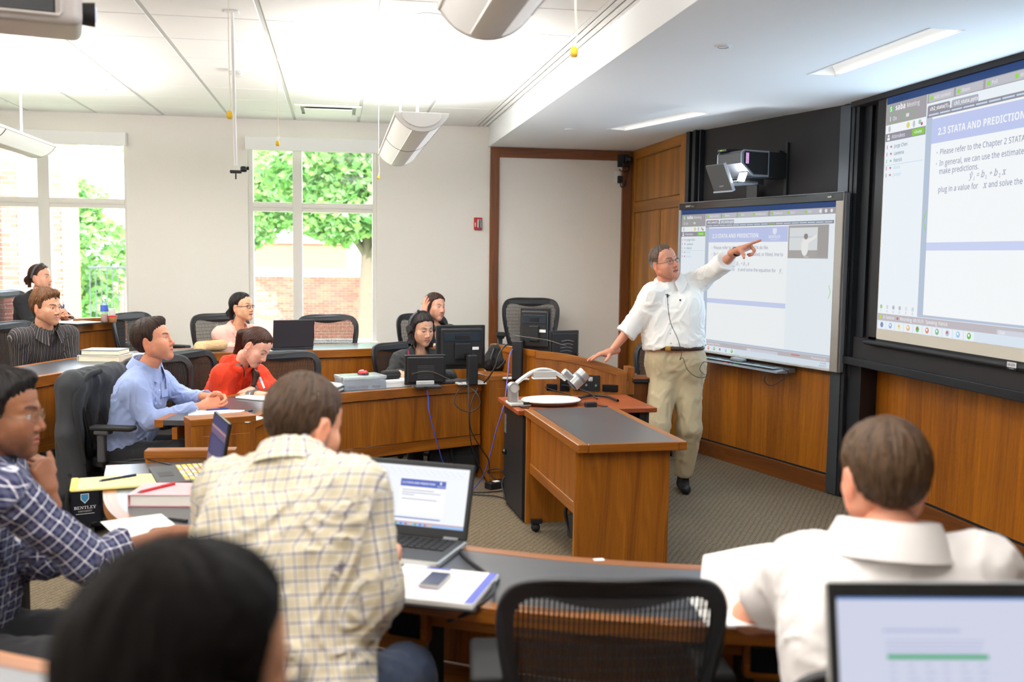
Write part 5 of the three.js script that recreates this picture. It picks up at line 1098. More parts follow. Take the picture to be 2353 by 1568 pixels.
// --- man in the white polo shirt seen from behind
{
  const m = cloth({ color: C(228, 222, 219) });
  const p = person({
    label: 'man in a white polo shirt seen from behind on the right', chair: 'black mesh chair of the man in the polo shirt', male: true, seed: 11, size: 1.05, skin: lin(226, 158, 128), hairCol: lin(74, 54, 36), H: [1.187,1.218,-1.991], hy: 172, hp: 6, ty: 174, sw: 0.2, neck: [1.181,1.077,-1.949], pel: [1.084,0.589,-1.771], floor: 0, girth: 1.08, fine: 0.003,
    shL: [1.025,1.007,-2.022], shR: [1.361,1.036,-1.884], elL: [0.984,0.831,-2.217], wrL: [1.201,0.773,-2.276], elR: [1.551,0.875,-1.958], wrR: [1.532,0.793,-2.148], handL: { g: 'relaxed' }, handR: { g: 'relaxed' },
    hair: { off: 0.010, rough: 0.0035, line: hairCap, streak: 0.5, freq: 1.2, extra: [] }, top: { name: 'polo_shirt', mat: m, sleeve: 'short', fold: 0.006, cell: 0.008, e: 0.012, ru: 0.066 },
  });
  collar(p, m, { open: 0.5, drop: 0.02, k: 1.3, r: 1.06 });
}
// --- dark head in the foreground
{
  const m = cloth({ color: C(30, 30, 34), sheen: 0.05 });
  const p = person({
    label: 'blurred black-haired person in the very foreground wearing glasses', chair: 'black mesh chair of the blurred person in the very foreground', male: true, seed: 12, skin: SK.olive, hairCol: lin(16, 12, 11), H: [-0.137, 1.300, -0.93], hy: 128, hp: 4, ty: 150, neck: [-0.18, 1.13, -0.88], pel: [-0.24, 0.64, -0.80], floor: 0.18, fine: 0.004, size: 1.0,
    elL: [-0.46, 0.99, -1.0], wrL: [-0.30, 0.965, -1.25], elR: [0.08, 0.97, -0.92], wrR: [0.10, 0.965, -1.17], handL: { g: 'relaxed' }, handR: { g: 'relaxed' },
    hair: { off: 0.016, rough: 0.003, line: hairCap, streak: 0.2, mat: phys({ vertexColors: true, roughness: 0.7, specularIntensity: 0.2 }) }, top: { name: 'dark_sweater', mat: m, sleeve: 'long' },
  });
  glasses(p, std({ color: C(24, 24, 26), roughness: 0.4 }), { r: 0.002, tr: 0.003 });
}
// ------------------------------------------------------------ projected pictures
function drawDesktop(x, w, h, dim = 0) {
  const X = (a) => a * w, Y = (b) => b * h, R4 = (c, a, b, d, e) => { x.fillStyle = c; x.fillRect(X(a), Y(b), X(d - a), Y(e - b)); };
  const T = (s, a, b, size, c, font = 'sans-serif', wgt = '', al = 'left') => { x.fillStyle = c; x.font = wgt + ' ' + Math.round(size * h) + 'px ' + font; x.textAlign = al; x.fillText(s, X(a), Y(b)); };
  const ink = 'rgb(140,146,176)', bar = 'rgb(168,164,170)', bar2 = 'rgb(150,148,160)', pale = 'rgb(240,248,254)', lime = 'rgb(150,226,70)', slate = 'rgb(186,200,220)';
  R4(pale, 0, 0, 1, 1); R4('rgb(40,70,124)', 0, 0, 1, 0.034); T('Saba Meeting', 0.03, 0.026, 0.018, 'rgb(30,44,78)');
  R4(bar, 0, 0.034, 0.185, 0.122); R4(bar, 0.187, 0.034, 1, 0.072);
  x.lineWidth = 3;
  x.fillStyle = 'rgb(120,206,120)'; x.beginPath(); x.arc(X(0.022), Y(0.056), Y(0.014), 0, 7); x.fill(); T('S', 0.0165, 0.066, 0.028, '#fff', 'sans-serif', 'bold');
  T('saba', 0.042, 0.066, 0.034, '#fff', 'sans-serif', 'bold'); T('Meeting', 0.095, 0.065, 0.026, 'rgb(236,236,240)');
  x.strokeStyle = 'rgb(140,190,110)'; x.strokeRect(X(0.008), Y(0.082), X(0.072), Y(0.033)); x.strokeRect(X(0.088), Y(0.082), X(0.045), Y(0.033)); T('On', 0.032, 0.107, 0.022, '#f4f4f4'); R4('#e8e8ee', 0.018, 0.088, 0.022, 0.108); T('⌄', 0.064, 0.106, 0.03, lime, 'sans-serif', 'bold'); R4('#e4e4ea', 0.094, 0.09, 0.108, 0.104); T('⌄', 0.116, 0.106, 0.03, lime, 'sans-serif', 'bold'); T('∠', 0.152, 0.11, 0.03, lime);
  R4('#f8fbff', 0, 0.122, 0.185, 0.158); T('✓', 0.042, 0.15, 0.03, 'rgb(90,180,110)', 'sans-serif', 'bold'); T('✕', 0.068, 0.15, 0.03, 'rgb(190,70,110)', 'sans-serif', 'bold'); x.fillStyle = 'rgb(226,220,120)'; x.beginPath(); x.arc(X(0.106), Y(0.14), Y(0.012), 0, 7); x.fill(); x.fillStyle = 'rgb(196,206,214)'; for (const a of [0.018, 0.132]) { x.beginPath(); x.ellipse(X(a), Y(0.14), Y(0.009), Y(0.014), 0, 0, 7); x.fill(); } x.fillStyle = 'rgb(170,210,180)'; x.beginPath(); x.arc(X(0.158), Y(0.137), Y(0.01), 0, 7); x.fill(); x.fillStyle = 'rgb(200,90,140)'; x.beginPath(); x.arc(X(0.167), Y(0.146), Y(0.007), 0, 7); x.fill();
  R4(bar2, 0, 0.158, 0.185, 0.192); T('Attendees', 0.03, 0.183, 0.022, '#eef0f6'); x.fillStyle = '#fff'; x.beginPath(); x.arc(X(0.015), Y(0.169), Y(0.006), 0, 7); x.fill(); x.fillRect(X(0.009), Y(0.177), X(0.012), Y(0.01)); R4('rgb(140,206,80)', 0.125, 0.161, 0.181, 0.188); T('+Invite', 0.134, 0.182, 0.018, '#fff');
  ['Jorge Chen', 'Laveena', 'Patrick', 'David', 'Joseph'].forEach((s, i) => { const y = 0.224 + i * 0.03; T(s, 0.044, y, 0.021, i > 2 ? 'rgb(186,222,240)' : 'rgb(110,122,146)'); x.fillStyle = i === 2 ? 'rgb(150,200,180)' : 'rgb(196,120,150)'; x.fillRect(X(0.009), Y(y - 0.016), X(0.003), Y(0.016)); x.fillRect(X(0.026), Y(y - 0.012), X(0.008), Y(0.008)); });
  R4('rgb(206,230,242)', 0, 0.292, 0.18, 0.295);
  R4(slate, 0.187, 0.12, 0.212, 0.925); R4(slate, 0.187, 0.92, 1, 0.93);
  const tool = [['Add content', 0.215], ['Share', 0.325], ['Poll', 0.435], ['Whiteboard', 0.53], ['Breakout', 0.645], ['Quiz', 0.745], ['Exit', 0.845]];
  for (const [s, a] of tool) { R4('rgb(196,196,204)', a - 0.022, 0.037, a + 0.08, 0.069); x.fillStyle = lime; x.fillRect(X(a - 0.016), Y(0.046), X(0.011), Y(0.015)); T(s, a, 0.061, 0.02, '#f2f2f6'); T('⌄', a + 0.066, 0.062, 0.026, lime, 'sans-serif', 'bold'); }
  for (const a of [0.915, 0.945, 0.975]) { x.fillStyle = '#f4f4f8'; x.beginPath(); x.arc(X(a), Y(0.053), Y(0.011), 0, 7); x.fill(); }
  const tab = (a, b, y, c) => { x.fillStyle = c; x.beginPath(); x.roundRect ? x.roundRect(X(a), Y(y), X(b - a), Y(0.122 - y), [10, 10, 0, 0]) : x.rect(X(a), Y(y), X(b - a), Y(0.122 - y)); x.fill(); };
  tab(0.19, 0.282, 0.082, bar2); tab(0.288, 0.39, 0.082, 'rgb(176,180,192)'); T('ch2_stata(1)...', 0.2, 0.104, 0.021, '#fff', 'sans-serif', 'bold'); T('ch3_stata.pptx', 0.298, 0.104, 0.021, '#f4f4f8', 'sans-serif', 'bold');
  R4(bar2, 0.19, 0.11, 0.99, 0.13); for (let i = 0; i < 17; i++) R4(i === 9 ? lime : 'rgb(206,226,246)', 0.196 + i * 0.0465, 0.117, 0.237 + i * 0.0465, 0.123);
  R4('#fafdff', 0.212, 0.13, 0.735, 0.92); R4('rgb(196,206,244)', 0.212, 0.138, 0.735, 0.236); T('2.3 STATA AND PREDICTION', 0.238, 0.206, 0.038, '#fbfdff', 'sans-serif', 'bold');
  x.fillStyle = 'rgb(236,240,252)'; x.beginPath(); x.moveTo(X(0.642), Y(0.15)); x.lineTo(X(0.668), Y(0.15)); x.lineTo(X(0.668), Y(0.178)); x.lineTo(X(0.655), Y(0.192)); x.lineTo(X(0.642), Y(0.178)); x.fill(); T('BENTLEY', 0.655, 0.213, 0.024, '#f6f9ff', 'serif', 'bold', 'center'); T('U N I V E R S I T Y', 0.655, 0.226, 0.01, '#f6f9ff', 'serif', '', 'center');
  T('•', 0.236, 0.283, 0.024, 'rgb(160,190,220)'); T('Please refer to the Chapter 2 STATA do file.', 0.25, 0.284, 0.031, ink); T('•', 0.236, 0.327, 0.024, 'rgb(160,190,220)'); T('In general, we can use the estimated, or fitted, line to', 0.25, 0.328, 0.031, ink); T('make predictions.', 0.25, 0.36, 0.031, ink);
  T('ŷ', 0.37, 0.392, 0.033, ink, 'serif', 'italic'); T('i', 0.386, 0.399, 0.02, ink, 'serif', 'italic'); T(' = b', 0.39, 0.392, 0.033, ink, 'serif', 'italic'); T('1', 0.429, 0.399, 0.02, ink, 'serif'); T(' + b', 0.436, 0.392, 0.033, ink, 'serif', 'italic'); T('2', 0.476, 0.399, 0.02, ink, 'serif'); T('x', 0.487, 0.392, 0.033, ink, 'serif', 'italic');
  T('plug in a value for', 0.25, 0.432, 0.031, ink); T('x', 0.423, 0.432, 0.033, ink, 'serif', 'italic'); T('and solve the equation for', 0.442, 0.432, 0.031, ink); T('ŷ', 0.69, 0.432, 0.033, ink, 'serif', 'italic'); T('i .', 0.705, 0.44, 0.02, ink, 'serif', 'italic');
  R4('rgb(206,216,248)', 0.212, 0.628, 0.735, 0.66);
  x.strokeStyle = lime; x.lineWidth = 5; x.beginPath(); x.moveTo(X(0.206), Y(0.5)); x.lineTo(X(0.193), Y(0.54)); x.lineTo(X(0.206), Y(0.58)); x.stroke(); x.beginPath(); x.moveTo(X(0.975), Y(0.5)); x.lineTo(X(0.985), Y(0.54)); x.lineTo(X(0.975), Y(0.58)); x.stroke();
  R4('rgb(176,172,170)', 0.738, 0.135, 0.965, 0.34); R4('rgb(226,230,232)', 0.745, 0.15, 0.905, 0.29); R4('rgb(206,212,216)', 0.745, 0.205, 0.905, 0.212); R4('rgb(170,166,164)', 0.905, 0.138, 0.962, 0.33); x.fillStyle = 'rgb(244,244,242)'; x.beginPath(); x.ellipse(X(0.835), Y(0.27), X(0.02), Y(0.055), 0, 0, 7); x.fill(); x.beginPath(); x.moveTo(X(0.845), Y(0.225)); x.lineTo(X(0.9), Y(0.195)); x.lineTo(X(0.902), Y(0.21)); x.lineTo(X(0.85), Y(0.25)); x.fill(); x.fillStyle = 'rgb(150,140,136)'; x.beginPath(); x.arc(X(0.84), Y(0.205), Y(0.018), 0, 7); x.fill(); T('Patrick', 0.845, 0.335, 0.014, '#eee', 'sans-serif', '', 'center');
  R4('#f2f8fc', 0, 0.885, 0.185, 0.93); for (let i = 0; i < 6; i++) { x.fillStyle = ['rgb(170,200,150)', 'rgb(216,224,230)', 'rgb(176,190,206)', 'rgb(190,196,208)', 'rgb(224,230,236)', 'rgb(212,220,230)'][i]; x.beginPath(); x.arc(X(0.016 + i * 0.03), Y(0.902), Y(0.009), 0, 7); x.fill(); T('' + (i ? 0 : 7), 0.013 + i * 0.03, 0.925, 0.014, 'rgb(160,170,184)'); }
  R4('rgb(196,190,196)', 0, 0.932, 1, 0.962); T('In Session', 0.028, 0.954, 0.019, '#fafafa'); T('Recording  00:10:25', 0.11, 0.954, 0.019, '#fafafa'); T('Speaking: Patrick', 0.225, 0.954, 0.019, '#fafafa'); x.fillStyle = 'rgb(200,220,70)'; x.beginPath(); x.arc(X(0.014), Y(0.947), Y(0.009), 0, 7); x.fill(); x.fillStyle = 'rgb(214,90,90)'; x.beginPath(); x.arc(X(0.098), Y(0.947), Y(0.006), 0, 7); x.fill(); R4('rgb(214,216,228)', 0.5, 0.944, 0.7, 0.962); T('Chat', 0.506, 0.959, 0.016, '#fff'); R4('rgb(214,130,130)', 0.78, 0.942, 0.83, 0.95); T('Powered by saba', 0.895, 0.954, 0.017, '#f6f6f6');
  R4('rgb(222,234,246)', 0, 0.962, 1, 1); const ic = ['rgb(110,160,210)', 'rgb(150,180,236)', 'rgb(240,236,190)', 'rgb(240,190,130)', 'rgb(120,196,120)', 'rgb(226,140,110)', 'rgb(130,190,140)', 'rgb(190,204,226)', 'rgb(160,206,236)', 'rgb(110,196,90)']; ic.forEach((c, i) => { R4('rgb(240,246,252)', 0.004 + i * 0.042, 0.965, 0.042 + i * 0.042, 0.998); x.fillStyle = c; x.beginPath(); x.arc(X(0.023 + i * 0.042), Y(0.981), Y(0.012), 0, 7); x.fill(); x.fillStyle = ['rgb(236,120,60)', '#fff', 'rgb(240,200,80)', '#fff', 'rgb(224,80,70)', '#fff', '#fff', 'rgb(210,80,80)', '#fff', '#fff'][i]; x.fillRect(X(0.019 + i * 0.042), Y(0.974), X(0.006), Y(0.009)); });
  T('5:12 PM', 0.945, 0.978, 0.014, 'rgb(150,160,176)'); T('8/23/2012', 0.94, 0.995, 0.014, 'rgb(150,160,176)');
}
const lit = (tex, k) => std({ color: 0x000000, roughness: 0.8, emissive: 0xffffff, emissiveMap: tex, emissiveIntensity: k * 0.5 });
const deskTex = canvasTex(1920, 1208, (x, w, h) => drawDesktop(x, w, h));
// interactive board on the angled wall (coordinates along the wall)
{
  const t = thing('interactive_board', 'grey framed interactive whiteboard behind the lecturer', 'whiteboard', W1o.toArray(), W1a);
  part('back_shell', rbox(1.985, 1.262, 0.045, 0.008, 0.985, 1.532, 0.06), M.greyPlastic, t);
  part('frame_side', rbox(0.075, 1.262, 0.02, 0.006, 1.935, 1.532, 0.09), std({ color: C(168, 160, 152), roughness: 0.35, metalness: 0.4 }), t);
  part('frame_side', rbox(0.03, 1.262, 0.02, 0.006, 0.008, 1.532, 0.09), std({ color: C(168, 172, 178), roughness: 0.35, metalness: 0.4 }), t);
  const tb = part('frame_top', rbox(1.97, 0.06, 0.022, 0.006, 0.985, 2.135, 0.091), M.blackGloss, t);
  part('frame_edge', rbox(1.985, 0.012, 0.03, 0.005, 0.985, 2.165, 0.085), M.greyPlastic, t);
  part('frame_bottom', rbox(1.88, 0.018, 0.02, 0.005, 0.96, 0.91, 0.09), M.lightGrey, t);
  const logo = canvasTex(256, 64, (x, w, h) => { x.fillStyle = '#17171a'; x.fillRect(0, 0, w, h); x.fillStyle = '#d8d8d8'; x.font = 'italic bold 36px sans-serif'; x.fillText('SMART', 12, 44); x.font = '22px sans-serif'; x.fillText('Board', 150, 44); });
  part('maker_lettering', sheet(0.16, 0.036).translate(0.17, 2.135, 0.1025), std({ map: logo, roughness: 0.4 }), tb);
  const logo2 = canvasTex(128, 64, (x, w, h) => { x.fillStyle = '#1b1a1f'; x.fillRect(0, 0, w, h); x.fillStyle = '#e8e8e8'; x.font = 'bold 34px sans-serif'; x.fillText('wall', 24, 42); });
  part('maker_lettering', sheet(0.07, 0.03).translate(1.84, 2.137, 0.1025), std({ map: logo2, roughness: 0.4 }), tb);
  part('screen_image', sheet(1.868, 1.186).translate(0.96, 1.512, 0.0865), lit(deskTex, 0.84), t);
  const la = new THREE.RectAreaLight(new THREE.Color(0.55, 0.78, 1), 1.1, 1.86, 1.18); const q = V(0.96, 1.512, 0.11).applyAxisAngle(V(0, 1, 0), W1a).add(W1o), n = V(0, 0, 1).applyAxisAngle(V(0, 1, 0), W1a); la.position.copy(q); la.lookAt(q.clone().add(n)); la.name = 'board_light'; scene.add(la);
  const tr = thing('pen_tray', 'grey pen tray under the interactive whiteboard', 'tray', W1o.toArray(), W1a);
  part('tray_body', ext([[0.02, 0.875], [0.10, 0.868], [0.19, 0.855], [0.20, 0.842], [0.10, 0.835], [0.02, 0.84]], 1.06, 0.003).rotateY(-Math.PI / 2).translate(1.46, 0, 0), M.greyPlastic, tr);
  part('tray_liner', rbox(0.94, 0.006, 0.10, 0.002, 0.93, 0.870, 0.13).rotateX(0), std({ color: C(150, 166, 168), roughness: 0.4 }), tr);
  for (let k = 0; k < 4; k++) part('pen_slot', rbox(0.16, 0.005, 0.02, 0.002, 0.55 + k * 0.24, 0.874, 0.13), M.darkGrey, tr);
  const er = thing('board_eraser', 'rounded grey eraser on the pen tray', 'eraser', W1o.toArray(), W1a);
  part('eraser_body', rbox(0.15, 0.03, 0.06, 0.014, 0.92, 0.889, 0.13), M.greyPlastic, er); part('felt', rbox(0.14, 0.006, 0.05, 0.002, 0.92, 0.875, 0.13), M.darkGrey, er);
  [['red', M.red, 0.84], ['blue', M.blue, 0.90], ['green', std({ color: C(40, 150, 70), roughness: 0.4 }), 0.96]].forEach(([c, m, s]) => { const b = thing('tray_button', c + ' pen button at the front of the pen tray', 'button', W1o.toArray(), W1a); part('cap', rbox(0.035, 0.008, 0.012, 0.003, s, 0.858, 0.186), m, b); part('seat', rbox(0.045, 0.005, 0.018, 0.002, s, 0.853, 0.186), M.lightGrey, b); });
  const cb = one('tray_cable', 'black cable hanging in a loop below the pen tray', 'cable', tube([[3.15,0.909,-6.664], [3.2,0.881,-6.684], [3.172,0.835,-6.705], [3.125,0.796,-6.71], [3.072,0.783,-6.718], [3.038,0.82,-6.727], [3.054,0.877,-6.729]], 0.003, 40, 6), M.cable);
}
// short-throw projector over the board
{
  const t = thing('board_projector', 'dark short-throw projector above the interactive whiteboard', 'projector', W1o.toArray(), W1a);
  const grey = std({ color: C(92, 92, 95), roughness: 0.45 }), rim = std({ color: C(190, 196, 204), roughness: 0.3, metalness: 0.5 });
  const prof = [[0.45, 2.475], [0.45, 2.40], [0.34, 2.312], [0.20, 2.312], [0.20, 2.495], [0.43, 2.495]];
  const along = (pts, s0, s1, b = 0) => ext(pts.map(([z, y]) => [-z, y]), s1 - s0, b).rotateY(Math.PI / 2).translate(s0, 0, 0);
  part('body', along(prof, 1.0, 1.285, 0.004), grey, t);
  for (const [s, w] of [[1.0, 0.008], [1.285, 0.008]]) part('end_rim', along(prof.map(([z, y]) => [z + Math.sign(z - 0.33) * 0.004, y + Math.sign(y - 2.4) * 0.004]), s - w / 2, s + w / 2), rim, t);
  const g2 = part('end_grille', along([[0.43, 2.47], [0.43, 2.40], [0.335, 2.322], [0.21, 2.322], [0.21, 2.485], [0.42, 2.485]], 1.285, 1.296), M.blackMatte, t);
  const dots = []; for (let i = 0; i < 9; i++) for (let j = 0; j < 3; j++) dots.push(rbox(0.004, 0.006, 0.006, 0.002, 1.297, 2.40 + i * 0.009, 0.415 - j * 0.01)); part('indicator_light', dots, std({ color: C(120, 60, 140), emissive: new THREE.Color(0.9, 0.5, 1), emissiveIntensity: 0.9 }), g2);
  part('rear_arm', rbox(0.16, 0.19, 0.2, 0.006, 1.2, 2.40, 0.11), M.black, t);
  part('rear_knob', cyl(0.02, 0.02, 0.03, 1.2, 2.505, 0.03), M.black, t);
  const hood = part('mirror_hood', rbox(0.225, 0.215, 0.018, 0.008).rotateX(0.44).translate(1.112, 2.298, 0.515), grey, t);
  part('hood_rim', rbox(0.232, 0.012, 0.024, 0.005).rotateX(0.44).translate(1.112, 2.199, 0.472), rim, hood); part('hood_rim', rbox(0.01, 0.222, 0.026, 0.004).rotateX(0.44).translate(1.228, 2.298, 0.512), rim, hood);
  const ht = canvasTex(128, 48, (x, w, h) => { x.fillStyle = '#5c5c5f'; x.fillRect(0, 0, w, h); x.fillStyle = '#f0f0f0'; x.font = 'italic 30px sans-serif'; x.fillText('SMART', 10, 36); });
  part('maker_lettering', sheet(0.075, 0.024).rotateX(0.44 - 0.0).translate(1.12, 2.236, 0.4975), std({ map: ht, roughness: 0.5 }), hood);
  part('light_window', rbox(0.085, 0.075, 0.012, 0.008).rotateX(-0.35).translate(1.235, 2.30, 0.40), std({ color: 0xffffff, emissive: new THREE.Color(0.85, 0.93, 1), emissiveIntensity: 2.2 }), t);
  part('lower_tray', rbox(0.25, 0.02, 0.2, 0.008, 1.13, 2.262, 0.36), grey, t);
  part('mount_bracket', [rbox(0.13, 0.11, 0.02, 0.004, 0.95, 2.22, 0.07), rbox(0.07, 0.05, 0.14, 0.004, 1.05, 2.29, 0.14)], M.darkGrey, t);
  part('mount_plate', rbox(0.03, 0.45, 0.02, 0.003, 1.27, 2.35, 0.012), M.black, t);
  const pl = new THREE.PointLight(new THREE.Color(0.85, 0.93, 1), 0.25); const q = V(1.235, 2.28, 0.44).applyAxisAngle(V(0, 1, 0), W1a).add(W1o); pl.position.copy(q); pl.name = 'projector_lamp'; scene.add(pl);
  const b = thing('wireless_receiver', 'flat black box with green lights on top of the board projector', 'receiver', W1o.toArray(), W1a);
  part('case', rbox(0.115, 0.022, 0.2, 0.003, 1.06, 2.508, 0.36), M.black, b); for (let k = 0; k < 5; k++) part('indicator', rbox(0.008, 0.006, 0.003, 0.001, 1.02 + k * 0.02, 2.508, 0.461), k === 1 || k === 2 ? std({ color: C(60, 120, 30), emissive: new THREE.Color(0.5, 1, 0.2), emissiveIntensity: 0.8 }) : M.lightGrey, b);
}
// large projection screen
{
  const t = thing('projection_screen', 'large projection screen with the slide at the right edge', 'screen', [3.55, 1.0, -4.86]);
  part('screen_fabric', rbox(0.006, 1.60, 2.46, 0.001, -0.018, 0.975, 0), std({ color: C(222, 214, 200), roughness: 0.9 }), t);
  part('screen_image', sheet(2.44, 1.51).rotateY(-Math.PI / 2).translate(-0.0225, 1.0, 0), lit(deskTex, 0.92), t);
  part('masking', [bx(-0.02, 0.0, 0.165, 1.76, -1.33, -1.231), bx(-0.02, 0.0, 0.165, 1.76, 1.231, 1.5), bx(-0.02, 0.0, 0.13, 0.182, -1.33, 1.5)], M.black, t);
  part('weight_bar', [cyl(0.018, 0.018, 2.8, -0.03, 0.145, 0.05, 16, 'z')], M.black, t);
  const lt = canvasTex(128, 64, (x, w, h) => { x.fillStyle = '#dcdce0'; x.fillRect(0, 0, w, 46); x.fillStyle = '#1d1d20'; x.fillRect(0, 46, w, 18); x.fillStyle = '#2a2a34'; x.font = 'bold 26px sans-serif'; x.fillText('DA-LITE', 10, 33); x.fillStyle = '#eee'; x.font = '14px sans-serif'; x.fillText('Tensioned', 30, 60); });
  part('maker_badge', sheet(0.075, 0.04).rotateY(-Math.PI / 2).translate(-0.0495, 0.15, 0.17), std({ map: lt, roughness: 0.5 }), t);
  const la = new THREE.RectAreaLight(new THREE.Color(0.55, 0.78, 1), 1.3, 2.44, 1.5); la.position.set(3.50, 2.0, -4.86); la.lookAt(0, 2.0, -4.86); la.name = 'screen_light'; scene.add(la);
}
// ------------------------------------------------------------ monitors
function monitor(label, p, deg, w, h, yc, o = {}) {     // local +z is the back of the monitor (towards the viewer)
  const t = thing('monitor', label, 'monitor', p, R(deg)), tl = R(o.tilt ?? 0), X = (g) => g.rotateX(tl).translate(0, yc, 0);
  const bz = part('bezel', X(rbox(w, h, 0.03, 0.006)), M.black, t);
  part('screen', X(sheet(w - 0.03, h - 0.03).rotateY(Math.PI).translate(0, 0, -0.0156)), std({ color: 0x050505, roughness: 0.3, emissive: new THREE.Color(0.6, 0.68, 0.8), emissiveIntensity: 0.5 }), bz);
  if (o.slim) {
    part('rear_shell', X(rbox(w * 0.9, h * 0.86, 0.02, 0.008, 0, 0, 0.02)), M.black, t);
    for (let k = 0; k < 9; k++) part('vent_slot', X(rbox(w * 0.4, 0.004, 0.003, 0.001, 0, -h * 0.28 + k * 0.011, 0.0305)), M.darkGrey, bz);
  } else {
    part('rear_shell', X(rbox(w * 0.86, h * 0.84, 0.045, 0.014, 0, 0.005, 0.03)), M.black, t);
    part('rear_panel', X(rbox(w * 0.74, h * 0.2, 0.006, 0.003, 0, h * 0.24, 0.053)), o.sheen ?? M.navyGloss, t);
    part('handle_recess', X(rbox(w * 0.3, h * 0.09, 0.006, 0.004, 0, h * 0.24, 0.057)), M.blackMatte, t);
    part('mount_plate', X(rbox(w * 0.32, h * 0.36, 0.02, 0.008, 0, -h * 0.08, 0.06)), M.black, t);
    part('barcode_sticker', X(rbox(0.05, 0.022, 0.002, 0.0005, w * 0.27, -h * 0.02, 0.0545)), M.paper, t);
  }
  if (o.arm) {
    part('neck', rbox(0.06, 0.05, 0.13, 0.014, o.arm[0], o.arm[1], 0.12), M.blackGloss, t); part('column', rbox(0.075, o.arm[1] + 0.02, 0.06, 0.008, o.arm[0], (o.arm[1] + 0.02) / 2, 0.17), M.black, t);
    const bt = canvasTex(32, 32, (x) => { x.fillStyle = '#d8d0c8'; x.fillRect(0, 0, 32, 32); x.fillStyle = '#3a3030'; x.font = 'italic bold 20px sans-serif'; x.fillText('hp', 5, 22); });
    if (o.badge) part('maker_badge', sheet(0.022, 0.02).translate(o.arm[0], o.arm[1], 0.186), std({ map: bt, roughness: 0.4 }), t);
    part('foot', rbox(0.22, 0.014, 0.18, 0.006, o.arm[0], 0.007, 0.10), M.lightGrey, t);
  }
  return t;
}
M.navyGloss = std({ color: C(34, 46, 58), roughness: 0.3 });
monitor('large black monitor seen from behind in front of the woman with the headset', [0.905, 0.74, -7.40], 10, 0.38, 0.33, 0.265, { arm: [0.04, 0.20], badge: true, tilt: -0.05 });
{
  const t = monitor('small black monitor seen from behind on the dock beside the large monitor', [0.62, 0.74, -7.16], 6, 0.30, 0.215, 0.125, { slim: true, tilt: -0.06 });
  part('security_cable', tube([[-0.1, 0.10, 0.03], [-0.02, 0.115, 0.04], [0.06, 0.105, 0.035], [0.16, 0.06, 0.05], [0.26, 0.03, 0.08]], 0.0025, 30, 6), M.cableGrey, t); part('cable_lock', [cyl(0.006, 0.006, 0.02, -0.1, 0.10, 0.035, 10, 'z'), cyl(0.006, 0.006, 0.02, 0.06, 0.105, 0.035, 10, 'z')], M.chrome, t);
  const d = thing('docking_station', 'grey docking base in front of the small monitor', 'dock', [0.63, 0.74, -7.075], R(6)); part('base', rbox(0.19, 0.024, 0.09, 0.011, 0, 0.012, 0), M.darkGrey, d); part('cradle', rbox(0.13, 0.03, 0.02, 0.005, -0.01, 0.035, -0.03), M.lightGrey, d); part('port', rbox(0.03, 0.01, 0.004, 0.001, -0.02, 0.012, 0.045), M.black, d);
  const k = thing('keyboard', 'black keyboard lying between the two monitors', 'keyboard', [0.80, 0.74, -7.34], R(14)); part('case', rbox(0.40, 0.016, 0.13, 0.005, 0, 0.008, 0), M.black, k); for (let r = 0; r < 4; r++) part('key_row', rbox(0.38, 0.006, 0.024, 0.002, 0, 0.018, -0.042 + r * 0.028), M.darkGrey, k);
}
monitor('tall monitor seen from behind on the lectern', [1.47, 0.775, -7.36], -22, 0.235, 0.33, 0.365, { tilt: -0.1, arm: [-0.10, 0.27] });
{
  const t = monitor('tilted touch panel seen from behind on the lectern', [1.655, 0.775, -7.20], 14, 0.235, 0.24, 0.25, { slim: true, tilt: 0.32 });
  for (let k = 0; k < 6; k++) part('vent_slot', tube([[-0.05, 0.165 + k * 0.026, 0.02 + k * 0.008], [0, 0.172 + k * 0.026, 0.024 + k * 0.008], [0.05, 0.162 + k * 0.026, 0.02 + k * 0.008]], 0.0022, 10, 5), M.greyPlastic, t);
  part('prop', bar([0, 0.2, 0.02], [0.02, 0.0, -0.06], 0.012), M.black, t);
  part('cable_lock', cyl(0.008, 0.008, 0.03, 0.085, 0.20, 0.05, 10, 'z'), M.chrome, t);
  one('security_cable', 'steel cable strung between the two lectern monitors', 'cable', tube([[1.258,1.116,-7.147], [1.343,1.108,-7.05], [1.484,1.094,-6.922], [1.56,1.071,-6.866], [1.594,1.066,-6.849]], 0.0028, 30, 6), M.cableGrey);
  const bag = thing('camera_bag', 'small black bag on the lectern beside the tall monitor', 'bag', [1.25, 0.775, -7.62]);
  const F = new Field(0.03).add(cap([-0.06, 0.09, 0], [0.07, 0.09, 0], 0.085)).add(cap([-0.05, 0.18, 0], [0.05, 0.18, 0.0], 0.05)); F.cut((x, y) => 0.004 - y); F.op((d, x, y, z) => d - 0.006 * noise3(x * 25, y * 25, z * 25)); part('pouch', surface(F, [-0.2, -0.01, -0.15], [0.2, 0.28, 0.15], 0.008), M.blackMatte, bag); part('strap', tube([[-0.06, 0.2, 0.05], [-0.09, 0.12, 0.10], [-0.05, 0.05, 0.10], [0.02, 0.12, 0.10], [0.03, 0.2, 0.06]], 0.008, 30, 6), M.black, bag);
  const bl = thing('blue_marker', 'blue marker standing behind the lectern panel', 'marker', [1.585, 0.775, -7.2]); part('barrel', bar([0, 0, 0], [-0.02, 0.27, 0], 0.012), M.blue, bl); part('marker_cap', bar([-0.017, 0.23, 0], [-0.021, 0.29, 0], 0.013), M.navy, bl);
}
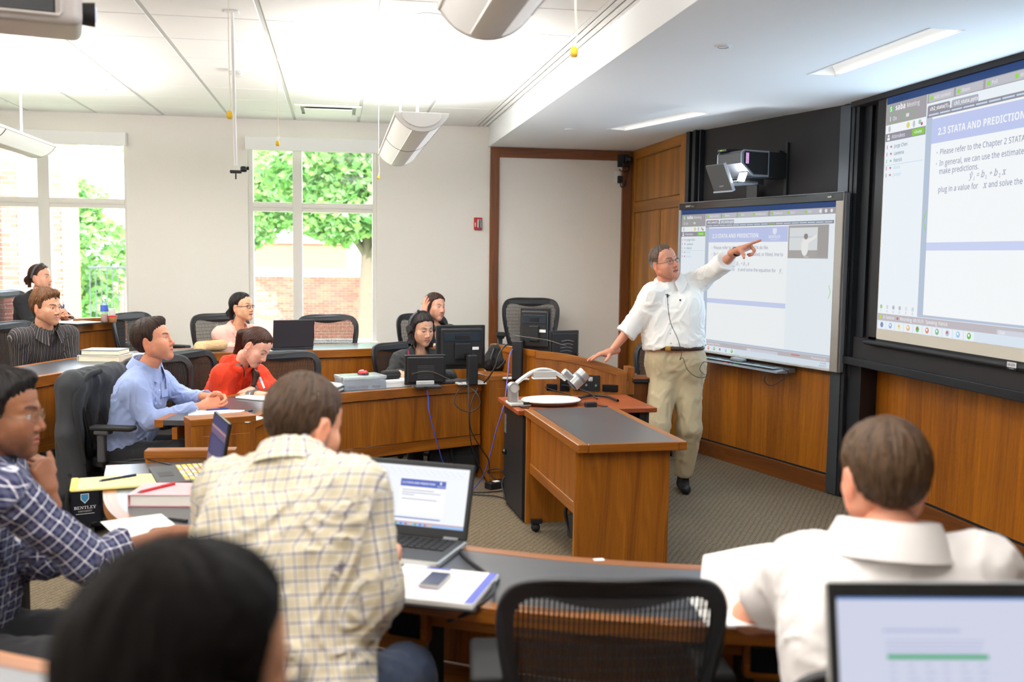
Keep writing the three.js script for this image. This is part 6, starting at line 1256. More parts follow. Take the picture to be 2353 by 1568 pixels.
// ------------------------------------------------------------ document camera
{
  const t = thing('document_camera', 'silver document camera with round white stage on the rack', 'document camera', [1.30, 0.73, -6.30], R(3));
  const cr = std({ color: C(206, 202, 194), roughness: 0.4 });
  part('base_plate', [rbox(0.14, 0.02, 0.16, 0.008, -0.15, 0.012, 0.0)], cr, t);
  part('stage', lathe([[0, 0.034], [0.19, 0.034], [0.198, 0.028], [0.196, 0.02], [0, 0.02]], 56).scale(1, 1, 0.8).translate(0.07, 0.004, 0), std({ color: C(240, 238, 230), roughness: 0.5 }), t);
  part('stage_skirt', lathe([[0.19, 0.02], [0.17, 0.0], [0, 0.0]], 56).scale(1, 1, 0.8).translate(0.07, 0.002, 0), std({ color: C(120, 96, 84), roughness: 0.5 }), t);
  const po = part('post', rbox(0.062, 0.11, 0.07, 0.014, -0.185, 0.055, 0), M.silver, t);
  part('pivot', [cyl(0.034, 0.034, 0.074, -0.185, 0.115, 0, 28, 'z')], M.silver, t); part('pivot_cap', cyl(0.026, 0.026, 0.006, -0.185, 0.112, 0.038, 28, 'z'), cr, po);
  const arc = []; for (let k = 0; k <= 14; k++) { const a = k / 14; arc.push([lerp(-0.165, 0.165, a), 0.13 + 0.10 * Math.sin(a * Math.PI * 0.86 + 0.12), 0]); }
  part('arm', tube(arc, 0.013, 40, 10).scale(1, 1, 1.5), std({ color: C(226, 226, 224), roughness: 0.3, metalness: 0.3 }), t);
  part('lamp_housing', rbox(0.155, 0.042, 0.05, 0.008, 0.02, 0.20, 0), cr, t); part('lamp_lens', rbox(0.16, 0.012, 0.046, 0.003, 0.02, 0.175, 0), M.white, t);
  part('elbow', [rbox(0.07, 0.05, 0.05, 0.014).rotateZ(-0.75).translate(0.175, 0.195, 0), rbox(0.03, 0.03, 0.04, 0.004).rotateZ(-0.75).translate(0.205, 0.158, 0)], M.silver, t);
  const hd = part('camera_head', cyl(0.046, 0.046, 0.115, 0, 0, 0, 36).rotateZ(-0.82).translate(0.255, 0.165, 0), M.silver, t); part('grip_band', cyl(0.0475, 0.0475, 0.018, 0, 0.0, 0, 36).rotateZ(-0.82).translate(0.262, 0.171, 0), M.greyPlastic, hd); part('lens_ring', cyl(0.04, 0.036, 0.012, 0, -0.062, 0, 30).rotateZ(-0.82).translate(0.255, 0.165, 0), M.darkGrey, hd);
  part('side_socket', rbox(0.05, 0.016, 0.01, 0.003, -0.11, 0.022, 0.082), M.black, t);
  const ad = thing('power_adapter', 'black power brick beside the document camera', 'power adapter', [1.60, 0.73, -6.16], 0.15); part('brick', rbox(0.075, 0.032, 0.045, 0.005, 0, 0.016, 0), M.black, ad); part('lead', tube([[0.035, 0.012, 0.01], [0.07, 0.006, 0.03], [0.11, 0.004, 0.02], [0.06, 0.004, 0.05]], 0.003, 20, 6), M.cable, ad);
  one('plug_lead', 'short black plug lying in front of the document camera base', 'cable', tube([[1.154,0.735,-6.279], [1.148,0.735,-6.169], [1.188,0.735,-6.129]], 0.005, 14, 6), M.cable);
  one('rack_cables', 'thick black cables lying across the wooden rack top', 'cable', [tube([[1.596,0.745,-6.468], [1.716,0.745,-6.583], [1.796,0.745,-6.534], [1.829,0.745,-6.328]], 0.009, 30, 8), tube([[1.72, 0.74, -6.45], [1.70, 0.76, -6.6], [1.62, 0.77, -6.9], [1.60, 0.76, -7.01]], 0.005, 24, 6), tube([[1.58, 0.74, -6.35], [1.55, 0.75, -6.6], [1.50, 0.745, -6.9], [1.49, 0.74, -7.06]], 0.004, 24, 6)], M.cable);
}
// ------------------------------------------------------------ laptops
function laptop(label, p, deg, o) {        // local +z towards the user, hinge at the back
  const { w = 0.36, d = 0.24, sh = 0.235, open = 105 } = o, t = thing('laptop', label, 'laptop', p, R(deg));
  part('base', rbox(w, 0.02, d, 0.006, 0, 0.01, 0), o.shell ?? M.darkGrey, t);
  part('palm_rest', rbox(w * 0.97, 0.002, d * 0.95, 0.001, 0, 0.0208, 0), o.deck ?? M.darkGrey, t);
  const cols = o.cols ?? 13, kw = w * 0.86 / cols, cs = o.keys;
  for (let r = 0; r < 5; r++) for (let c = 0; c < cols; c++) part('key', keyGeo(kw - 0.003, d * 0.075), cs ? cs[(r * 7 + c * 3 + ((r * c) % 4)) % cs.length] : M.black, t).position.set((c - (cols - 1) / 2) * kw, 0.0235, -d * 0.36 + r * d * 0.095);
  part('touchpad', rbox(w * 0.24, 0.001, d * 0.24, 0.0004, 0, 0.0222, d * 0.3), o.pad ?? M.black, t);
  const a = R(open - 90), lid = new THREE.Group(); lid.name = 'lid'; lid.position.set(0, 0.02, -d / 2 + 0.004); lid.rotation.x = -a; t.add(lid);
  part('lid_shell', rbox(w, sh, 0.012, 0.006, 0, sh / 2, -0.006), o.lid ?? M.black, lid); part('bezel', rbox(w * 0.985, sh * 0.98, 0.003, 0.001, 0, sh / 2, 0.0005), M.black, lid);
  part('screen', sheet(w * 0.92, sh * (o.chin ? 0.80 : 0.88 - (o.top ?? 0))).translate(0, sh * (o.chin ? 0.53 : 0.515 - (o.top ?? 0) / 2), 0.0025), o.tex ? lit(o.tex, o.glow ?? 0.85) : M.blackGloss, lid);
  for (const s of [-1, 1]) part('hinge', cyl(0.007, 0.007, 0.05, s * w * 0.36, 0.022, -d / 2 + 0.006, 12, 'x'), M.greyPlastic, t);
  return t;
}
const keyCache = new Map();
function keyGeo(w, d) { const k = w.toFixed(4) + d.toFixed(4); if (!keyCache.has(k)) keyCache.set(k, rbox(w, 0.005, d, 0.0015, 0, 0, 0, 'y', 1)); return keyCache.get(k); }
const pptTex = canvasTex(1024, 576, (x, w, h) => {
  x.fillStyle = '#f4f8ff'; x.fillRect(0, 0, w, h); x.fillStyle = '#b83a44'; x.fillRect(8, 8, 44, 12); x.fillStyle = '#d4dcec'; for (let i = 0; i < 40; i++) x.fillRect(70 + i * 23, 34 + (i % 3) * 18, 13, 8); x.fillStyle = '#e6edf8'; x.fillRect(0, 96, w, 3);
  x.fillStyle = '#5b6bb4'; x.fillRect(10, 130, 90, 12); x.fillStyle = '#dfe6f4'; for (let i = 0; i < 5; i++) x.fillRect(10, 160 + i * 60, 90, 46);
  x.fillStyle = '#ffffff'; x.fillRect(330, 120, 470, 350); x.fillStyle = '#5a6cc0'; x.fillRect(330, 130, 470, 72); x.fillStyle = '#eef2ff'; x.font = 'bold 26px sans-serif'; x.fillText('2.3 STATA AND PREDICTION', 346, 176); x.font = 'bold 17px serif'; x.fillText('BENTLEY', 712, 190); x.fillRect(738, 140, 18, 26);
  x.fillStyle = '#a9b0c8'; for (const [y, l] of [[232, 330], [256, 400], [278, 130], [318, 370]]) x.fillRect(356, y, l, 8); x.fillStyle = '#5a68b0'; x.fillRect(290, 498, 490, 11); x.fillStyle = '#c03440'; x.fillRect(250, 540, w - 250, 6); x.fillStyle = '#9fc2ee'; x.fillRect(0, 548, w, 28); for (let i = 0; i < 14; i++) { x.fillStyle = ['#d86050', '#f0c050', '#60b060', '#5080d0'][i % 4]; x.fillRect(20 + i * 50, 552, 26, 18); }
});
laptop('open laptop with a slide on screen before the man in the checked shirt', [0.185, 0.74, -3.16], -28, { w: 0.39, d: 0.25, sh: 0.25, open: 108, tex: pptTex, glow: 1.0, chin: true, shell: M.silver, lid: M.black });
const purpleTex = canvasTex(512, 320, (x, w, h) => { x.fillStyle = '#3c3f86'; x.fillRect(0, 0, w, h); x.fillStyle = '#8a6a96'; x.fillRect(0, 60, w, 60); x.fillStyle = '#e0a8a8'; x.fillRect(0, 66, w, 14); x.fillStyle = '#54508e'; x.fillRect(60, 140, 380, 100); x.fillStyle = '#b08aa6'; x.fillRect(0, 262, w, 58); });
const KC = [[236, 214, 70], [236, 236, 226], [230, 200, 90], [200, 214, 236], [244, 240, 200], [236, 186, 170], [236, 220, 90]].map(([r, g, b]) => std({ color: C(r, g, b), roughness: 0.7 }));
laptop('laptop with coloured key labels beside the yellow pad', [-0.645, 0.74, -4.33], -74, { w: 0.36, d: 0.245, sh: 0.235, open: 100, tex: purpleTex, glow: 0.55, keys: KC, cols: 12, lid: M.blackGloss });
laptop('dark laptop seen from behind in front of the woman in pink', [-0.385, 0.92, -8.26], 195, { w: 0.33, d: 0.23, sh: 0.225, open: 100, lid: std({ color: C(50, 48, 54), roughness: 0.5 }) });
const docTex = canvasTex(1024, 640, (x, w, h) => { x.fillStyle = '#e2e6fb'; x.fillRect(0, 0, w, h); x.fillStyle = '#6a9be0'; x.fillRect(0, 0, w, 10); x.fillStyle = '#c6ccee'; for (let i = 0; i < 5; i++) x.fillRect(200, 200 + i * 18, 420 - i * 6, 6); x.fillStyle = '#b9c2ec'; x.fillRect(190, 150, 330, 10); x.fillStyle = '#18b46a'; x.fillRect(205, 268, 430, 20); x.fillStyle = '#c9cdea'; for (let r = 0; r < 9; r++) for (let c = 0; c < 6; c++) x.fillRect(215 + c * 75, 310 + r * 34, 26 + ((r * c) % 3) * 9, 8); });
laptop('very close laptop screen with a green bar in the bottom right corner', [0.945, 0.92, -1.225], -8.5, { w: 0.42, d: 0.26, sh: 0.255, open: 104, tex: docTex, glow: 0.82, top: 0.055, lid: M.silver, shell: M.silver, deck: M.silver });
// closed laptop on the upper row
{ const t = thing('laptop', 'closed silver laptop on the upper row desk at the left edge', 'laptop', [-2.534,1.08,-8.403], R(60)); part('base', rbox(0.33, 0.012, 0.23, 0.004, 0, 0.006, 0), M.silver, t); part('lid', rbox(0.33, 0.009, 0.23, 0.004, 0, 0.0175, 0), M.greyPlastic, t); }
// ------------------------------------------------------------ books, pads, paper, pens
function book(label, p, deg, w, d, h, cover, pages = M.paper, name = 'book', group) {
  const t = thing(name, label, 'book', p, R(deg), group);
  part('page_block', rbox(w - 0.008, h - 0.006, d - 0.008, 0.002, 0.002, h / 2, 0), pages, t); part('cover', [rbox(w, 0.003, d, 0.001, 0, 0.0015, 0), rbox(w, 0.003, d, 0.001, 0, h - 0.0015, 0)], cover, t); part('spine', rbox(0.004, h, d, 0.0015, -w / 2, h / 2, 0), cover, t); return t;
}
const cream = std({ color: C(236, 228, 206), roughness: 0.9 });
book('thick cream textbook, lower of the two books on the desk', [-1.62, 0.92, -7.40], -14, 0.30, 0.22, 0.042, std({ color: C(226, 222, 210), roughness: 0.6 }), cream);
book('textbook with dark cover lying on the cream textbook', [-1.625, 0.962, -7.41], -10, 0.27, 0.20, 0.036, std({ color: C(40, 50, 66), roughness: 0.4 }), cream);
book('thick pink-covered book under the red pen', [-0.64,0.74,-3.94], -8, 0.25, 0.20, 0.045, std({ color: C(236, 180, 184), roughness: 0.6 }), std({ color: C(238, 234, 226), roughness: 0.9 }));
function pen(label, a, b, r, m, capM, name = 'pen') { const t = thing(name, label, name === 'pen' ? 'pen' : 'marker', a); a = vec(a); b = vec(b).sub(a); const O = V(0, 0, 0); part('barrel', bar(O, b, r), m, t); part('pen_cap', bar(b.clone().multiplyScalar(0.62), b.clone().multiplyScalar(1.0), r * 1.18), capM ?? m, t); part('tip', bar(O, b.clone().multiplyScalar(-0.08), r * 0.9, 8, r * 0.25), M.greyPlastic, t); return t; }
pen('red pen lying on the pink book', [-0.737,0.79,-3.878], [-0.633,0.79,-4.003], 0.006, M.red, M.red);
pen('dark blue pen lying on the yellow legal pad', [-0.957,0.757,-4.238], [-0.839,0.757,-4.33], 0.005, M.navy, M.navy);
pen('blue pen on the notebook of the man in blue', [-0.775,0.752,-6.11], [-0.654,0.752,-6.15], 0.006, M.blue, M.blue);
pen('black pen on the desk beside the folder', [-0.563,0.744,-6.042], [-0.514,0.744,-6.12], 0.006, M.blackGloss, M.navy);
pen('dark pen on the loose sheet in front of the man in plaid', [-0.597,0.745,-3.647], [-0.528,0.745,-3.603], 0.005, M.black, M.black);
pen('white marker held by the woman in red', [-0.475,0.81,-6.629], [-0.505,0.878,-6.661], 0.007, std({ color: C(226, 236, 236), roughness: 0.4 }), std({ color: C(150, 190, 196), roughness: 0.4 }), 'marker');
pen('blue pen held by the woman with the headband', [-2.362,1.141,-9.231], [-2.367,1.216,-9.259], 0.006, M.blue, M.blue);
{
  const lineT = canvasTex(256, 256, (x) => { x.fillStyle = '#f8f0a8'; x.fillRect(0, 0, 256, 256); x.fillStyle = '#e0d690'; for (let i = 0; i < 16; i++) x.fillRect(0, i * 16, 256, 2); });
  const t = thing('legal_pad', 'yellow legal pad hanging over the rounded desk end', 'notepad', [-0.902,0.742,-4.242], R(102));
  const yel = std({ map: lineT, roughness: 0.9 }); part('page_block', rbox(0.21, 0.01, 0.33, 0.003, 0, 0.005, 0), std({ color: C(246, 236, 160), roughness: 0.9 }), t); part('top_page', sheet(0.208, 0.30).rotateX(-Math.PI / 2).translate(0, 0.0106, 0.014), yel, t); part('binding', rbox(0.21, 0.014, 0.028, 0.006, 0, 0.007, -0.155), std({ color: C(240, 226, 110), roughness: 0.7 }), t);
}
function paperSheet(label, p, deg, w, d, o = {}) {
  const g = new THREE.PlaneGeometry(w, d, 14, 14).rotateX(-Math.PI / 2), q = g.attributes.position;
  for (let i = 0; i < q.count; i++) { const x = q.getX(i), z = q.getZ(i); q.setY(i, 0.002 + (o.curl ? o.curl(x / w, z / d) : 0) + 0.0006 * noise3(x * 20, 0, z * 20)); }
  g.computeVertexNormals(); const t = thing(o.name ?? 'paper', label, o.cat ?? 'paper', p, R(deg));
  const m = o.mat ?? M.paper.clone(); m.side = THREE.DoubleSide; part('sheet', g, m, t); if (o.stack) part('lower_sheets', rbox(w, o.stack, d, 0.001, 0.004, -o.stack / 2 + 0.001, 0.003), M.paper, t); return t;
}
paperSheet('loose white sheet at the rounded desk end in front of the man in plaid', [-0.673,0.741,-3.556], 25, 0.21, 0.28);
paperSheet('white notepaper under the hand of the man in the checked shirt', [0.186,0.744,-2.877], 12, 0.2, 0.27, { stack: 0.002 });
{
  const g = new THREE.PlaneGeometry(0.24, 1, 12, 20), q = g.attributes.position;
  for (let i = 0; i < q.count; i++) { const v = q.getY(i) + 0.5, u = q.getX(i), a = 0.15 + 1.5 * v; q.setXYZ(i, u * 0.72 + 0.04 * v, 0.005 + 0.125 * Math.sin(v * 1.75) + 0.16 * u * v * (1 - 2.2 * Math.max(u, 0)), 0.06 - 0.10 * v + 0.03 * u); }
  g.computeVertexNormals(); const t = thing('paper', 'curled white pages turned up by the man in the polo shirt', 'paper', [0.966,0.83,-2.322], R(-6)); const m = M.paper.clone(); m.side = THREE.DoubleSide; part('turned_page', g, m, t);
  part('lower_sheets', rbox(0.22, 0.004, 0.28, 0.001, 0.02, 0.0, 0.02), M.paper, t);
}
paperSheet('white writing pad of the woman with the headband', [-2.268,1.083,-8.913], 60, 0.2, 0.26, { stack: 0.003 });
{
  const nt = (label, p, deg, w, d, h) => { const t = thing('notebook', label, 'notebook', p, R(deg)); part('page_block', rbox(w, h, d, 0.002, 0, h / 2, 0), M.paper, t); part('backing', rbox(w, 0.002, d, 0.0008, 0, 0.001, 0), M.greyPlastic, t); const rings = []; for (let k = 0; k < 18; k++) rings.push(new THREE.TorusGeometry(0.006, 0.001, 5, 10).rotateY(0).translate(-w / 2 + 0.01 + k * (w - 0.02) / 17, h, -d / 2)); part('spiral', rings, M.chrome, t); return t; };
  nt('spiral notebook of the man in blue', [-0.707,0.741,-6.041], 75, 0.22, 0.26, 0.008);
  nt('spiral notebook under the pen of the woman in red', [-0.498,0.741,-6.67], 55, 0.2, 0.26, 0.010);
  nt('white spiral pad behind the two books', [-1.42, 0.92, -7.72], -30, 0.2, 0.24, 0.008);
  paperSheet('white folder sheet lying by the end of the front-row desk', [-0.568,0.741,-5.855], 60, 0.2, 0.26, { name: 'folder', cat: 'folder', stack: 0.003 });
  // open planner and phone
  const pt = canvasTex(512, 640, (x, w, h) => { x.fillStyle = '#f8f2ec'; x.fillRect(0, 0, w, h); x.fillStyle = '#f3cfc8'; x.fillRect(250, 70, 190, 250); x.fillStyle = '#ece2ec'; x.fillRect(30, 330, 200, 270); x.fillStyle = '#e6b4b0'; x.fillRect(30, 322, 410, 4); x.fillRect(240, 60, 4, 540); x.fillStyle = '#6a72c0'; x.fillRect(452, 0, 60, h); x.fillRect(0, 0, 180, 40); });
  const t = thing('planner', 'open planner with coloured pages beside the laptop', 'planner', [0.307,0.742,-2.744], R(-24)); part('cover', rbox(0.235, 0.006, 0.28, 0.003, 0, 0.003, 0), M.black, t); part('page_block', rbox(0.225, 0.016, 0.27, 0.003, 0, 0.014, 0), M.paper, t); part('top_page', sheet(0.222, 0.266).rotateX(-Math.PI / 2).translate(0, 0.0226, 0), std({ map: pt, roughness: 0.85 }), t);
  const ph = thing('phone', 'smartphone lying on the open planner', 'phone', [0.272,0.766,-2.768], R(-24)); part('body', rbox(0.062, 0.010, 0.12, 0.004, 0, 0.005, 0), M.silver, ph); part('screen', rbox(0.056, 0.001, 0.112, 0.0004, 0, 0.0104, 0), std({ color: C(20, 34, 70), roughness: 0.12 }), ph);
  one('power_cable', 'black laptop power cord running over the desk edge', 'cable', tube([[0.358,0.757,-3.239], [0.39,0.75,-3.238], [0.389,0.745,-3.084], [0.426,0.746,-2.921], [0.444,0.75,-2.824], [0.412,0.765,-2.634], [0.375,0.75,-2.605], [0.342,0.72,-2.626], [0.301,0.68,-2.686]], 0.0055, 80, 7), M.cable);
  one('power_cable', 'thin cord of the laptop with coloured keys', 'cable', tube([[-0.95,0.742,-4.699], [-0.878,0.745,-4.715], [-0.786,0.742,-4.642], [-0.723,0.742,-4.579], [-0.663,0.742,-4.554], [-0.581,0.752,-4.498]], 0.003, 40, 6), M.cable);
  const ns = canvasTex(64, 48, (x) => { x.fillStyle = '#f6f6f6'; x.fillRect(0, 0, 64, 48); x.fillStyle = '#62b07a'; x.fillRect(14, 10, 36, 12); x.fillStyle = '#c8c8c8'; x.fillRect(10, 28, 44, 12); });
  one('asset_sticker', 'small white sticker with green print on the desk edge', 'sticker', boxUV(rbox(0.034, 0.001, 0.022, 0.0004, 0, 0, 0), 'z'), std({ map: ns, roughness: 0.7 }), undefined, [0.812,0.742,-2.985]);
  // row one far side: binder, organiser, mouse, boxes, case
  const b = thing('binder', 'black ring binder with loose white pages beside the organiser box', 'binder', [-0.103,0.74,-6.937], R(-18)); part('cover', [rbox(0.25, 0.006, 0.2, 0.002, 0, 0.004, 0), rbox(0.25, 0.006, 0.2, 0.002, 0, 0.03, 0)], M.blackGloss, b); part('page_block', rbox(0.24, 0.02, 0.19, 0.004, 0, 0.017, 0), M.paper, b); part('loose_pages', [rbox(0.24, 0.012, 0.19, 0.003).rotateZ(-0.05).translate(-0.005, 0.045, 0), rbox(0.235, 0.004, 0.19, 0.001).rotateZ(-0.12).translate(-0.01, 0.062, 0)], M.paper, b);
  const og = thing('organiser_box', 'clear plastic organiser box with compartments on the front-row desk', 'box', [0.155, 0.74, -7.12], R(20)); const clear = phys({ color: C(236, 240, 244), transmission: 0.8, thickness: 0, roughness: 0.2 });
  part('tray', [bx(-0.155, 0.155, 0.0, 0.003, -0.1, 0.1), bx(-0.155, -0.152, 0, 0.075, -0.1, 0.1), bx(0.152, 0.155, 0, 0.075, -0.1, 0.1), bx(-0.155, 0.155, 0, 0.075, -0.1, -0.097), bx(-0.155, 0.155, 0, 0.075, 0.097, 0.1)], clear, og); part('lid', rbox(0.325, 0.022, 0.215, 0.008, 0, 0.084, 0), clear, og); for (const x of [-0.05, 0.05]) part('divider', bx(x - 0.001, x + 0.001, 0, 0.07, -0.097, 0.097), clear, og); part('divider', bx(-0.152, 0.152, 0, 0.07, -0.001, 0.001), clear, og);
  part('stored_part', [rbox(0.06, 0.02, 0.05, 0.006, -0.09, 0.013, 0.05), rbox(0.07, 0.022, 0.05, 0.006, 0.0, 0.014, 0.05), rbox(0.06, 0.02, 0.05, 0.006, 0.1, 0.013, 0.04)], std({ color: C(86, 92, 108), roughness: 0.6 }), og); part('latch', rbox(0.012, 0.03, 0.006, 0.002, -0.156, 0.075, 0.06), M.greyPlastic, og);
  const ms = thing('mouse', 'red and black mouse on top of the organiser box', 'mouse', [0.175, 0.836, -7.13], R(35)); part('shell', new THREE.SphereGeometry(1, 22, 14).scale(0.03, 0.02, 0.044).translate(0, 0.014, 0), std({ color: C(216, 60, 66), roughness: 0.3 }), ms); part('base', rbox(0.05, 0.012, 0.08, 0.006, 0, 0.006, 0), M.black, ms); part('wheel', cyl(0.006, 0.006, 0.006, 0, 0.032, 0.02, 12, 'x'), M.black, ms);
  const wb = thing('carton', 'flat white carton beside the organiser box', 'box', [0.405, 0.74, -7.20], R(22)); part('tray', rbox(0.20, 0.045, 0.14, 0.003, 0, 0.0225, 0), M.white, wb); part('lid', rbox(0.204, 0.02, 0.144, 0.003, 0, 0.04, 0), M.white, wb);
  const cs = thing('zip_case', 'small black zip case standing on the white carton', 'case', [0.375, 0.79, -7.23], R(22)); part('shell', rbox(0.14, 0.062, 0.09, 0.025, 0, 0.031, 0), M.blackMatte, cs); part('zip', rbox(0.142, 0.004, 0.092, 0.002, 0, 0.034, 0), M.darkGrey, cs);
  const pu = thing('pencil_pouch', 'tan fabric pouch on the desk in front of the woman in pink', 'pouch', [-0.98, 0.92, -8.05]); const F = new Field(0.02).add(cap([-0.09, 0.035, 0], [0.08, 0.045, 0], 0.035, 0.04)).add(cap([-0.1, 0.02, 0.03], [-0.06, 0.02, 0.04], 0.022)); F.cut((x, y) => 0.002 - y); F.op((d, x, y, z) => d - 0.006 * (1 - Math.abs(noise3(x * 30, y * 30, z * 30)))); part('fabric', surface(F, [-0.18, -0.01, -0.1], [0.18, 0.13, 0.12], 0.006), cloth({ color: C(206, 172, 128) }), pu); part('zip', tube([[-0.1, 0.06, 0.0], [0, 0.085, 0], [0.09, 0.085, 0]], 0.004, 16, 6), std({ color: C(150, 110, 70) }), pu);
  // upper row: bottle, tubs
  const bo = thing('water_bottle', 'plastic water bottle with blue label on the upper-row desk', 'bottle', [-1.95,1.085,-8.889]); part('body', lathe([[0, 0], [0.028, 0.002], [0.031, 0.02], [0.029, 0.06], [0.031, 0.1], [0.031, 0.14], [0.026, 0.165], [0.013, 0.185], [0.013, 0.2]], 28), phys({ color: C(238, 242, 246), transmission: 0.85, thickness: 0, roughness: 0.1 }), bo); part('label', cyl(0.0318, 0.0318, 0.055, 0, 0.12, 0, 28), std({ color: C(70, 96, 196), roughness: 0.5 }), bo); part('bottle_cap', cyl(0.0145, 0.0145, 0.018, 0, 0.208, 0, 18), M.white, bo); part('drink', lathe([[0, 0.004], [0.027, 0.006], [0.028, 0.07], [0, 0.07]], 24), std({ color: C(190, 130, 110), roughness: 0.4 }), bo);
  const tb = thing('food_tub', 'small plastic tub with a red lid beside the water bottle', 'tub', [-1.884,1.085,-8.89]); part('cup', lathe([[0, 0], [0.028, 0.0], [0.036, 0.045], [0.036, 0.05]], 26), std({ color: C(196, 140, 96), roughness: 0.5 }), tb); part('lid', lathe([[0, 0.06], [0.037, 0.058], [0.039, 0.048], [0.036, 0.046]], 26), M.red, tb);
  const wt = thing('paper_cup', 'white cup on top of the tub with the red lid', 'cup', (() => { const q = [-1.887,1.085,-8.89]; return [q[0], q[1] + 0.06, q[2]]; })()); part('cup', lathe([[0, 0], [0.024, 0], [0.03, 0.055], [0.028, 0.055], [0.022, 0.004]], 26), M.white, wt); part('rim', new THREE.TorusGeometry(0.029, 0.002, 6, 24).rotateX(Math.PI / 2).translate(0, 0.055, 0), M.white, wt);
  const fo = thing('portfolio', 'black folder with papers under the hand of the woman with the headband', 'folder', [-2.098,1.083,-8.706], R(58)); part('cover', rbox(0.3, 0.012, 0.22, 0.004, 0, 0.006, 0), M.black, fo); part('papers', rbox(0.26, 0.006, 0.2, 0.002, -0.01, 0.015, 0.0), M.paper, fo);
}
// ------------------------------------------------------------ bags, jacket
function bag(label, p, turn, parts, o = {}) { const t = thing(o.name ?? 'backpack', label, 'bag', p, turn); const F = new Field(0.05); for (const q of parts) F.add(cap(...q)); F.cut((x, y) => 0.003 - y); F.op((d, x, y, z) => d - 0.010 * (1 - Math.abs(noise3(x * 12, y * 12, z * 12 + (o.s ?? 0)))) + 0.004); part('shell', surface(F, [-0.3, -0.02, -0.3], [0.3, 0.6, 0.3], 0.011), o.mat ?? cloth({ color: C(28, 28, 32), sheen: 0.05 }), t); part('strap', tube(o.strap ?? [[-0.06, 0.34, 0.06], [-0.10, 0.22, 0.16], [-0.06, 0.08, 0.15]], 0.011, 20, 6), M.blackMatte, t); part('pocket', rbox(0.2, 0.14, 0.04, 0.02, 0, 0.12, o.pz ?? 0.14), o.mat ?? M.blackMatte, t); return t; }
bag('black backpack under the front-row desk by the hanging cables', [0.90, 0, -7.5], 0.2, [[[-0.1, 0.13, 0], [0.1, 0.13, 0], 0.13], [[-0.08, 0.28, 0], [0.08, 0.28, 0], 0.11]]);
bag('dark grey backpack under the teacher desk', [1.50, 0, -5.55], -1.2, [[[-0.1, 0.12, 0], [0.1, 0.12, 0], 0.12], [[-0.07, 0.26, 0], [0.07, 0.26, 0], 0.1]], { s: 4, mat: cloth({ color: C(44, 44, 46), sheen: 0.05 }) });
{
  const t = bag('navy bag with a university crest standing on the floor beside the chair', [-1.522,0,-6.248], 0.35, [[[-0.1, 0.12, 0], [0.1, 0.12, 0], 0.11], [[-0.08, 0.26, 0], [0.08, 0.26, 0], 0.09]], { s: 9, name: 'shoulder_bag', mat: cloth({ color: C(22, 26, 38), sheen: 0.05 }), pz: 0.115 });
  const ct = canvasTex(256, 256, (x) => { x.fillStyle = '#10141f'; x.fillRect(0, 0, 256, 256); x.fillStyle = '#e8eef4'; x.beginPath(); x.moveTo(88, 20); x.lineTo(168, 20); x.lineTo(168, 80); x.lineTo(128, 124); x.lineTo(88, 80); x.fill(); x.fillStyle = '#4aa0d8'; x.beginPath(); x.moveTo(96, 28); x.lineTo(160, 28); x.lineTo(160, 76); x.lineTo(128, 112); x.lineTo(96, 76); x.fill(); x.fillStyle = '#f0f2f6'; x.textAlign = 'center'; x.font = 'bold 44px serif'; x.fillText('BENTLEY', 128, 178); x.font = '22px serif'; x.fillText('UNIVERSITY', 128, 208); x.fillRect(40, 224, 176, 6); });
  part('crest_print', sheet(0.15, 0.15).translate(0, 0.2, 0.139), std({ map: ct, roughness: 0.8 }), t);
  const bx2 = bag('black bag lying under the middle-row desk on the left', [-1.95, 0.18, -6.9], 0.9, [[[-0.12, 0.09, 0], [0.12, 0.09, 0], 0.1]], { s: 6 });
}
const blueChair = (() => { const q = [-1.28,0.479,-6.333]; return [q[0] + 0.067, 0, q[2] + 0.019]; })();
{
  const t = thing('suit_jacket', 'dark grey suit jacket hung over the chair of the man in blue', 'jacket', blueChair, R(74));
  const F = new Field(0.06);
  F.add(cap([-0.26, 0.925, -0.27], [0.26, 0.925, -0.27], 0.06)); F.add(cap([-0.285, 0.88, -0.26], [-0.30, 0.62, -0.26], 0.065, 0.055)); F.add(cap([0.285, 0.88, -0.26], [0.30, 0.62, -0.26], 0.065, 0.055));
  for (const x of [-0.22, -0.075, 0.075, 0.22]) F.add(cap([x, 0.88, -0.28], [x * 1.1, 0.28, -0.32], 0.075, 0.07));
  F.add(cap([-0.30, 0.62, -0.26], [-0.29, 0.34, -0.22], 0.05, 0.045)); F.add(cap([0.30, 0.62, -0.26], [0.29, 0.34, -0.22], 0.05, 0.045));
  F.op((d, x, y, z) => d - 0.014 * (1 - Math.abs(noise3(x * 9, y * 2.2, z * 9))) + 0.006); F.cut((x, y) => 0.20 + 0.03 * Math.sin(x * 14) - y);
  part('cloth', surface(F, [-0.45, 0.15, -0.52], [0.45, 1.02, -0.1], 0.011), cloth({ color: C(58, 60, 64), sheen: 0.1 }), t);
  part('lapel', tube([[-0.05, 0.97, -0.20], [-0.2, 0.95, -0.20], [-0.33, 0.84, -0.20], [-0.31, 0.62, -0.19], [-0.28, 0.45, -0.19]], 0.018, 24, 6), cloth({ color: C(46, 47, 50), sheen: 0.1 }), t); for (let k = 0; k < 2; k++) part('button', cyl(0.011, 0.011, 0.006, -0.345, 0.52 - k * 0.13, -0.24, 14, 'x'), M.black, t);
}
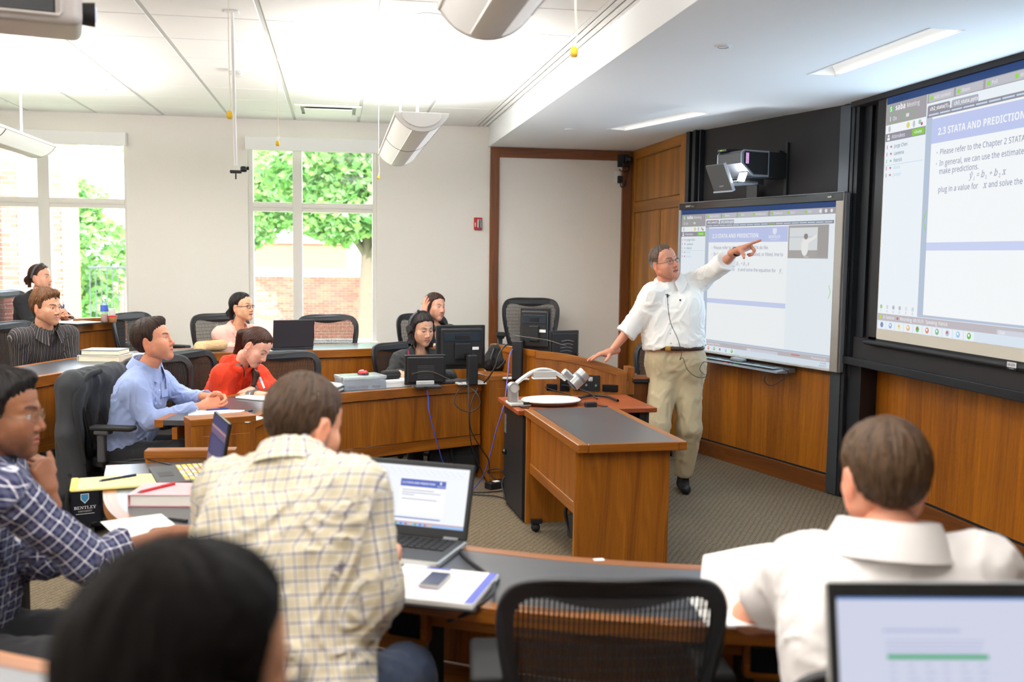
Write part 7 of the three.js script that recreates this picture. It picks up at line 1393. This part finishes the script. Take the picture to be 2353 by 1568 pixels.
// ------------------------------------------------------------ cables of the instructor station
one('network_cable', 'blue network cable hanging from the dock down the desk front', 'cable', tube([[0.615,0.741,-6.941], [0.624,0.689,-6.935], [0.625,0.616,-6.908], [0.655,0.48,-6.891], [0.696,0.34,-6.892], [0.731,0.232,-6.927], [0.869,0.01,-6.974], [0.976,0.01,-7.07]], 0.0042, 60, 6), M.cableBlue);
one('network_cable', 'blue-violet cable hanging from the lectern past the desk end', 'cable', tube([[1.298,1.018,-7.274], [1.242,0.971,-7.157], [1.206,0.809,-7.047], [1.165,0.635,-6.937], [1.106,0.453,-6.911], [1.072,0.294,-6.924], [1.03,0.128,-6.967], [0.972,0.01,-7.043], [0.868,0.01,-6.922]], 0.0042, 70, 6), std({ color: C(86, 92, 190), roughness: 0.45 }));
one('monitor_cable', 'black cable loop hanging over the desk front below the large monitor', 'cable', tube([[0.902,0.765,-6.995], [0.829,0.738,-6.903], [0.801,0.665,-6.871], [0.847,0.618,-6.839], [0.922,0.606,-6.825], [0.976,0.656,-6.82], [0.959,0.727,-6.859], [0.92,0.756,-6.94], [0.909,0.78,-7.046]], 0.0036, 60, 6), M.cable);
one('monitor_cable', 'black cables hanging straight down beside the desk end', 'cable', [tube([[0.914,0.771,-6.993], [0.907,0.647,-6.882], [0.907,0.483,-6.847], [0.928,0.343,-6.851], [1.002,0.169,-6.925], [1.087,0.01,-7.168]], 0.004, 50, 6), tube([[0.975,0.757,-6.931], [0.917,0.65,-6.86], [0.911,0.487,-6.826], [0.988,0.343,-6.841], [1.054,0.236,-6.901], [1.06,0.139,-6.912]], 0.004, 50, 6)], M.cable);
one('lectern_cable', 'thick black cable arching from the lectern to the desk', 'cable', tube([[1.317,1.02,-7.25], [1.229,1.037,-7.216], [1.167,0.98,-7.171], [1.132,0.886,-7.149], [1.088,0.81,-7.15], [1.053,0.762,-7.172]], 0.006, 50, 7), M.cable);
one('floor_cables', 'tangle of black cables on the floor beside the rack', 'cable', [tube([[0.879,0.01,-7.192], [0.912,0.01,-6.943], [1.016,0.01,-6.904], [1.179,0.01,-6.937]], 0.005, 40, 6), tube([[0.889,0.008,-6.888], [0.976,0.008,-6.839], [1.079,0.008,-6.801], [1.142,0.008,-6.718]], 0.004, 40, 6), tube([[1.129,0.211,-6.652], [1.085,0.209,-6.761], [1.04,0.165,-6.867], [1.078,0.131,-6.806], [1.123,0.16,-6.648]], 0.005, 40, 6), tube([[1.129,0.207,-6.6], [1.099,0.152,-6.58], [1.104,0.068,-6.491]], 0.005, 30, 6)], M.cable);
{ const t = thing('power_strip', 'black power brick with a white label on the floor among the cables', 'power adapter', [1.136,0,-7.066], 0.5); part('brick', rbox(0.16, 0.05, 0.08, 0.008, 0, 0.025, 0), M.black, t); part('label', rbox(0.05, 0.002, 0.04, 0.0006, 0.0, 0.0505, 0), M.paper, t); }
// ------------------------------------------------------------ wall and ceiling devices
{
  const t = thing('fire_alarm', 'red fire alarm strobe on the cream wall', 'fire alarm', [1.40, 2.01, ZB]); part('body', rbox(0.082, 0.125, 0.03, 0.006, 0, 0, 0.015), M.red, t); part('strobe', rbox(0.045, 0.09, 0.02, 0.009, 0.012, 0, 0.036), M.chrome, t); const ft = canvasTex(32, 128, (x) => { x.fillStyle = '#c42228'; x.fillRect(0, 0, 32, 128); x.fillStyle = '#fff'; x.font = 'bold 26px sans-serif'; x.save(); x.translate(25, 104); x.rotate(-Math.PI / 2); x.fillText('FIRE', 0, 0); x.restore(); }); part('lettering', sheet(0.024, 0.1).translate(-0.028, 0, 0.0305), std({ map: ft, roughness: 0.5 }), t);
  const s = thing('wall_switch', 'cream keypad plate on the framed wall behind the empty chair', 'switch', [2.13, 1.14, ZB]); part('plate', rbox(0.075, 0.115, 0.01, 0.004, 0, 0, 0.005), M.alu, s); for (let k = 0; k < 5; k++) part('key', rbox(0.012, 0.007, 0.005, 0.001, -0.005, 0.025 - k * 0.012, 0.011), M.darkGrey, s);
  const o = thing('wall_outlet', 'white wall outlet with a black adapter near the panelling', 'outlet', [2.855, 2.52, ZB]); part('plate', rbox(0.075, 0.12, 0.01, 0.004, 0, 0, 0.005), M.white, o); part('adapter', rbox(0.05, 0.075, 0.04, 0.006, 0.02, -0.03, 0.03), M.black, o); part('lead', tube([[0.02, -0.07, 0.04], [0.03, -0.11, 0.05], [0.06, -0.1, 0.05], [0.075, -0.04, 0.04], [0.1, 0.06, 0.05], [0.12, 0.14, 0.06]], 0.005, 30, 6), M.cable, o); part('ferrite', bar([0.06, -0.1, 0.05], [0.075, -0.045, 0.045], 0.011), M.black, o);
  const c = thing('room_camera', 'black sensor unit in the top corner beside the panelling', 'camera', [2.90, 2.68, ZB + 0.05]); part('bracket', rbox(0.12, 0.13, 0.02, 0.003, 0, 0, 0), M.black, c); part('camera_body', [rbox(0.07, 0.06, 0.07, 0.01, 0.035, 0.01, 0.05), rbox(0.05, 0.03, 0.05, 0.006, 0.0, -0.045, 0.045)], M.blackGloss, c); part('lens', cyl(0.016, 0.016, 0.02, 0.03, 0.01, 0.09, 18, 'z'), M.darkGrey, c); part('lead', tube([[0.05, -0.05, 0.06], [0.04, -0.10, 0.07], [-0.02, -0.12, 0.07], [-0.06, -0.09, 0.06]], 0.006, 24, 6), M.cable, c);
  // ceiling projector top left
  const pj = thing('ceiling_projector', 'grey ceiling projector in the top left corner', 'projector', [-1.05, 2.425, -3.62], R(14));
  const sil = std({ color: C(196, 190, 188), roughness: 0.4 });
  part('shell', rbox(0.40, 0.125, 0.30, 0.03, 0, 0.062, 0.02, 'y', 4), sil, pj); part('front_grille', rbox(0.31, 0.09, 0.02, 0.008, -0.035, 0.068, 0.166), M.blackMatte, pj); const sl = []; for (let k = 0; k < 12; k++) sl.push(rbox(0.30, 0.0025, 0.004, 0.001, -0.035, 0.036 + k * 0.006, 0.177)); part('grille_slats', sl, M.greyPlastic, pj);
  part('grille_rim', ext([[-0.2, 0.02], [0.13, 0.02], [0.145, 0.035], [0.145, 0.105], [0.13, 0.118], [-0.2, 0.118]], 0.012, 0.003, [[[-0.19, 0.03], [-0.19, 0.108], [0.125, 0.108], [0.132, 0.1], [0.132, 0.038], [0.125, 0.03]]]).translate(0, 0, 0.166), sil, pj);
  part('lens', [cyl(0.035, 0.04, 0.05, 0.215, 0.06, 0.06, 28, 'x')], M.black, pj); part('lens_glass', cyl(0.026, 0.026, 0.006, 0.242, 0.06, 0.06, 28, 'x'), std({ color: C(60, 60, 120), roughness: 0.05, emissive: new THREE.Color(0.7, 0.75, 1), emissiveIntensity: 0.6 }), pj); part('mount', [bar([0, 0.12, 0], [0, CEIL - 2.39, 0], 0.022), rbox(0.16, 0.02, 0.16, 0.004, 0, 0.13, 0)], M.whitePaint, pj); part('foot', lathe([[0, -0.012], [0.02, -0.012], [0.022, 0.0]], 18).translate(-0.12, 0.0, 0.12), M.lightGrey, pj);
  // webcam on a pole
  const cp = thing('webcam_pole', 'black webcam on a thin white pole hanging from the ceiling', 'camera', [-0.545, 0, -5.64]); part('pole', bar([0, 2.16, 0], [-0.01, CEIL, 0], 0.009), M.whitePaint, cp); part('ceiling_plate', rbox(0.07, 0.008, 0.07, 0.002, -0.01, CEIL - 0.004, 0), M.whitePaint, cp); part('clamp', rbox(0.06, 0.016, 0.035, 0.004, 0.0, 2.13, 0), M.black, cp); part('camera_body', rbox(0.035, 0.03, 0.04, 0.01, 0.042, 2.145, 0), M.black, cp); part('lens', cyl(0.01, 0.01, 0.012, 0.064, 2.15, 0.0, 14, 'x'), M.blackGloss, cp); part('screw', bar([0.0, 2.09, 0], [0.0, 2.13, 0], 0.004), M.black, cp);
  // hanging microphones
  const mic = (label, p, s) => { const t = thing('hanging_microphone', label, 'microphone', p, 0, 'hanging microphones'); part('foam', lathe([[0, -0.018], [0.011, -0.016], [0.014, -0.004], [0.013, 0.012], [0.007, 0.02], [0, 0.021]], 18).scale(s, s, s), M.yellow, t); part('cord', tube([[0, 0.02, 0], [0.008, 0.06, 0], [0.003, 0.12, 0], [0, 0.3, 0], [0.0, CEIL - p[1], 0]], 0.0022, 40, 6), std({ color: C(236, 228, 206), roughness: 0.6 }), t); part('gooseneck', bar([0, 0.018, 0], [0.005, 0.04, 0], 0.004), M.white, t); return t; };
  mic('yellow hanging microphone left of the webcam pole', [-0.492, 2.326, -4.829], 1); mic('small yellow hanging microphone right of the webcam pole', [-0.344, 2.328, -6.026], 0.85); mic('yellow hanging microphone in front of the soffit slots', [0.797, 2.392, -3.386], 1); mic('yellow hanging microphone behind the middle pendant light', [0.336, 2.328, -8.455], 0.85);
}
// ------------------------------------------------------------ outside the windows
{
  const brickG = new THREE.BoxGeometry(1, 1, 1), mats = [[172, 100, 84], [158, 88, 74], [180, 110, 92], [164, 94, 86]].map(([r, g, b]) => std({ color: C(r, g, b), roughness: 0.95 })), mortar = std({ color: C(228, 224, 216), roughness: 1 }), white = std({ color: C(240, 240, 238), roughness: 0.7 });
  let k = 0; const rb = mkRnd(5);
  const brick = (t, x, y, z, w, h, d) => { const m = part('brick', brickG, mats[Math.floor(rb() * 4)], t); m.position.set(x, y, z); m.scale.set(w, h, d); return m; };
  // wing of the building on the left: three piers with glazing between them
  const X = -4.5, CO = 0.0677;
  const piers = [[-12.2, -13.9, 'brick pier nearest the left window frame'], [-15.3, -16.25, 'middle brick pier outside the left window'], [-17.6, -18.75, 'far brick pier outside the left window']];
  piers.forEach(([z0, z1, l], i) => {
    const t = thing('brick_pier', l, 'brick pier', [X, -0.4, (z0 + z1) / 2], 0, 'brick piers of the opposite wing');
    part('core', bx(-0.42, -0.012, 0, 4.6, z1 - (z0 + z1) / 2 + 0.012, z0 - (z0 + z1) / 2 - 0.012), mortar, t);
    const zc = (z0 + z1) / 2, n = 62, bulk = [];
    for (let r = 0; r < n; r++) {
      const y = 0.02 + r * CO + CO / 2, show = r > 14 && r < 58;
      for (let q = z0 - zc - (r % 2 ? 0.0 : 0.105); q > z1 - zc + 0.02; q -= 0.212) { const a = Math.min(q, z0 - zc), b = Math.max(q - 0.2, z1 - zc); if (a - b < 0.04) continue; if (i === 0 && show && q < -0.1) brick(t, -0.01, y, (a + b) / 2, 0.02, 0.057, a - b); else bulk.push(new THREE.BoxGeometry(0.02, 0.057, a - b).translate(-0.01, y, (a + b) / 2)); }
      for (let c = 0; c < 2; c++) { const w = c === (r % 2) ? 0.2 : 0.095, x0 = c === 0 ? -w / 2 - 0.002 : -(r % 2 ? 0.095 : 0.2) - 0.012 - w / 2; if (i > 0 && show && r % 1 === 0) brick(t, x0, y, z0 - zc - 0.01, w, 0.057, 0.02); else bulk.push(new THREE.BoxGeometry(w, 0.057, 0.02).translate(x0, y, z0 - zc - 0.01)); }
    }
    const m = part('bricks', bulk, mats[2], t); m.userData.kind = 'stuff';
  });
  const t = thing('opposite_wing', 'white trimmed glazing between the brick piers outside', 'building', [X - 0.3, -0.4, -15]);
  part('wall', bx(-0.3, 0, 0, 4.6, -4.5, 3.2), white, t);
  for (const z of [0.35, -1.95]) { part('window_frame', rbox(0.06, 2.7, 1.0, 0.01, 0.02, 1.6, z), white, t); part('pane', rbox(0.01, 2.4, 0.72, 0.002, 0.055, 1.6, z), std({ color: C(176, 206, 222), roughness: 0.15 }), t); part('lintel', rbox(0.1, 0.16, 1.1, 0.01, 0.05, 3.1, z), white, t); }
  // low garden wall behind the right window
  const gw = thing('garden_wall', 'low brick garden wall with pale coping outside the window', 'brick wall', [-1, -1.0, -27]);
  part('core', bx(-9, 9, 0, 2.08, -0.3, -0.02), mortar, gw); for (let i = 0; i < 12; i++) part('coping', rbox(1.48, 0.2, 0.42, 0.02, -8.25 + i * 1.5, 2.18, -0.15), white, gw);
  const bulk = []; let count = 0;
  for (let r = 0; r < 30; r++) for (let c = 0; c < 84; c++) { const x = -9 + c * 0.215 + (r % 2 ? 0.107 : 0), y = 0.05 + r * CO, wx = x - 1; const show = wx > -2.4 && wx < 1.15 && r > 11 && count < 290; if (show) { count++; brick(gw, x, y, -0.01, 0.203, 0.057, 0.02); } else bulk.push(new THREE.BoxGeometry(0.203, 0.057, 0.02).translate(x, y, -0.01)); }
  const mb = part('bricks', bulk, mats[2], gw); mb.userData.kind = 'stuff';
  struct('ground_outside', bx(-30, 30, -1.3, -1.0, -70, ZB - 0.3), std({ color: C(150, 168, 120), roughness: 1 }), 'lawn and paving outside');
  // pale building far behind
  const fb = thing('brick_building', 'distant low brick building behind the garden wall', 'building', [-2.5, -1.0, -60]); part('wall', bx(-3, 3, 0, 3.2, -3, 3), mats[1], fb); part('roof', ext([[-3.3, 3.2], [3.3, 3.2], [0, 4.4]], 6.4).translate(0, 0, -3.2), white, fb);
  // trees
  const leafG = new THREE.BufferGeometry(); leafG.setAttribute('position', new THREE.Float32BufferAttribute([0, 0, 0, 0.09, 0.02, 0.12, 0, 0.03, 0.28, 0, 0, 0, 0, 0.03, 0.28, -0.09, 0.02, 0.12], 3)); leafG.computeVertexNormals();
  const leafM = phys({ color: C(112, 158, 84), roughness: 0.9, transmission: 0.4, thickness: 0, side: THREE.DoubleSide }), bark = std({ color: C(104, 92, 80), roughness: 1 });
  function tree(label, x, z, trunkH, blobs, n, s) {
    const rr = mkRnd(s), t = thing('tree', label, 'tree', [x, -1.0, z], 0, 'trees outside the window');
    part('trunk', [bar([0, 0, 0], [0.1, trunkH, 0], 0.2, 12, 0.13)], bark, t); for (const [bX, by, bz] of blobs) part('branch', bar([0.1, trunkH * 0.8, 0], [bX, by, bz], 0.09, 8, 0.03), bark, t);
    const im = new THREE.InstancedMesh(leafG, leafM, n); im.name = 'foliage'; im.userData.kind = 'stuff'; const m = new THREE.Matrix4(), q = new THREE.Quaternion(), e = new THREE.Euler(), c = new THREE.Color();
    for (let i = 0; i < n; i++) { const b = blobs[i % blobs.length], u = rr() * 2 - 1, a = rr() * 6.283, ra = b[3] * (0.55 + 0.45 * Math.sqrt(rr())) * (1 + 0.15 * noise3(a, u * 3, s)); const w = Math.sqrt(1 - u * u); e.set(rr() * 6, rr() * 6, rr() * 6); q.setFromEuler(e); const sc = 0.45 + rr() * 0.5; m.compose(V(b[0] + ra * w * Math.cos(a), b[1] + ra * u * 0.75, b[2] + ra * w * Math.sin(a)), q, V(sc, sc, sc)); im.setMatrixAt(i, m); const k = 0.7 + rr() * 0.6; im.setColorAt(i, c.setRGB(k * (0.8 + 0.4 * rr()), k, k * (0.6 + 0.5 * rr()))); }
    t.add(im);
  }
  tree('large leafy tree filling the right pane of the window', 0.6, -24, 3.2, [[0, 5.2, 0, 1.7], [1.4, 4.4, 0.4, 1.3], [-1.2, 4.8, 0, 1.3], [0.3, 6.4, 0, 1.5], [0.8, 3.7, 0.6, 0.9], [-0.6, 3.6, 0.3, 0.9]], 15000, 3);
  tree('smaller tree behind the left pane of the window', -3.0, -31, 2.8, [[0, 4.6, 0, 1.5], [-1.0, 5.6, 0, 1.3], [0.9, 5.8, 0, 1.4], [0.3, 3.6, 0, 1.0], [1.6, 4.2, 0, 1.1]], 12000, 8);
  tree('tree beyond the garden wall with a pale trunk', -4.2, -36, 3.0, [[0, 4.6, 0, 1.6], [1.2, 6.0, 0, 1.8], [-1.2, 6.2, 0, 1.8]], 6000, 14);
  tree('shrub with pink blossom beside the brick piers', -5.6, -23, 0.9, [[0, 1.5, 0, 0.8], [0.4, 2.6, 0, 1.0], [-0.3, 3.6, 0, 0.9]], 3500, 21);
  tree('young tree at the right edge of the window', 2.6, -22, 2.0, [[0, 3.2, 0, 0.9], [0.2, 4.6, 0, 1.2], [-0.5, 2.6, 0, 0.6]], 4000, 27);
  const rl = thing('railing', 'dark metal railing outside the left window', 'railing', [-4.35, -0.4, -20.6]); part('handrail', rbox(0.9, 0.05, 0.05, 0.01, 0, 1.75, 0), M.darkGrey, rl); for (let i = 0; i < 9; i++) part('baluster', bar([-0.42 + i * 0.105, 0, 0], [-0.42 + i * 0.105, 1.75, 0], 0.012, 8), M.darkGrey, rl);
}
// ------------------------------------------------------------ shadows and hand-over
scene.traverse((o) => { if (o.isMesh) { o.castShadow = true; o.receiveShadow = true; } });
renderer.render(scene, camera);
